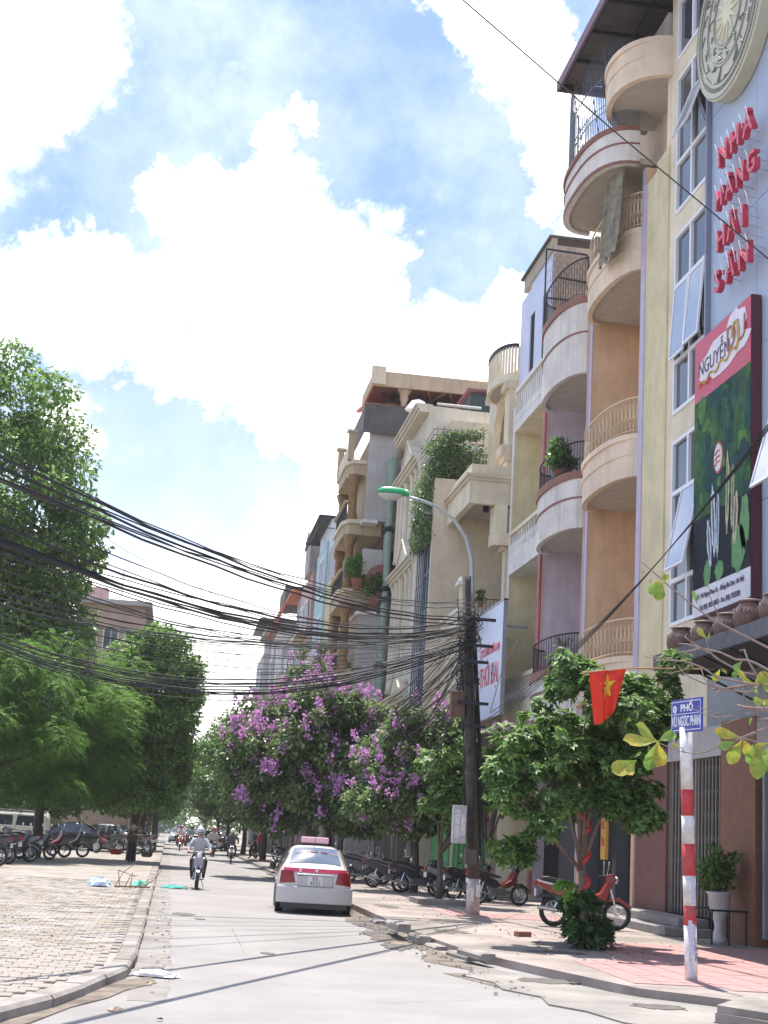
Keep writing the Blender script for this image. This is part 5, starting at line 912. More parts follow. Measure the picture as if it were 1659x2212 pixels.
V, Fq = leaf_cloud(np.array([[9.5 + .25 * (i % 5), 55.4 + .25 * (i // 5 % 8), 16.4 + .18 * i % 1.6, .42] for i in range(40)] + [[11.2 - i * .12, 55.3, 18.1 - .02 * i, .28] for i in range(14)] + [[9.25, 55.6 + (i % 7) * .45, 16.2 - (i // 7) * .5, .36] for i in range(42)] + [[9.9 + i * .1, 55.5, 16.5 + (i % 4) * .3, .35] for i in range(16)]), 11000, .12, .045, 90)
iv = thing('creeper', 'green creeper climbing the trellis and hanging from the beige terrace', 'creeper', (0, 0, 0)); np_mesh('leaves', V, Fq, lf_myr, iv)
def planter(label, loc, s, n, ln, leaf, seed, pot=True, potm=None, cat='potted plant'):
    t = thing('potted_plant', label, cat, loc); 
    if pot: MB().lathe([(.16 * s, 0), (.24 * s, .34 * s), (.26 * s, .36 * s), (.22 * s, .36 * s)], n=14).build('pot', potm or mat('pot_clay', (.28, .12, .08), .8), t, True)
    V, Fq = leaf_cloud(clump_set(10, (0, 0, .75 * s), (.28 * s, .28 * s, .35 * s), .2 * s, seed=seed), n, ln, ln * .28, seed, -.2); np_mesh('leaves', V, Fq, leaf, t); b = MB(); [b.bar((0, 0, .3 * s), (random.Random(i).uniform(-.3, .3) * s, random.Random(i + 9).uniform(-.3, .3) * s, 1.0 * s), .012, 4) for i in range(6)]; b.build('stems', bark, t); return t
planter('potted green shrub spilling over the lilac house middle balcony', (11.2, 42.2, 12.9), 1.15, 700, .22, lf_mid, 5); planter('bright potted shrub in the brown house loggia', (7.9, 66.9, 13.2), 1.5, 900, .2, lf_bright, 6); planter('dark potted shrub beside the bright one in the loggia', (8.7, 66.7, 12.3), 1.6, 800, .2, lf_dark, 8); planter('small fern on the parapet beside the pale blue billboard', (10.6, 51, 10.25), .5, 120, .14, lf_mid, 9, pot=True); planter('small leafless potted plant on the lowest lilac balcony', (11.1, 41.2, 7.1), .8, 50, .12, lf_dark, 10)
wp = planter('dark shrub in a tall white urn before the shop door', (10.95, 28.1, .72), 1.15, 900, .14, lf_dark, 12, pot=False); MB().lathe([(.15, -.60), (.16, -.52), (.09, -.32), (.1, -.2), (.2, .1), (.23, .34), (.28, .38), (.25, .4)], n=16).build('urn', mat('urn_white', (.50, .48, .50), .5), wp, True)
tag(boxes('plant_stand', m_iron, None, (10.6, 11.35, 27.6, 27.63, .75, .79), (10.6, 10.63, 27.6, 27.63, .12, .75), (11.3, 11.33, 27.6, 27.63, .12, .75), (10.95, 10.98, 27.6, 27.63, .12, .75), (10.6, 10.63, 27.63, 28.6, .75, .79), (10.6, 11.35, 28.6, 28.63, .75, .79), (10.6, 10.63, 28.6, 28.63, .12, .75), (11.3, 11.33, 28.6, 28.63, .12, .75)), 'black iron railing stand round the white urn', 'stand')

# dry leaves, grit and dirt patches on the ground
g = np.random.default_rng(99); n = 650
Pq = np.stack([np.where(g.random(n) < .6, 5.2 + g.gamma(2., 1.1, n), np.where(g.random(n) < .5, -.1 + g.random(n) * .5, -.6 - g.random(n) * 4)), 14 + g.gamma(2.2, 6.5, n), np.zeros(n)], 1)
Pq[:, 2] = np.where(Pq[:, 0] > 4.7, .132, np.where(Pq[:, 0] < -.3, .132, .012)); Pq = Pq[(Pq[:, 0] < 11) & ~((Pq[:, 0] > 4.3) & (Pq[:, 1] < 22)) & ~((Pq[:, 0] > .2) & (Pq[:, 0] < 4.75)) & ~((Pq[:, 0] < -.2) & (Pq[:, 1] < 19))]
n = len(Pq); D = unit(np.concatenate([g.normal(size=(n, 2)), g.random((n, 1)) * .3], 1)); V, Fq = leaf_quads(Pq, D, np.tile([0, 0, 1.0], (n, 1)) + g.normal(size=(n, 3)) * .2, .03 + .06 * g.random(n), .012 + .02 * g.random(n))
o = np_mesh('leaf_litter', V, Fq, mat('dry_leaf', (.20, .13, .07), .9, island=.5, hue2=(.34, .26, .14))); o['kind'] = 'stuff'
def patch_sheet(cx, cy, rx, ry, z, m, seed):
    g = random.Random(seed); b = MB(); n = 26; b.prism([(cx + rx * (1 + g.uniform(-.35, .25)) * math.cos(2 * math.pi * k / n), cy + ry * (1 + g.uniform(-.35, .25)) * math.sin(2 * math.pi * k / n)) for k in range(n)], z - .012, z); return b
m_damp = mat('damp_stain', (.10, .088, .08), .8, var=.3, scale=5); pb_ = MB()
for i, (cx, cy, rx, ry, z) in enumerate([(.45, 30.5, .22, .5, .007), (.75, 29.2, .10, .25, .0075), (.35, 43.5, .35, 1.2, .007), (4.05, 27.4, .28, .9, .013), (4.12, 30.0, .2, .8, .013), (3.95, 24.6, .25, .7, .013), (-.02, 18.6, .16, .5, .016), (1.6, 22.0, .10, .2, .007), (5.2, 19.6, .45, .35, .026), (5.9, 17.0, .35, .3, .027), (6.4, 23.5, .5, .35, .124), (5.4, 27.5, .35, .6, .1245), (6.2, 31.0, .5, .5, .1243), (5.5, 36, .3, .9, .1241)]):
    q = patch_sheet(cx, cy, rx, ry, z, m_damp, i); pb_.add(q.v, q.f)
o = pb_.build('damp_stains', m_damp); o['kind'] = 'stuff'

b = MB(); g = random.Random(21)
for (x0, y0, x1, y1) in ((.16, 17.6, 1.0, 17.75), (.16, 21.4, 1.25, 21.6), (1.25, 21.6, 1.3, 27), (1.3, 30.5, 4.0, 30.3), (2.4, 16.2, 4.2, 17.4)):
    pts = [(x0 + (x1 - x0) * t + g.uniform(-.02, .02), y0 + (y1 - y0) * t + g.uniform(-.03, .03)) for t in [k / 9 for k in range(10)]]
    for (a, c), (d, e) in zip(pts[:-1], pts[1:]):
        w = g.uniform(.0015, .004); l_ = math.hypot(d - a, e - c); nx, ny = -(e - c) / l_ * w, (d - a) / l_ * w; b.add([(a - nx, c - ny, .0052), (d - nx, e - ny, .0052), (d + nx, e + ny, .0052), (a + nx, c + ny, .0052)], [(0, 1, 2, 3)])
o = b.build('road_cracks', m_damp); o['kind'] = 'stuff'
# thin midday haze over the street
hz = MB().box(-60, 60, -12, 480, -1.2, 34).build('haze', mat('haze_tmp', (1, 1, 1))); hm = bpy.data.materials.new('haze'); hm.use_nodes = True; hm.node_tree.nodes.clear()
pv = hm.node_tree.nodes.new('ShaderNodeVolumePrincipled'); pv.inputs['Density'].default_value = 0.0003; pv.inputs['Color'].default_value = (.95, .97, 1, 1); pv.inputs['Anisotropy'].default_value = .2
ho = hm.node_tree.nodes.new('ShaderNodeOutputMaterial'); hm.node_tree.links.new(pv.outputs[0], ho.inputs['Volume']); hz.data.materials[0] = hm; hz['kind'] = 'stuff'
# ------------------------------------------------------------------ utility pole, lamp, cables
m_cab = mat('cable_black', (.022, .022, .026), .6, var=.2); m_pole = mat('pole_dark', (.06, .052, .047), .9, var=.5, scale=6, bump=.6, bscale=12); m_polew = mat('pole_whitewash', (.42, .40, .38), .85, var=.35, scale=7)
up_ = thing('utility_pole', 'dark leaning utility pole knotted with cables and meter boxes on the right pavement', 'utility pole', (7.26, 34.3, .12))
MB().tube([(0, 0, .8), (-.25, -.1, 4), (-.55, -.2, 8.05)], [.145, .13, .105], 10).build('shaft', m_pole, up_, True); MB().tube([(.02, 0, -.1), (0, 0, .82)], [.165, .16], 10).build('whitewashed_foot', m_polew, up_, True)
b = MB(); g = random.Random(12)
for i in range(22):
    a = g.uniform(0, 6.28); r = g.uniform(.13, .26); z0, z1 = g.uniform(.9, 3), g.uniform(5.5, 7.6); b.tube([(r * math.cos(a) - .03 * z0 / .6 * .5, r * math.sin(a), z0), (r * math.cos(a + .3) - .2, r * math.sin(a + .3) - .1, (z0 + z1) / 2), (r * math.cos(a) - .48, r * math.sin(a) - .15, z1)], .014, 4)
o = b.build('lashed_wires', m_cab, up_); b = MB()
for i in range(80):
    a = g.uniform(0, 6.28); z = g.uniform(5.4, 7.2); r = g.uniform(.15, .42); c0 = (-.45 + .03 * (7 - z), -.15, z); pts = [(c0[0] + r * math.cos(a + q) * (1 - .12 * q), c0[1] + r * .8 * math.sin(a + q), z - .5 * r * math.sin(q * 1.3) + g.uniform(-.05, .05)) for q in (0, .8, 1.6, 2.4, 3.2)]; b.tube(pts, g.choice((.009, .013, .008)), 4)
o = b.build('cable_knot', m_cab, up_); o['kind'] = 'stuff'
for z, w in ((6.95, .9), (6.3, .8), (4.9, .7), (5.9, .6), (4.35, .6)): MB().box(-.42 - w / 2 + .1, -.36 + w / 2 + .1, -.42, -.34, z, z + .07).build('cross_arm', m_iron, up_)
mb = boxes('meter_box', mat('box_greywhite', (.42, .42, .43), .6, var=.2, scale=6), up_, (-.62, -.30, -.34, -.12, 1.62, 2.5), bevel=.01); boxes('notice', mat('paper', (.62, .60, .60), .8, var=.3, scale=14), mb, (-.58, -.46, -.352, -.342, 1.75, 2.4), (-.44, -.33, -.352, -.342, 1.8, 2.3)); boxes('meter_box', m_rust, up_, (-.30, -.02, -.36, -.17, 1.15, 1.5), bevel=.01)
boxes('junction_box', mat('box_rust', (.13, .075, .05), .8, var=.4, scale=6), up_, (-.80, -.46, -.30, -.05, 4.6, 5.2), bevel=.01); boxes('junction_box', m_pole, up_, (.02, .3, -.25, 0, 3.95, 4.25), bevel=.01); boxes('poster', MATS['paper'], up_, (-.16, -.02, -.225, -.215, .3, .62), (.02, .13, -.225, -.215, .42, .7))
la = thing('street_lamp', 'green street lamp on a curved steel arm above the utility pole', 'street lamp', (6.85, 34.1, 8.0))
MB().tube([(.04, 0, -.6), (0, 0, 0), (-.03, 0, .6), (-.2, 0, 1.15), (-.55, 0, 1.6), (-1.0, 0, 1.88), (-1.4, 0, 2.0), (-1.75, 0, 2.06)], [.07, .065, .06, .05, .045, .04, .036, .034], 8).build('arm', mat('galvanised', (.36, .38, .40), .45, .6), la, True)
def lamp_head(la, k=1.0, org=(-1.72, 0, 2.06)):
    b = MB(); st = [(.02, .09, .13), (-.12, .13, .17), (-.45, .15, .18), (-.66, .12, .15), (-.78, .05, .06)]; n = 10; vs = []
    for (x, w, h) in st: vs += [(org[0] + x * k, org[1] + w * k * math.cos(math.pi * i / (n - 1)), org[2] + .02 + x * -.03 + h * k * math.sin(math.pi * i / (n - 1))) for i in range(n)]
    fs = [(i * n + j, i * n + j + 1, (i + 1) * n + j + 1, (i + 1) * n + j) for i in range(4) for j in range(n - 1)] + [(i * n, (i + 1) * n, (i + 1) * n + n - 1, i * n + n - 1) for i in range(4)] + [tuple(range(n))]
    b.add(vs, fs); h = b.build('head', mat('lamp_green', (.02, .34, .12), .35), la, True); vs = []
    for (x, w, hh) in ((-.16, .10, .04), (-.3, .13, .15), (-.55, .13, .16), (-.74, .06, .05)): vs += [(org[0] + x * k, org[1] + w * k * math.cos(math.pi * i / (n - 1)), org[2] + .02 - hh * k * math.sin(math.pi * i / (n - 1))) for i in range(n)]
    MB().add(vs, [(i * n + j, (i + 1) * n + j, (i + 1) * n + j + 1, i * n + j + 1) for i in range(3) for j in range(n - 1)]).build('bowl', mat('lamp_bowl', (.45, .43, .40), .15), h, True)
lamp_head(la)
for (x, y, z, lab) in ((8.0, 76, 11.35, 'second green street lamp arm beyond the tall myrtle'), (7.2, 112, 11.5, 'third small green street lamp farther along')):
    t = thing('street_lamp', lab, 'street lamp', (x, y, z)); MB().tube([(0, 0, -11), (0, 0, -1.5), (-.1, 0, -.6), (-.6, 0, 0), (-1.1, 0, .05)], [.1, .07, .06, .05, .04], 6).build('arm', MATS['galvanised'], t); lamp_head(t, 1.15, (-1.08, 0, .06))
CAB = [(-1.92, 12.8, 7.66, -4.74, 2.12, 0.014), (-1.9, 12.8, 7.14, -3.85, 1.61, 0.035), (-1.9, 12.8, 7.54, -4.1, 1.39, 0.022), (-1.89, 12.8, 7.11, -3.52, 1.21, 0.018), (-3.26, 22.0, 6.4, -2.31, 2.95, 0.007), (-2.32, 16.0, 7.03, -4.51, 2.66, 0.02), (-2.28, 16.0, 7.11, -4.78, 2.54, 0.04), (-2.28, 16.0, 7.03, -4.76, 2.56, 0.03), (-2.27, 16.0, 6.97, -4.53, 2.3, 0.022), (-2.26, 16.0, 6.99, -4.62, 2.33, 0.016), (-2.27, 16.0, 7.09, -4.21, 1.91, 0.016), (-2.81, 20.0, 6.86, -4.69, 3.08, 0.02), (-2.8, 20.0, 6.95, -4.19, 2.41, 0.014), (-3.06, 22.0, 7.06, -4.38, 2.63, 0.018), (-3.04, 22.0, 6.88, -3.96, 2.24, 0.016), (-3.03, 22.0, 6.95, -4.1, 2.22, 0.02), (-3.29, 24.0, 6.95, -3.9, 2.2, 0.026), (-3.55, 26.0, 6.86, -3.48, 2.08, 0.022), (-3.54, 26.0, 6.72, -3.41, 2.06, 0.016), (-3.59, 26.0, 6.67, -4.25, 3.35, 0.014), (-3.57, 26.0, 6.63, -4.27, 3.23, 0.016), (-3.8, 28.0, 6.57, -4.1, 3.09, 0.018), (-3.79, 28.0, 6.58, -4.23, 3.09, 0.012), (-4.02, 30.0, 6.69, -5.71, 4.35, 0.04), (-4.01, 30.0, 6.63, -5.68, 4.29, 0.035), (-4.03, 30.0, 6.72, -5.62, 4.35, 0.02), (-4.0, 30.0, 6.49, -5.6, 4.27, 0.022), (-3.77, 28.0, 6.65, -4.85, 3.49, 0.014), (-3.99, 30.0, 6.4, -5.64, 4.31, 0.014), (-3.78, 28.0, 6.51, -3.95, 2.79, 0.01), (-3.79, 28.0, 6.79, -4.12, 2.8, 0.01)]
for i, (x1, y1, a, bb, c, r) in enumerate(CAB):
    thick = r >= .03; x0, y0 = 6.95 + .04 * ((i * 7) % 5 - 2), 34.05
    strands = 3 if r >= .035 else (2 if r >= .02 else 1); r = r * .55
    for s in range(strands):
        g = random.Random(i * 9 + s); dz = (s - strands / 2) * .085 + g.uniform(-.03, .03); pts = []; sag = g.uniform(-.06, .12); dx = g.uniform(-.05, .05)
        for k in range(0, 27):
            t = k / 26 * 1.3; pts.append((x0 + (x1 - x0) * t + dx * t, y0 + (y1 - y0) * t, a + bb * t + c * t * t + dz - sag * 4 * t * (1 - min(t, 1)) + .012 * math.sin(k * 2.1 + i)))
        o = MB().tube(pts, r * (.8 if strands > 1 else 1.0), 5).build('overhead_cable', m_cab)
        bd = ['of the top bundle, meeting the left edge highest', 'of the middle bundle above the orange building', 'of the loose band across the orange building', 'of the lowest bundle over the myrtle flowers'][0 if i < 4 else 1 if i < 11 else 2 if i < 23 else 3]; gn = ['top bundle', 'middle bundle', 'loose band', 'lowest bundle'][0 if i < 4 else 1 if i < 11 else 2 if i < 23 else 3]
        if thick: tag(o, 'thick black cable strand ' + bd, 'cable', 'thick cables of the ' + gn)
        elif r >= .0088: tag(o, 'medium black cable ' + bd, 'cable', 'medium cables of the ' + gn)
        else: tag(o, 'thin black wire ' + bd, 'cable', 'thin wires of the ' + gn)
g = random.Random(77)
for i in range(34):
    x0, y0, z0 = 6.95 + g.uniform(-.15, .1), 34.15, g.uniform(5.4, 7.1); tx, ty, tz = g.choice([(9.3, g.uniform(57, 66), g.uniform(4.6, 7.0)), (8.0, g.uniform(68, 84), g.uniform(4.5, 7)), (6.9, 64, g.uniform(5.2, 6.6)), (g.uniform(7.0, 9), g.uniform(44, 54), g.uniform(4.0, 5.6))])
    sg = g.uniform(.1, .9); pts = [(x0 + (tx - x0) * t, y0 + (ty - y0) * t, z0 + (tz - z0) * t - sg * 4 * t * (1 - t)) for t in [k / 12 for k in range(13)]]
    tag(MB().tube(pts, g.choice((.010, .014, .020)), 4).build('service_cable', m_cab), 'black cable fanning down from the pole knot towards the houses behind', 'cable', 'cables fanning from the knot')
for i in range(4):
    pts = [(7.35 + (8.83 - 7.35) * t + .03 * i, 34.1 - 14.1 * t, 4.5 + .12 * i + 2.24 * t + 2.0 * t * t - .12 * i * t) for t in [k / 16 * 1.1 for k in range(17)]]
    tag(MB().tube(pts, .011, 4).build('service_cable', m_cab), 'thin cable rising from the pole past the banner on the right', 'cable', 'wires past the banner')
A0, A1 = Vector((2.06, 12, 9.6)), Vector((5.12, 12, 7.32)); d = A1 - A0; tag(MB().tube([A0 - d * 3, A0 - d + Vector((0, 0, .02)), A0, A0 + d * .5 - Vector((0, 0, .03)), A1, A1 + d, A1 + d * 3], .0075, 5).build('overhead_cable', m_cab), 'lone thin wire crossing the sky at the top right', 'cable')
tag(MB().tube([(7.45, 34.1, 4.9), (8.6, 38, 6.5), (10.3, 43, 8.2), (11.3, 45, 9.6), (11.4, 45.4, 12.0)], .012, 4).build('service_cable', m_cab), 'thin wire rising from the pole up the pink pipe', 'cable')

# ------------------------------------------------------------------ street sign and flag
sp = thing('street_sign', 'blue street name plate on a red and white striped post', 'street sign', (7.21, 19.5, .12)); m_wp = mat('white_post', (.68, .67, .66), .5, var=.12, scale=11, hue2=(.50, .47, .45), fine=.06); m_rp = mat('red_post', (.46, .025, .035), .5, var=.2, scale=14, hue2=(.36, .06, .06))
zs = [(-.1, .73, 0), (.73, .99, 1), (.99, 1.39, 0), (1.39, 1.82, 1), (1.82, 2.20, 0), (2.20, 2.56, 1), (2.56, 3.42, 0)]; ln = lambda z: -.036 * z
for (a, c, k) in zs: MB().tube([(ln(a), 0, a), (ln(c), 0, c)], .088, 18).build('post_band', m_rp if k else m_wp, sp, True)
yaw = math.atan2(-.98, .19); Mp = Matrix.Translation((-.145, -.10, 3.58)) @ Matrix.Rotation(yaw, 4, 'Z')       # local x along plate, -y out
MB().box(-.41, .41, -.012, .012, -.235, .235, 0, Mp).build('plate', mat('plate_royal', (.02, .03, .30), .3, var=.04), sp)
b = MB()
for q in ((-.385, .385, .195, .205), (-.385, .385, -.205, -.195), (-.385, -.378, -.195, .195), (.378, .385, -.195, .195), (-.385, .385, .022, .030)): b.box(q[0], q[1], -.018, -.013, q[2], q[3], 0, Mp)
b.build('border', m_wf, sp); Tn = lambda x, z: Mp @ Matrix(((1, 0, 0, x), (0, 0, -1, -.015), (0, 1, 0, z), (0, 0, 0, 1)))
text('lettering', 'PHỐ', .135, m_wf, Tn(.02, .105), sp, depth=.003, bold=.004, xs=1.25); text('lettering', 'VŨ NGỌC PHAN', .20, m_wf, Tn(0, -.085), sp, depth=.003, bold=.003, xs=.50)
b = MB(); b.lathe([(.052, 0), (.052, .004)], n=16, M=Mp @ Matrix.Translation((-.30, -.014, .10)) @ Matrix.Rotation(math.pi / 2, 4, 'X')); b.build('emblem', m_wf, sp); text('lettering', 'ô', .07, mat('plate_royal', (.02, .03, .3)), Mp @ Matrix(((1, 0, 0, -.30), (0, 0, -1, -.020), (0, 1, 0, .10), (0, 0, 0, 1))), sp, depth=.001)
text('sticker_lettering', '0936 387 522', .085, m_ink, Matrix.Translation((.045, -.083, .42)) @ Matrix.Rotation(.45, 4, 'Z') @ Matrix(((0, -1, 0, 0), (0, 0, -1, 0), (1, 0, 0, 0), (0, 0, 0, 1))), sp, depth=.001, xs=.62)
b = MB(); g = random.Random(6)
for (z0, z1, a) in ((.05, .8, -2.2), (1.0, 1.35, -1.6), (.35, .75, -1.75), (2.05, 2.35, -.6)):
    for k in range(3): aa = a + k * .2; b.add([(.0895 * math.cos(aa) + ln(z0), .0895 * math.sin(aa), z0), (.0895 * math.cos(aa + .2) + ln(z0), .0895 * math.sin(aa + .2), z0), (.0895 * math.cos(aa + .2) + ln(z1), .0895 * math.sin(aa + .2), z1), (.0895 * math.cos(aa) + ln(z1), .0895 * math.sin(aa), z1)], [(0, 1, 2, 3)])
b.build('torn_stickers', mat('sticker', (.45, .47, .58), .7, var=.45, scale=45), sp)['kind'] = 'stuff'

fl = thing('flag', 'red flag with a yellow star drooping from a slanting pole over the leafy tree', 'flag', (6.72, 23.4, 4.74)); m_fl = mat('flag_red', (.62, .035, .015), .75, var=.1, trans=.25); NX, NZ = 16, 12
def fpt(u, v, off=0):
    top = (.06 + .66 * u, 0, -.03 + .10 * u); bl = .22 + .36 * u; x = top[0] + (bl - top[0]) * v * (.9); z = top[2] - v * (.88 - .30 * u + .10 * math.sin(u * 3.1)); y = .07 * math.sin(u * 13 + v * 1.3) * (.25 + v) + off; return (x, y, z)
b = MB(); vs = [fpt(i / NX, j / NZ) for i in range(NX + 1) for j in range(NZ + 1)]; b.add(vs, [(i * (NZ + 1) + j, (i + 1) * (NZ + 1) + j, (i + 1) * (NZ + 1) + j + 1, i * (NZ + 1) + j + 1) for i in range(NX) for j in range(NZ)]); b.build('cloth', m_fl, fl, True)
for sd in (-.012, .012):
    st = [(.5 + (.24 if k % 2 == 0 else .10) * math.sin(k * math.pi / 5), .34 - (.30 if k % 2 == 0 else .125) * math.cos(k * math.pi / 5)) for k in range(10)]; vs = [fpt(.5, .34, sd)] + [fpt(u, v, sd) for u, v in st]; MB().add(vs, [(0, 1 + k, 1 + (k + 1) % 10) for k in range(10)]).build('star', mat('flag_yellow', (.75, .55, .03), .7, trans=.25), fl)
MB().tube([(-.06, 0, -.05), (.9, .05, .10), (3.2, 2.4, .5)], .018, 6).build('staff', mat('bamboo', (.45, .28, .16), .6), fl)

# ------------------------------------------------------------------ near branch at the right edge
BR = [(0.022, [(5.52, 12.32, 3.04), (5.26, 12.35, 2.94), (5.18, 12.38, 2.91), (5.03, 12.41, 2.84), (4.99, 12.44, 2.82)]), (0.01, [(5.08, 12.53, 2.84), (4.97, 12.56, 2.78), (4.86, 12.59, 2.76), (4.78, 12.62, 2.71), (4.68, 12.65, 2.69), (4.59, 12.68, 2.7), (4.48, 12.71, 2.73), (4.38, 12.74, 2.77)]), (0.03, [(5.56, 12.41, 3.12), (5.3, 12.44, 3.12), (5.18, 12.47, 3.12), (5.09, 12.5, 3.13), (5.04, 12.53, 3.15)]), (0.018, [(5.36, 12.57, 3.04), (5.27, 12.6, 3.03), (5.28, 12.63, 3.09), (5.17, 12.66, 3.09)]), (0.022, [(5.64, 12.59, 3.44), (5.38, 12.62, 3.36), (5.29, 12.65, 3.36), (5.18, 12.68, 3.35), (5.07, 12.71, 3.33), (4.95, 12.74, 3.3), (4.87, 12.77, 3.31)]), (0.008, [(4.74, 12.2, 3.24), (4.6, 12.23, 3.29), (4.5, 12.26, 3.33), (4.44, 12.29, 3.37), (4.39, 12.32, 3.45)]), (0.014, [(5.37, 12.16, 3.35), (5.19, 12.19, 3.45), (5.1, 12.22, 3.5), (5.02, 12.25, 3.53), (4.93, 12.28, 3.53), (4.79, 12.31, 3.59), (4.62, 12.34, 3.62), (4.49, 12.37, 3.65), (4.42, 12.4, 3.65)]), (0.012, [(5.31, 12.74, 3.47), (5.2, 12.77, 3.48), (5.1, 12.8, 3.53), (4.99, 12.83, 3.59), (4.9, 12.86, 3.66), (4.81, 12.89, 3.7), (4.72, 12.92, 3.77), (4.68, 12.95, 3.81)]), (0.011, [(5.12, 12.33, 3.32), (4.93, 12.36, 3.35), (4.8, 12.39, 3.37), (4.67, 12.42, 3.45), (4.57, 12.45, 3.49), (4.51, 12.48, 3.51), (4.48, 12.51, 3.51), (4.31, 12.54, 3.51), (4.15, 12.57, 3.54)]), (0.01, [(5.15, 12.31, 3.31), (5.08, 12.34, 3.25), (4.89, 12.37, 3.26), (4.74, 12.4, 3.3), (4.69, 12.43, 3.35), (4.67, 12.46, 3.44)]), (0.014, [(5.25, 12.85, 3.37), (5.24, 12.88, 3.31), (5.27, 12.91, 3.25), (5.29, 12.94, 3.17)]), (0.009, [(4.98, 12.48, 3.04), (4.84, 12.51, 3.02), (4.72, 12.54, 3.05), (4.61, 12.57, 3.1)]), (0.007, [(4.98, 12.74, 3.07), (4.87, 12.77, 3.1), (4.76, 12.8, 3.14)]), (0.007, [(4.58, 12.48, 3.49), (4.56, 12.51, 3.45), (4.49, 12.54, 3.42), (4.42, 12.57, 3.4), (4.35, 12.6, 3.4)]), (0.016, [(5.33, 12.6, 3.33), (5.27, 12.63, 3.45), (5.2, 12.66, 3.58), (5.17, 12.69, 3.69), (5.14, 12.72, 3.68)]), (0.008, [(4.95, 12.26, 3.0), (4.9, 12.29, 2.98), (4.82, 12.32, 2.94)]), (0.008, [(4.9, 12.59, 3.28), (4.87, 12.62, 3.23), (4.82, 12.65, 3.19)]), (0.009, [(4.78, 12.76, 3.68), (4.64, 12.79, 3.64), (4.57, 12.82, 3.63), (4.51, 12.85, 3.65)]), (0.007, [(4.83, 12.52, 3.56), (4.78, 12.55, 3.62), (4.75, 12.58, 3.76), (4.73, 12.61, 3.83)]), (0.012, [(5.14, 12.67, 2.86), (5.26, 12.7, 2.85), (5.37, 12.73, 2.82), (5.44, 12.76, 2.84)]), (0.006, [(4.52, 12.62, 3.52), (4.42, 12.65, 3.55), (4.35, 12.68, 3.55), (4.26, 12.71, 3.57)]), (0.006, [(4.42, 12.19, 2.66), (4.41, 12.22, 2.7), (4.36, 12.25, 2.72)]), (0.012, [(5.4, 12.68, 3.47), (5.35, 12.71, 3.4), (5.35, 12.74, 3.37)]), (0.014, [(5.54, 12.56, 3.2), (5.37, 12.59, 3.24), (5.31, 12.62, 3.3), (5.28, 12.65, 3.39)]), (0.012, [(6.01, 12.6, 3.41), (5.37, 12.6, 3.71), (5.1, 12.6, 3.82), (4.83, 12.6, 3.93), (4.65, 12.6, 4.04), (4.42, 12.6, 4.2), (4.24, 12.6, 4.34), (4.13, 12.6, 4.42)]), (0.008, [(5.14, 12.7, 3.82), (4.96, 12.7, 3.91), (4.84, 12.7, 4.16), (4.82, 12.7, 4.3)])]
BL = [((4.24, 12.39, 2.76), (4.02, 12.28, 2.89), 0.32), ((4.3, 12.56, 2.77), (3.98, 12.54, 2.78), 0.3), ((4.29, 12.52, 2.77), (4.49, 12.59, 2.87), 0.28), ((4.29, 12.51, 2.77), (4.29, 12.6, 2.54), 0.5), ((4.25, 12.42, 2.75), (4.31, 12.47, 2.54), 0.4), ((4.26, 12.43, 2.76), (4.2, 12.52, 2.5), 0.3), ((4.11, 12.56, 2.59), (3.86, 12.47, 2.47), 0.36), ((4.02, 12.34, 2.56), (3.94, 12.27, 2.44), 0.34), ((4.09, 12.59, 2.61), (4.15, 12.57, 2.67), 0.25), ((4.49, 12.49, 2.73), (4.4, 12.43, 2.74), 0.3), ((5.05, 12.45, 2.85), (4.79, 12.42, 2.89), 0.28), ((4.98, 12.41, 2.81), (4.82, 12.41, 2.74), 0.34), ((5.07, 12.48, 2.84), (4.98, 12.55, 2.61), 0.32), ((5.09, 12.5, 2.84), (5.18, 12.59, 2.72), 0.4), ((5.2, 12.56, 2.8), (5.23, 12.65, 2.62), 0.4), ((5.18, 12.5, 2.8), (5.27, 12.42, 2.71), 0.35), ((5.35, 12.56, 2.83), (5.25, 12.65, 2.78), 0.3), ((5.36, 12.57, 2.8), (5.29, 12.58, 2.56), 0.4), ((5.23, 12.51, 2.8), (5.2, 12.44, 2.49), 0.3), ((4.75, 12.55, 3.74), (4.67, 12.56, 3.84), 0.42), ((4.69, 12.39, 3.7), (4.69, 12.28, 3.76), 0.35), ((4.89, 12.56, 3.47), (4.85, 12.65, 3.36), 0.32), ((4.8, 12.33, 3.44), (4.79, 12.38, 3.38), 0.3), ((5.04, 12.42, 3.54), (4.94, 12.34, 3.44), 0.3), ((4.83, 12.39, 3.46), (4.91, 12.44, 3.42), 0.3), ((5.21, 12.56, 3.36), (5.02, 12.45, 3.44), 0.34), ((5.03, 12.48, 3.43), (4.94, 12.37, 3.4), 0.3), ((5.2, 12.52, 3.36), (5.32, 12.47, 3.45), 0.5), ((5.29, 12.56, 3.37), (5.42, 12.66, 3.42), 0.45), ((5.13, 12.45, 3.03), (5.19, 12.55, 2.99), 0.4), ((5.24, 12.39, 3.18), (5.1, 12.29, 3.17), 0.35), ((5.25, 12.48, 3.22), (5.27, 12.37, 3.16), 0.35), ((5.17, 12.36, 3.25), (5.11, 12.33, 3.3), 0.3), ((5.26, 12.48, 3.34), (5.31, 12.4, 3.28), 0.4), ((4.22, 12.31, 4.19), (4.32, 12.38, 4.28), 0.3), ((4.25, 12.39, 4.21), (4.16, 12.49, 4.11), 0.34), ((4.32, 12.57, 4.24), (4.27, 12.53, 4.06), 0.4), ((4.27, 12.44, 4.22), (4.2, 12.43, 4.2), 0.3), ((4.64, 12.49, 4.04), (4.6, 12.5, 4.18), 0.2), ((4.17, 12.47, 4.25), (4.18, 12.48, 4.2), 0.2), ((4.15, 12.58, 4.34), (4.13, 12.57, 4.3), 0.2)]

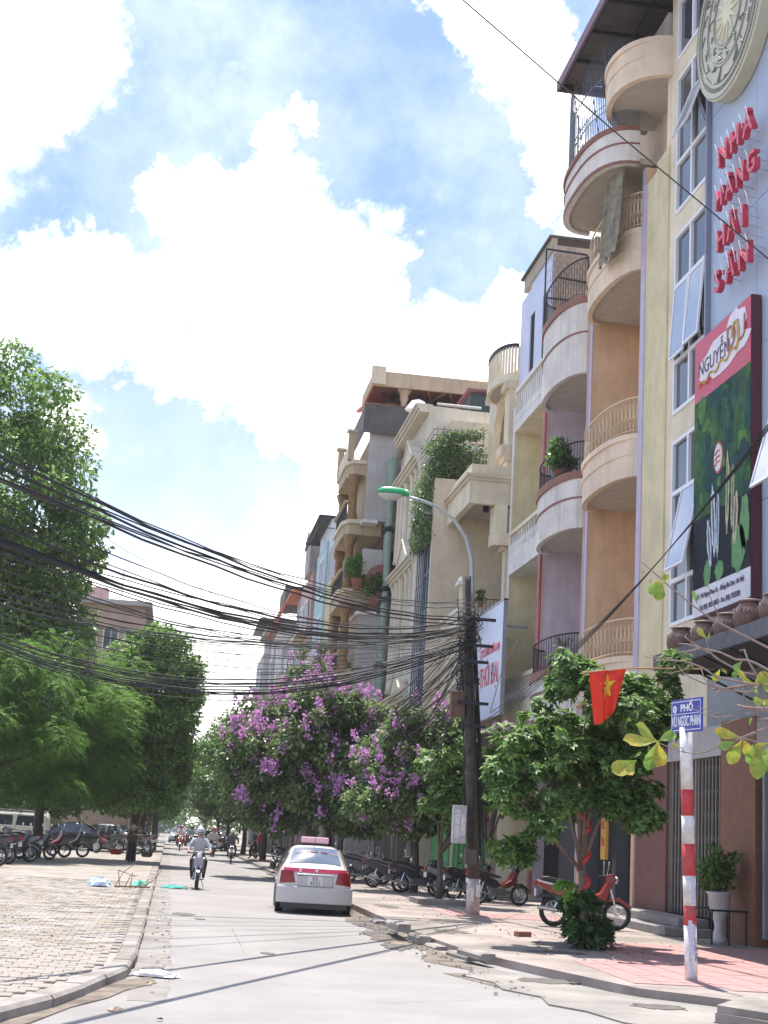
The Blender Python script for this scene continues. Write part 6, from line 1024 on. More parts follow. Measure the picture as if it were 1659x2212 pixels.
nb = thing('almond_tree_branch', 'nearly bare grey branch with a few large yellow green leaves reaching in from the right', 'tree branch', (0, 0, 0)); m_br = mat('branch_grey', (.23, .17, .15), .85, var=.25, scale=20); b = MB()
for r, pts in BR:
    n = len(pts); b.tube(pts, [r * (1 - .62 * i / (n - 1)) for i in range(n)], 6)
b.tube([(7.6, 12.4, .1), (7.3, 12.4, 1.6), (7.0, 12.5, 2.6), (6.2, 12.5, 3.1), (5.9, 12.5, 3.2)], [.11, .09, .07, .045, .03], 8); b.tube([(7.0, 12.5, 2.6), (6.6, 12.5, 3.6), (6.0, 12.5, 4.0)], [.05, .035, .02], 6); b.tube([(7.0, 12.5, 2.6), (6.5, 12.5, 2.9), (5.9, 12.5, 2.95)], [.05, .04, .03], 6)
b.build('branches', m_br, nb, True); m_bl = [mat('leaf_lime', (.24, .34, .05), .45, var=.3, scale=22, trans=.4, hue2=(.34, .30, .05)), mat('leaf_yellowing', (.42, .33, .05), .5, var=.3, scale=18, trans=.4, hue2=(.30, .34, .06)), mat('leaf_fresh_green', (.15, .28, .05), .45, var=.3, scale=18, trans=.4, hue2=(.25, .34, .08))]
for i, (p, q, w) in enumerate(BL):
    p = Vector(p); q = Vector(q); D = q - p; ln_ = D.length; D.normalize(); g = random.Random(i); Nv = Vector((g.uniform(-.5, .5), -1.0, g.uniform(-.1, .7))); S = D.cross(Nv).normalized(); Nv = S.cross(D).normalized(); vs = []
    prof = [(0, .02), (.15, .10), (.35, .30), (.6, .48), (.8, .46), (.93, .28), (1.0, .03)]
    for (t, ww) in prof:
        c = p + D * ln_ * t + Nv * (-.10 * ln_ * math.sin(t * 2.4) + g.uniform(-.008, .008)); h = ww * w * ln_ * 1.55
        vs += [c - S * h + Nv * h * g.uniform(.12, .4), c - S * h * .5 + Nv * h * .1, c, c + S * h * .5 + Nv * h * .1, c + S * h + Nv * h * g.uniform(.12, .4)]
    MB().add(vs, [(k * 5 + j, k * 5 + j + 1, (k + 1) * 5 + j + 1, (k + 1) * 5 + j) for k in range(6) for j in range(4)]).build('leaf', m_bl[i % 3], nb, True)

# ------------------------------------------------------------------ vehicles
m_tyre = mat('tyre', (.02, .02, .02), .85); m_chrome = mat('chrome', (.55, .56, .58), .2, .9); m_blk = mat('black_plastic', (.02, .02, .022), .4); m_seat = mat('seat_vinyl', (.025, .023, .022), .5); m_rl = mat('lamp_red', (.24, .012, .015), .25); m_wl = mat('lamp_clear', (.65, .65, .68), .12)
def ring_pts(c, r, n=18): return [(c[0], c[1] + r * math.cos(2 * math.pi * k / n), c[2] + r * math.sin(2 * math.pi * k / n)) for k in range(n + 1)]
def side_shape(pts, w0, name, m, par, x=0, bev=.02):      # pts (y, z) profile given thickness across x
    b = MB(); n = len(pts); vs = [(x - w0, y, z) for y, z in pts] + [(x + w0, y, z) for y, z in pts]; b.add(vs, [tuple(range(n - 1, -1, -1)), tuple(range(n, 2 * n))] + [(i, (i + 1) % n, n + (i + 1) % n, n + i) for i in range(n)]); o = b.build(name, m, par)
    md = o.modifiers.new('b', 'BEVEL'); md.width = bev; md.segments = 2; md.limit_method = 'ANGLE'; md.angle_limit = R(25); return o
def motorbike(label, loc, rz, col, col2=None, mirror=True, lean=0.0, group=None, box=False):
    t = thing('motorbike', label, 'motorbike', loc, rz, group); t.rotation_euler = (0, lean, rz)
    m1 = mat('bike_%02d%02d%02d' % tuple(int(c * 99) for c in col), col, .25, spec=.7, var=.04); m2 = m1 if col2 is None else mat('bike_%02d%02d%02d' % tuple(int(c * 99) for c in col2), col2, .3)
    for y in (-.62, .62):
        w = MB().tube(ring_pts((0, y, .285), .245), .045, 6).build('wheel', m_tyre, t, True); b = MB(); b.tube(ring_pts((0, y, .285), .205, 16), .016, 4)
        for k in range(10): a = 2 * math.pi * k / 10; b.bar((0, y, .285), (0, y + .2 * math.cos(a), .285 + .2 * math.sin(a)), .006, 3)
        b.bar((-.06, y, .285), (.06, y, .285), .04, 8); b.build('rim', m_chrome, w)
    side_shape([(-.98, .80), (-.92, .88), (-.5, .80), (-.1, .66), (.02, .52), (-.25, .44), (-.55, .58), (-.9, .74)], .105, 'body_panel', m1, t)
    side_shape([(-.90, .885), (-.55, .845), (-.12, .73), (.02, .74), (-.05, .80), (-.4, .88), (-.75, .95), (-.88, .94)], .12, 'seat', m_seat, t)
    side_shape([(.02, .52), (.18, .46), (.40, .56), (.50, .86), (.42, .92), (.30, .70), (.12, .60)], .17, 'leg_shield', m2, t); side_shape([(.40, .84), (.50, .84), (.60, .95), (.52, 1.06), (.40, 1.05)], .11, 'headlamp_cowl', m1, t)
    side_shape([(.38, .53), (.50, .60), (.68, .61), (.86, .50), (.92, .40), (.84, .43), (.66, .54), (.5, .53)], .05, 'front_fender', m1, t, bev=.01); side_shape([(-.98, .52), (-.88, .62), (-.62, .62), (-.42, .55), (-.6, .56), (-.86, .54)], .05, 'rear_fender', m_blk, t, bev=.01)
    MB().box(-.10, .10, -.24, .16, .26, .46).box(-.05, .05, .0, .3, .30, .40).build('engine', mat('engine_grey', (.12, .12, .125), .5, .5), t)
    MB().bar((.12, -.15, .27), (.13, -.95, .36), .03, 8, r2=.045).build('exhaust', m_chrome, t); 
    b = MB(); [b.bar((s * .07, .62, .285), (s * .06, .46, .86), .02, 5) for s in (-1, 1)]; b.build('fork', m_chrome, t)
    b = MB(); [b.bar((s * .09, -.62, .30), (s * .09, -.52, .64), .02, 5) for s in (-1, 1)]; b.build('shock_absorbers', m_chrome, t)
    b = MB(); b.tube([(-.34, .30, 1.0), (-.18, .38, 1.03), (0, .42, 1.02), (.18, .38, 1.03), (.34, .30, 1.0)], .014, 5); h = b.build('handlebar', m_blk, t)
    if mirror:
        for s in (-1, 1): MB().bar((s * .2, .38, 1.03), (s * .30, .40, 1.22), .006, 4).lathe([(.02, -.008), (.055, 0), (.05, .01)], n=10, M=Matrix.Translation((s * .31, .40, 1.25)) @ Matrix.Rotation(math.pi / 2, 4, 'X')).build('mirror', m_chrome, t)
    MB().lathe([(.075, 0), (.07, .03), (.03, .05)], n=12, M=Matrix.Translation((0, .585, .95)) @ Matrix.Rotation(-math.pi / 2, 4, 'X')).build('headlight', m_wl, t, True); boxes('tail_light', m_rl, t, (-.07, .07, -1.02, -.96, .76, .86), bevel=.01); boxes('number_plate', mat('plate_white', (.6, .6, .6), .5), t, (-.09, .09, -1.0, -.985, .56, .70))
    MB().bar((-.12, -.05, .27), (-.22, -.18, .0), .012, 4).build('side_stand', m_chrome, t); MB().bar((-.2, .12, .28), (.2, .12, .28), .014, 5).build('foot_pegs', m_blk, t)
    return t
bk_black = motorbike('black motorbike with a red flash parked between the pole and the beige wall', (9.3, 40.4, .12), R(-78), (.02, .02, .025), (.10, .015, .012))
bk_red = motorbike('red and white underbone motorbike parked behind the leafy tree', (9.05, 31.0, .12), R(-98), (.24, .014, .012), (.26, .016, .013))
side_shape([(-.95, .845), (-.3, .70), (-.05, .58), (-.12, .66), (-.5, .80), (-.95, .875)], .108, 'white_stripe', mat('stripe_white', (.65, .65, .66), .35), bk_red, bev=.004); bk_red.scale = (1.1,) * 3
bk_silver = motorbike('silver and maroon motorbike parked right beside the small tree', (8.7, 44.0, .12), R(-72), (.30, .30, .32), (.22, .02, .02))
bk_grey = motorbike('grey motorbike parked sideways second from the small tree', (8.3, 46.8, .12), R(-100), (.16, .17, .19), (.03, .03, .03))
copy_tree(bk_grey, None, 'grey motorbike parked third from the small tree under the myrtle').location = (7.8, 50.2, .12)
c = copy_tree(bk_silver, None, 'silver maroon motorbike half hidden behind the taxi'); c.location = (6.9, 54.0, .12); c.rotation_euler = (0, 0, R(-110))
for i, (x, y, a, src, lab) in enumerate([(7.4, 57.5, -80, bk_black, 'black motorbike in the shade just above the taxi trunk'), (8.2, 60, -95, bk_silver, 'silver motorbike against the glass front house'), (6.8, 64, -70, bk_black, 'black motorbike under the myrtle trunk'), (7.0, 70, -60, bk_red, 'red motorbike in the shade left of the taxi'), (6.4, 75, -75, bk_black, 'black motorbike before the brown portico'), (6.6, 80, -100, bk_grey, 'grey motorbike past the brown portico'), (8.4, 52.5, -85, bk_black, 'black motorbike standing in front of the green door wall'), (8.9, 42.2, -70, bk_black, 'black motorbike between the small tree and the flashed black one'), (7.9, 45.4, -88, bk_black, 'black motorbike wedged between the silver and grey ones'), (7.5, 48.6, -96, bk_black, 'black motorbike between the second and third grey ones'), (7.1, 52.2, -86, bk_grey, 'grey motorbike just right of the taxi roof'), (5.4, 88, -20, bk_black, 'black motorbike at the far right kerb'), (5.6, 94, -30, bk_red, 'red motorbike at the far right kerb')]):
    c = copy_tree(src, None, lab); c.location = (x, y, .12); c.rotation_euler = (0, 0, R(a)); c.scale = (1, 1, 1)
for i, (x, y, a, src, lab) in enumerate([(-6.0, 48.8, 75, bk_black, 'nearest dark motorbike at the left edge'), (-6.5, 50.2, 70, bk_grey, 'grey motorbike second from the left edge front'), (-5.9, 51.6, 62, bk_black, 'third dark motorbike from the left edge front'), (-6.3, 53.0, 70, bk_black, 'black motorbike in the middle of the left row'), (-5.5, 54.4, -60, bk_grey, 'grey motorbike facing right in the middle of the left row'), (-6.5, 55.6, 72, bk_black, 'black motorbike half buried in the left row'), (-5.6, 56.8, 58, bk_silver, 'silver motorbike leaning in the left row'), (-5.1, 58.6, -55, bk_grey, 'grey scooter at the right end of the left row'), (-6.9, 58.5, 66, bk_black, 'black motorbike behind the leaning silver one'), (-4.9, 63.2, -64, bk_silver, 'silver scooter standing alone before the dark sedan'), (-4.3, 65.5, -70, bk_grey, 'grey scooter beside the lone silver scooter'), (-6.4, 64.0, 80, bk_black, 'black motorbike in front of the white van'), (-7.6, 61.0, 60, bk_black, 'black motorbike below the van window'), (-8.4, 63.5, 66, bk_grey, 'grey motorbike below the rear van window'), (-3.0, 76, 60, bk_black, 'black motorbike behind the vendor'), (-2.2, 79, 76, bk_black, 'black motorbike just right of the vendor'), (-1.5, 82, 40, bk_grey, 'grey motorbike near the second left trunk'), (-1.2, 86, 30, bk_black, 'black motorbike at the left kerb beyond the red one'), (-1.7, 97, 20, bk_grey, 'grey motorbike on the left kerb far off')]):
    c = copy_tree(src, None, lab, 'motorbikes parked on the left pavement'); c.location = (x, y, .12); c.rotation_euler = (0, 0, R(a)); c.scale = (1.08,) * 3
# bicycle poking in at the right edge
bc = thing('bicycle', 'red bicycle of which only the front wheel and pedal show at the right edge', 'bicycle', (8.72, 18.9, .10), R(70)); w = MB().tube(ring_pts((0, -.05, .34), .33, 28), .019, 6).build('wheel', m_tyre, bc, True); b = MB(); b.tube(ring_pts((0, -.05, .34), .305, 24), .012, 4); [b.bar((0, -.05, .34), (0, -.05 + .3 * math.cos(k * .35), .34 + .3 * math.sin(k * .35)), .003, 3) for k in range(18)]; b.build('rim', m_chrome, w)
w2 = MB().tube(ring_pts((0, -1.1, .34), .33, 28), .019, 6).build('wheel', m_tyre, bc, True); MB().tube(ring_pts((0, -1.1, .34), .305, 24), .012, 4).build('rim', m_chrome, w2)
b = MB(); [b.bar(p, q, .018, 6) for p, q in (((0, -.05, .34), (0, -.22, .86)), ((0, -.22, .82), (0, -.62, .32)), ((0, -.22, .84), (0, -.78, .84)), ((0, -.78, .88), (0, -.62, .32)), ((0, -.62, .32), (0, -1.1, .34)), ((0, -.78, .84), (0, -1.1, .34)))]; b.build('frame', mat('bike_frame_red', (.42, .02, .04), .3), bc); MB().tube([(-.26, -.3, 1.0), (-.1, -.2, .98), (.1, -.2, .98), (.26, -.3, 1.0)], .012, 6).build('handlebar', m_chrome, bc); boxes('saddle', m_seat, bc, (-.08, .08, -.92, -.66, .90, .96), bevel=.02); boxes('pedal', m_blk, bc, (.1, .2, -.6, -.5, .42, .45), (-.2, -.1, -.72, -.62, .2, .23)); boxes('front_fender', MATS['bike_frame_red'], bc, (-.025, .025, -.15, .1, .695, .71))

def car(label, loc, rz, col, stripe=None, taxi=False, name='car', win=None, sc=1.0):
    t = thing(name, label, 'car', loc, rz); t.scale = (sc,) * 3; mp = mat('paint_%02d%02d%02d' % tuple(int(c * 99) for c in col), col, .22, spec=.7, var=.03); gl = win or mat('car_glass', (.04, .05, .06), .05, spec=1.0)
    # stations from the rear: y, z low, belt z, top z, half width low/belt, half width top
    S = [(.00, .34, .62, .78, .62, .52), (.03, .26, .72, .93, .76, .62), (.14, .22, .80, 1.00, .82, .68), (.55, .20, .86, 1.03, .845, .68), (.80, .20, .88, 1.10, .85, .64), (1.25, .20, .90, 1.42, .85, .56), (1.7, .20, .90, 1.485, .85, .57), (2.3, .20, .89, 1.475, .85, .57), (2.75, .20, .88, 1.37, .85, .57), (3.3, .20, .87, 1.0, .84, .66), (3.9, .21, .78, .89, .81, .62), (4.2, .26, .66, .74, .72, .55), (4.27, .34, .56, .6, .6, .45)]
    prof = lambda s: [(-s[4] * .8, s[1]), (-s[4] * .97, s[1] + .10), (-s[4], (s[1] + s[2]) / 2), (-s[4] * .985, s[2]), (-(s[4] * .35 + s[5] * .65), s[2] + (s[3] - s[2]) * .45), (-s[5], s[3] - .03), (-s[5] * .6, s[3] + .01), (0, s[3] + .018)]
    vs = []; n = 0
    for s in S:
        p = prof(s); q = p + [(-x, z) for x, z in p[-2::-1]]; n = len(q); vs += [(x, s[0], z) for x, z in q]
    fs = [(i * n + j, i * n + j + 1, (i + 1) * n + j + 1, (i + 1) * n + j) for i in range(len(S) - 1) for j in range(n - 1)] + [((i + 1) * n, (i + 1) * n + n - 1, i * n + n - 1, i * n) for i in range(len(S) - 1)] + [tuple(range(n - 1, -1, -1)), tuple(range((len(S) - 1) * n, len(S) * n))]
    o = MB().add(vs, fs).build('body', mp, t, True); md = o.modifiers.new('s', 'SUBSURF'); md.levels = 2; md.render_levels = 2
    def patch(name, P4, m, bulge=.03, nn=6, th=.0):
        b = MB(); A, B_, C_, D_ = [Vector(v) for v in P4]; nv = ((B_ - A).cross(D_ - A)).normalized(); vs = []
        for i in range(nn + 1):
            for j in range(nn + 1):
                u, v = i / nn, j / nn; p = A.lerp(B_, u).lerp(D_.lerp(C_, u), v) + nv * bulge * (1 - (2 * u - 1) ** 2) * (1 - .4 * (2 * v - 1) ** 2); vs.append(p)
        b.add(vs, [(i * (nn + 1) + j, (i + 1) * (nn + 1) + j, (i + 1) * (nn + 1) + j + 1, i * (nn + 1) + j + 1) for i in range(nn) for j in range(nn)]); return b.build(name, m, t, True)
    rw = patch('rear_window', [(-.60, .72, 1.085), (.60, .72, 1.085), (.50, 1.20, 1.425), (-.50, 1.20, 1.425)], mat('rear_glass', (.11, .14, .20), .08, spec=1.0) if taxi else gl, .05); patch('windscreen', [(.62, 3.30, 1.03), (-.62, 3.30, 1.03), (-.50, 2.72, 1.40), (.50, 2.72, 1.40)], gl, .05)
    for s in (-1, 1):
        for k, (ya, yb, yc, yd) in enumerate(((1.02, 1.85, 1.82, 1.38), (1.93, 3.02, 2.62, 1.93))):
            P4 = [(s * .835, ya, .93), (s * .84, yb, .92), (s * .60, yc, 1.40), (s * .60, yd, 1.40)]
            if s > 0: patch('side_window', P4, gl, .035)
            else: patch('side_window', [P4[1], P4[0], P4[3], P4[2]], gl, .035)
        for y in (.82, 3.45):
            w = MB().lathe([(.22, -.095), (.29, -.09), (.305, -.05), (.305, .05), (.29, .09), (.22, .095)], n=24, M=Matrix.Translation((s * .76, y, .305)) @ Matrix.Rotation(math.pi / 2, 4, 'Y')).build('wheel', m_tyre, t, True); MB().lathe([(.21, -.1), (.19, .1)], n=10, M=Matrix.Translation((s * .765, y, .305)) @ Matrix.Rotation(math.pi / 2, 4, 'Y')).build('rim', m_chrome, w)
            MB().lathe([(.36, -.02), (.36, .02)], n=20, M=Matrix.Translation((s * .835, y, .33)) @ Matrix.Rotation(math.pi / 2, 4, 'Y')).build('wheel_arch', m_blk, t)
        MB().lathe([(.03, 0), (.11, .04), (.12, .12), (.05, .16)], n=12, M=Matrix.Translation((s * .86, 2.72, .98)) @ Matrix.Rotation(s * math.pi / 2, 4, 'Y')).build('door_mirror', m_blk, t, True)
        patch('tail_light', [(s * .80, .06, .64), (s * .45, -.012, .68), (s * .50, .02, .93), (s * .78, .13, .93)] if s < 0 else [(s * .45, -.012, .68), (s * .80, .06, .64), (s * .78, .13, .93), (s * .50, .02, .93)], m_rl, .04)
        patch('headlight', [(s * .45, 4.24, .55), (s * .72, 4.16, .58), (s * .70, 4.02, .72), (s * .42, 4.14, .70)] if s < 0 else [(s * .72, 4.16, .58), (s * .45, 4.24, .55), (s * .42, 4.14, .70), (s * .70, 4.02, .72)], m_wl, .02)
    boxes('underbody', m_blk, t, (-.70, .70, .18, 4.1, .16, .30)); 
    if taxi:
        m_mag = mat('taxi_magenta', (.38, .02, .07), .3)
        b = MB(); 
        for i in range(12):
            x0, x1 = -.72 + i * .12, -.6 + i * .12; f = lambda x: .012 + .10 * (abs(x) / .72) ** 3; b.add([(x0, f(x0) - .008, .91), (x1, f(x1) - .008, .91), (x1, f(x1) + .05, .995), (x0, f(x0) + .05, .995)], [(0, 1, 2, 3)])
        b.build('magenta_band', m_mag, t, True); boxes('chrome_bar', m_chrome, t, (-.42, .42, -.045, .02, .845, .88), bevel=.012)
        boxes('boot_recess', mat('boot_silver', (.46, .44, .44), .35, var=.05), t, (-.40, .40, -.030, .03, .60, .84), bevel=.02); pl = boxes('number_plate', mat('plate_pale', (.62, .60, .58), .5), t, (-.17, .17, -.048, -.032, .62, .835)); text('lettering', '30L', .115, m_ink, face_near(0, -.05, .775), pl, depth=.001); text('lettering', '4031', .125, m_ink, face_near(0, -.05, .675), pl, depth=.001)
        b = MB(); S2 = [(-.86, .14), (-.83, .03), (-.70, -.06), (-.4, -.10), (0, -.11), (.4, -.10), (.70, -.06), (.83, .03), (.86, .14)]; b.wallstrip(S2, [(x * .9, .2) for x, y in S2], .24, .60); bp = b.build('bumper', mat('bumper_silver', (.47, .45, .44), .38, var=.05), t, True); md = bp.modifiers.new('b', 'BEVEL'); md.width = .035; md.segments = 3; md.limit_method = 'ANGLE'; boxes('skirt', m_blk, t, (-.74, .74, -.04, .2, .13, .24)); boxes('muffler_plate', mat('muffler', (.5, .47, .45), .4, .3), t, (-.42, .36, -.02, .2, .16, .20))
        rs = boxes('roof_sign', mat('roof_sign_pink', (.72, .40, .50), .35, var=.08), t, (-.33, .33, 1.75, 1.92, 1.54, 1.68), bevel=.03); text('lettering', 'TAXI', .10, mat('sign_wht', (.8, .8, .8), .5), face_near(0, 1.742, 1.61), rs, depth=.002, xs=1.3); boxes('sign_foot', m_blk, rs, (-.3, .3, 1.77, 1.9, 1.48, 1.54)); MB().bar((-.02, 1.3, 1.45), (.02, 1.1, 2.1), .006, 4).build('aerial', m_blk, t)
        for (x, z, w_, m_) in ((-.38, 1.30, .10, 'stk_white'), (.42, 1.30, .09, 'stk_white'), (-.08, 1.325, .14, 'stk_red'), (.2, 1.32, .08, 'stk_red')): boxes('window_sticker', mat(m_, (.75, .72, .72) if 'w' in m_ else (.5, .08, .1), .5), rw, (x - w_, x + w_, .985, .99, z - .02, z + .03))
        for x in (.02, -.55): MB().lathe([(.035, 0), (.03, .01)], n=12, M=Matrix.Translation((x if x > 0 else -.35, -.0 if x < 0 else -.022, .955)) @ Matrix.Rotation(math.pi / 2, 4, 'X')).build('badge', m_chrome, t)
        boxes('door_handle', m_chrome, t, (-.872, -.85, 1.55, 1.70, .80, .83), (-.872, -.85, 2.5, 2.65, .80, .83)); boxes('side_stripe', m_mag, t, (-.862, -.855, .3, 3.9, .84, .875))
    return t
tx = car('white taxi with a magenta rear band and a pink roof sign driving away', (3.34, 32.8, 0), R(-3.5), (.60, .57, .54), taxi=True, name='taxi')
car('dark sedan parked under the trees left of the vendor', (-3.1, 80.5, .1), R(98), (.02, .022, .03)); car('silver roofed car parked behind the vendor', (-1.6, 87, .1), R(75), (.35, .36, .38)); car('dark car driving far away in the street', (2.3, 128, 0), R(0), (.03, .035, .045)); car('white car parked at the right kerb far off, behind the riders', (3.3, 112, 0), R(-2), (.6, .6, .6)); car('dark car parked under the far right trees', (4.2, 121, 0), R(-4), (.05, .03, .03)); car('silver car facing us far down the left lane', (.9, 150, 0), R(180), (.3, .31, .33))
# minivan
vn = thing('minivan', 'cream white minivan parked behind the motorbikes at the left edge', 'van', (-9.6, 69, .1)); m_vw = mat('van_white', (.62, .60, .52), .35, var=.06); b = MB()
pr = [(-.75, .25), (-.78, .9), (-.74, 1.2), (-.60, 1.72), (-.5, 1.84), (0, 1.9), (.5, 1.84), (.6, 1.72), (.74, 1.2), (.78, .9), (.75, .25)]; sts = [(0, .9), (.12, 1.0), (3.85, 1.0), (3.97, .95), (4.02, .86)]; vs = []
for (x, s) in sts: vs += [(x, 1.0 + y * (.93 + .07 * s), .25 + (z - .25) * (s if z > 1.3 else (.5 + .5 * s))) for y, z in pr]
nn = len(pr); b.add(vs, [(i * nn + j, (i + 1) * nn + j, (i + 1) * nn + j + 1, i * nn + j + 1) for i in range(len(sts) - 1) for j in range(nn - 1)] + [(i * nn + nn - 1, (i + 1) * nn + nn - 1, (i + 1) * nn, i * nn) for i in range(len(sts) - 1)] + [tuple(range(nn)), tuple(range(len(sts) * nn - 1, (len(sts) - 1) * nn - 1, -1))]); b.build('body', m_vw, vn)
for x0, x1 in ((.25, 1.25), (1.4, 2.42), (2.58, 3.6)):
    w = MB(); w.add([(x0, .262, 1.22), (x1, .262, 1.22), (x1 - .03, .375, 1.66), (x0 + .03, .375, 1.66), (x0, .30, 1.22), (x1, .30, 1.22), (x1, .40, 1.66), (x0, .40, 1.66)], [(0, 1, 2, 3), (0, 3, 7, 4), (1, 5, 6, 2), (3, 2, 6, 7), (0, 4, 5, 1)]); w.build('side_window', MATS['car_glass'], vn); boxes('rubber_line', m_wf, vn, (x0, x1, .236, .25, 1.17, 1.20))
for x in (.8, 3.1): MB().lathe([(.3, 0), (.3, .2)], n=18, M=Matrix.Translation((x, .25, .3)) @ Matrix.Rotation(-math.pi / 2, 4, 'X')).build('wheel', m_tyre, vn)
boxes('roof_edge', mat('van_roof', (.8, .8, .8), .4), vn, (.1, 3.9, .5, 1.5, 1.89, 1.92))

# ------------------------------------------------------------------ people
m_skin = mat('skin', (.34, .19, .13), .6, var=.05); m_hair = mat('hair_black', (.012, .011, .011), .5)
def body(J, bones, mats, name='body'):
    """one continuous skinned body: J name -> (x, y, z, r); bones (a, b, material index)"""
    keys = list(J); me = bpy.data.meshes.new('sk'); me.from_pydata([J[k][:3] for k in keys], [(keys.index(a), keys.index(c)) for a, c, _ in bones], []); ob = bpy.data.objects.new('sk', me); COL.objects.link(ob)
    md = ob.modifiers.new('skin', 'SKIN'); md.use_smooth_shade = True
    for i, k in enumerate(keys): me.skin_vertices[0].data[i].radius = (J[k][3], J[k][3] * (.72 if k in ('chest', 'belly', 'pelvis') else 1))
    me.skin_vertices[0].data[keys.index('pelvis')].use_root = True
    s = ob.modifiers.new('sub', 'SUBSURF'); s.levels = 2; s.render_levels = 2
    bpy.context.view_layer.update(); m2 = bpy.data.meshes.new_from_object(ob.evaluated_get(bpy.context.evaluated_depsgraph_get())); bpy.data.objects.remove(ob); m2.materials.clear(); [m2.materials.append(m) for m in mats]
    seg = [(Vector(J[a][:3]), Vector(J[c][:3]), k, (J[a][3] + J[c][3]) / 2) for a, c, k in bones]
    for p in m2.polygons:
        q = p.center; best = (9, 0)
        for A, B_, k, r in seg:
            d = B_ - A; t = max(0, min(1, (q - A).dot(d) / max(d.length_squared, 1e-9))); e = (q - A - d * t).length - r * .6
            if e < best[0]: best = (e, k)
        p.material_index = best[1]
    m2.name = name; return m2
def rider_pose(away=False):
    J = dict(pelvis=(0, -.20, .90, .15), belly=(0, -.17, 1.06, .135), chest=(0, -.10, 1.27, .165), neck=(0, -.06, 1.42, .06), head=(0, -.03, 1.53, .085), top=(0, -.03, 1.63, .085))
    B = [('pelvis', 'belly', 0), ('belly', 'chest', 0), ('chest', 'neck', 0), ('neck', 'head', 2), ('head', 'top', 2)]
    for s, t in ((-1, 'L'), (1, 'R')):
        J.update({'sh' + t: (s * .19, -.08, 1.36, .075), 'el' + t: (s * .31, .04, 1.13, .05), 'wr' + t: (s * .31, .24, 1.04, .034), 'ha' + t: (s * .31, .31, 1.03, .036), 'hi' + t: (s * .11, -.16, .86, .10), 'kn' + t: (s * .20, .22, .80, .07), 'an' + t: (s * .17, .12, .40, .05), 'to' + t: (s * .17, .27, .33, .045)})
        B += [('chest', 'sh' + t, 0), ('sh' + t, 'el' + t, 0), ('el' + t, 'wr' + t, 2), ('wr' + t, 'ha' + t, 2), ('pelvis', 'hi' + t, 1), ('hi' + t, 'kn' + t, 1), ('kn' + t, 'an' + t, 1), ('an' + t, 'to' + t, 3)]
    return J, B
def walk_pose(h=1.0, st=.18):
    J = dict(pelvis=(0, 0, .92, .13), belly=(0, 0, 1.06, .115), chest=(0, .02, 1.25, .145), neck=(0, .03, 1.40, .055), head=(0, .06, 1.50, .08), top=(0, .06, 1.60, .08)); B = [('pelvis', 'belly', 0), ('belly', 'chest', 0), ('chest', 'neck', 0), ('neck', 'head', 2), ('head', 'top', 2)]
    for s, t in ((-1, 'L'), (1, 'R')):
        J.update({'sh' + t: (s * .17, .02, 1.33, .065), 'el' + t: (s * .22, .03 - s * .08, 1.08, .045), 'wr' + t: (s * .22, .12 - s * .10, .88, .032), 'ha' + t: (s * .22, .15 - s * .1, .80, .034), 'hi' + t: (s * .09, 0, .86, .095), 'kn' + t: (s * .09, s * st * .5 + .04, .48, .065), 'an' + t: (s * .08, s * st - .02, .09, .045), 'to' + t: (s * .09, s * st + .14, .04, .04)})
        B += [('chest', 'sh' + t, 0), ('sh' + t, 'el' + t, 0), ('el' + t, 'wr' + t, 2), ('wr' + t, 'ha' + t, 2), ('pelvis', 'hi' + t, 1), ('hi' + t, 'kn' + t, 1), ('kn' + t, 'an' + t, 1), ('an' + t, 'to' + t, 3)]
    return J, B
def hands(J, par):
    for t, s in (('L', -1), ('R', 1)):
        x, y, z, r = J['ha' + t]; b = MB()
        for k in range(4): ll = (.042, .05, .046, .036)[k]; xx = x - .03 + k * .02; b.tube([(xx, y + .01, z + .02), (xx, y + .03 + ll * .3, z + .015), (xx, y + .02 + ll * .5, z - .03)], [.010, .009, .007], 5)
        b.tube([(x - s * .03, y - .02, z), (x - s * .05, y + .01, z - .01), (x - s * .045, y + .035, z - .02)], [.011, .01, .008], 5); b.build('fingers', m_skin, par)
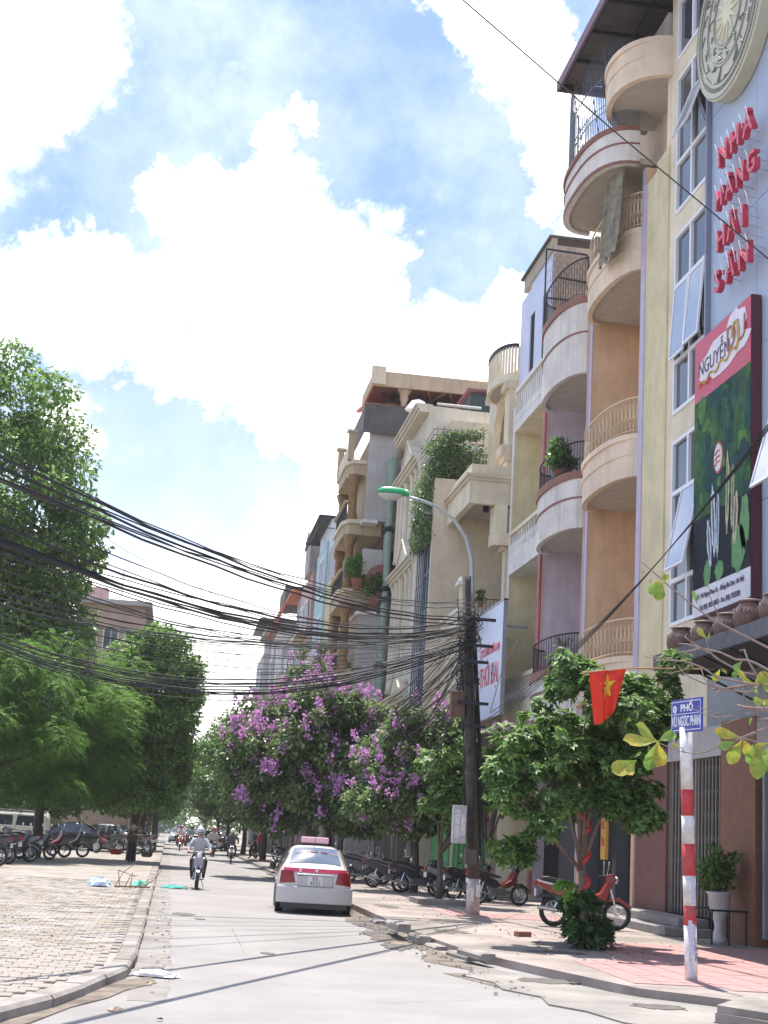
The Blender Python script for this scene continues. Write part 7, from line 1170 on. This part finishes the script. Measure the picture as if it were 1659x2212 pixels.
def person(label, loc, rz, pose, shirt, trousers, helmet=None, hat=False, sc=1.0, group=None):
    t = thing('person', label, 'person', loc, rz, group); t.scale = (sc,) * 3; J, B = pose; mats_ = [mat('cloth_%02d%02d%02d' % tuple(int(c * 99) for c in shirt), shirt, .9, var=.1, scale=9), mat('cloth_%02d%02d%02d' % tuple(int(c * 99) for c in trousers), trousers, .9, var=.15, scale=9), m_skin, m_blk]
    link_mesh('body', body(J, B, mats_), t); hx, hy, hz, _ = J['head']
    b = MB(); b.lathe([(.012, 0), (.018, .02), (.008, .05)], (hx, hy + .085, hz - .005), 6); f = b.build('nose', m_skin, t, True); b = MB(); [b.lathe([(.004, -.006), (.012, 0), (.004, .006)], (hx + s * .034, hy + .082, hz + .035), 8) for s in (-1, 1)]; b.build('eyes', m_hair, t); MB().box(hx - .025, hx + .025, hy + .078, hy + .085, hz - .045, hz - .036).build('mouth', mat('lip', (.25, .08, .07), .6), t); b = MB(); [b.lathe([(.01, 0), (.022, .02), (.016, .055)], (hx + s * .088, hy, hz), 6) for s in (-1, 1)]; b.build('ears', m_skin, t)
    hands(J, t)
    if helmet:
        MB().lathe([(.128, 0), (.135, .03), (.130, .09), (.10, .15), (.05, .18), (.01, .186)], (hx, hy - .01, hz + .035), 18).build('helmet', mat('helmet_%02d%02d%02d' % tuple(int(c * 99) for c in helmet), helmet, .25), t, True); MB().box(hx - .09, hx + .09, hy + .10, hy + .17, hz + .055, hz + .07).build('visor', m_blk, t)
    elif not hat: MB().lathe([(.098, 0), (.105, .05), (.09, .11), (.04, .14), (.01, .145)], (hx, hy - .015, hz + .02), 14).build('hair', m_hair, t, True)
    if hat: MB().lathe([(.24, 0), (.235, .005), (.12, .10), (.01, .20)], (hx, hy, hz + .06), 20).build('conical_hat', mat('palm_hat', (.42, .30, .18), .8, var=.15), t)
    return t
RP_ = rider_pose()
mbR = motorbike('black scooter ridden towards us by the man in a pale shirt', (.93, 43.0, 0), R(180), (.035, .035, .045), (.10, .10, .13)); side_shape([(.44, .60), (.52, .62), (.60, .90), (.54, .95)], .13, 'apron', mat('apron_silver', (.32, .33, .38), .25), mbR)
person('man in a pale grey shirt and silver helmet riding a black scooter towards us', (.93, 43.0, 0), R(180), RP_, (.42, .42, .45), (.02, .02, .025), helmet=(.45, .45, .50), sc=1.0)
def rider(label, blabel, x, y, rz, shirt, tr, helm, bcol, sc=1.0):
    motorbike(blabel, (x, y, 0), R(rz), bcol); person(label, (x, y, 0), R(rz), RP_, shirt, tr, helmet=helm, sc=sc)
rider('person in a dark patterned top and white helmet riding away', 'pale grey scooter ridden away beside the taxi lane', 3.25, 75, -2, (.10, .09, .10), (.05, .05, .06), (.75, .73, .66), (.38, .37, .35))
rider('person in a white shirt riding away left of the patterned rider', 'dark motorbike ridden away by the white shirted rider', 2.75, 90, 4, (.65, .62, .58), (.05, .05, .06), (.6, .58, .55), (.03, .03, .03)); person('pillion passenger in cream behind the white shirted rider', (2.72, 89.6, .05), R(4), RP_, (.55, .50, .42), (.04, .04, .05), helmet=(.6, .1, .1), sc=.98)
rider('person in white on the red motorbike coming down the left lane', 'red motorbike coming down the left lane', .85, 104, 180, (.62, .60, .62), (.03, .03, .04), (.3, .05, .05), (.50, .02, .03))
rider('person in light blue riding close behind the red motorbike', 'black motorbike close behind the red one', 1.75, 112, 178, (.45, .48, .58), (.04, .04, .05), (.12, .05, .05), (.03, .03, .035))
rider('person in white riding farthest down the left lane', 'dark motorbike farthest down the left lane', .8, 134, 182, (.66, .64, .66), (.1, .1, .12), (.5, .5, .5), (.05, .05, .06)); rider('person in pale pink riding in the far middle of the street', 'dark motorbike in the far middle of the street', 1.8, 146, 175, (.60, .50, .52), (.06, .06, .08), (.4, .4, .42), (.04, .04, .05))
person('person in dark clothes beside the parked motorbikes at the right kerb', (4.9, 84, .12), R(120), walk_pose(), (.04, .05, .10), (.03, .03, .04)); person('person in a red top among the motorbikes at the right kerb', (5.4, 86, .12), R(200), walk_pose(), (.30, .04, .04), (.04, .04, .05)); person('person in a grey top walking on the left kerb far off', (-.9, 108, .12), R(10), walk_pose(), (.25, .25, .3), (.03, .03, .04)); person('person in dark blue standing near the second left trunk', (-1.5, 101, .12), R(80), walk_pose(), (.04, .05, .12), (.03, .03, .04)); person('person in a maroon top standing behind the vendor', (-2.2, 93, .12), R(40), walk_pose(), (.22, .05, .08), (.03, .03, .04)); person('person in grey standing between the van and the scooters', (-6.0, 74, .12), R(70), walk_pose(), (.16, .16, .18), (.04, .04, .05))
vd = person('street vendor in a conical hat with a shoulder pole walking on the left pavement', (-1.45, 61.0, .12), R(190), walk_pose(st=.13), (.085, .05, .035), (.02, .02, .025), hat=True, sc=.90)
yk = tag(MB().tube([(-2.1, 61.6, 1.05), (-1.7, 61.2, 1.25), (-1.42, 60.95, 1.30), (-1.1, 60.6, 1.22), (-.8, 60.3, 1.02)], .02, 6).build('shoulder_pole', MATS['bamboo']), 'bent carrying pole across the shoulder of the vendor', 'carrying pole')
for (x, y, c, lab) in ((-2.1, 61.6, (.42, .04, .025), 'red basket hanging behind the vendor on the carrying pole'), (-.8, 60.3, (.10, .07, .05), 'dark basket hanging before the vendor on the carrying pole')):
    t = thing('basket', lab, 'basket', (x, y, .42)); MB().lathe([(.16, 0), (.22, .05), (.24, .2), (.25, .21), (.2, .21)], n=16).build('bowl', mat('basket_%02d' % int(c[0] * 99), c, .8), t, True); b = MB(); [b.bar((.23 * math.cos(a), .23 * math.sin(a), .2), (0, 0, .66 if x < -1 else .62), .006, 3) for a in (0, 2.1, 4.2)]; b.build('cords', m_cab, t)
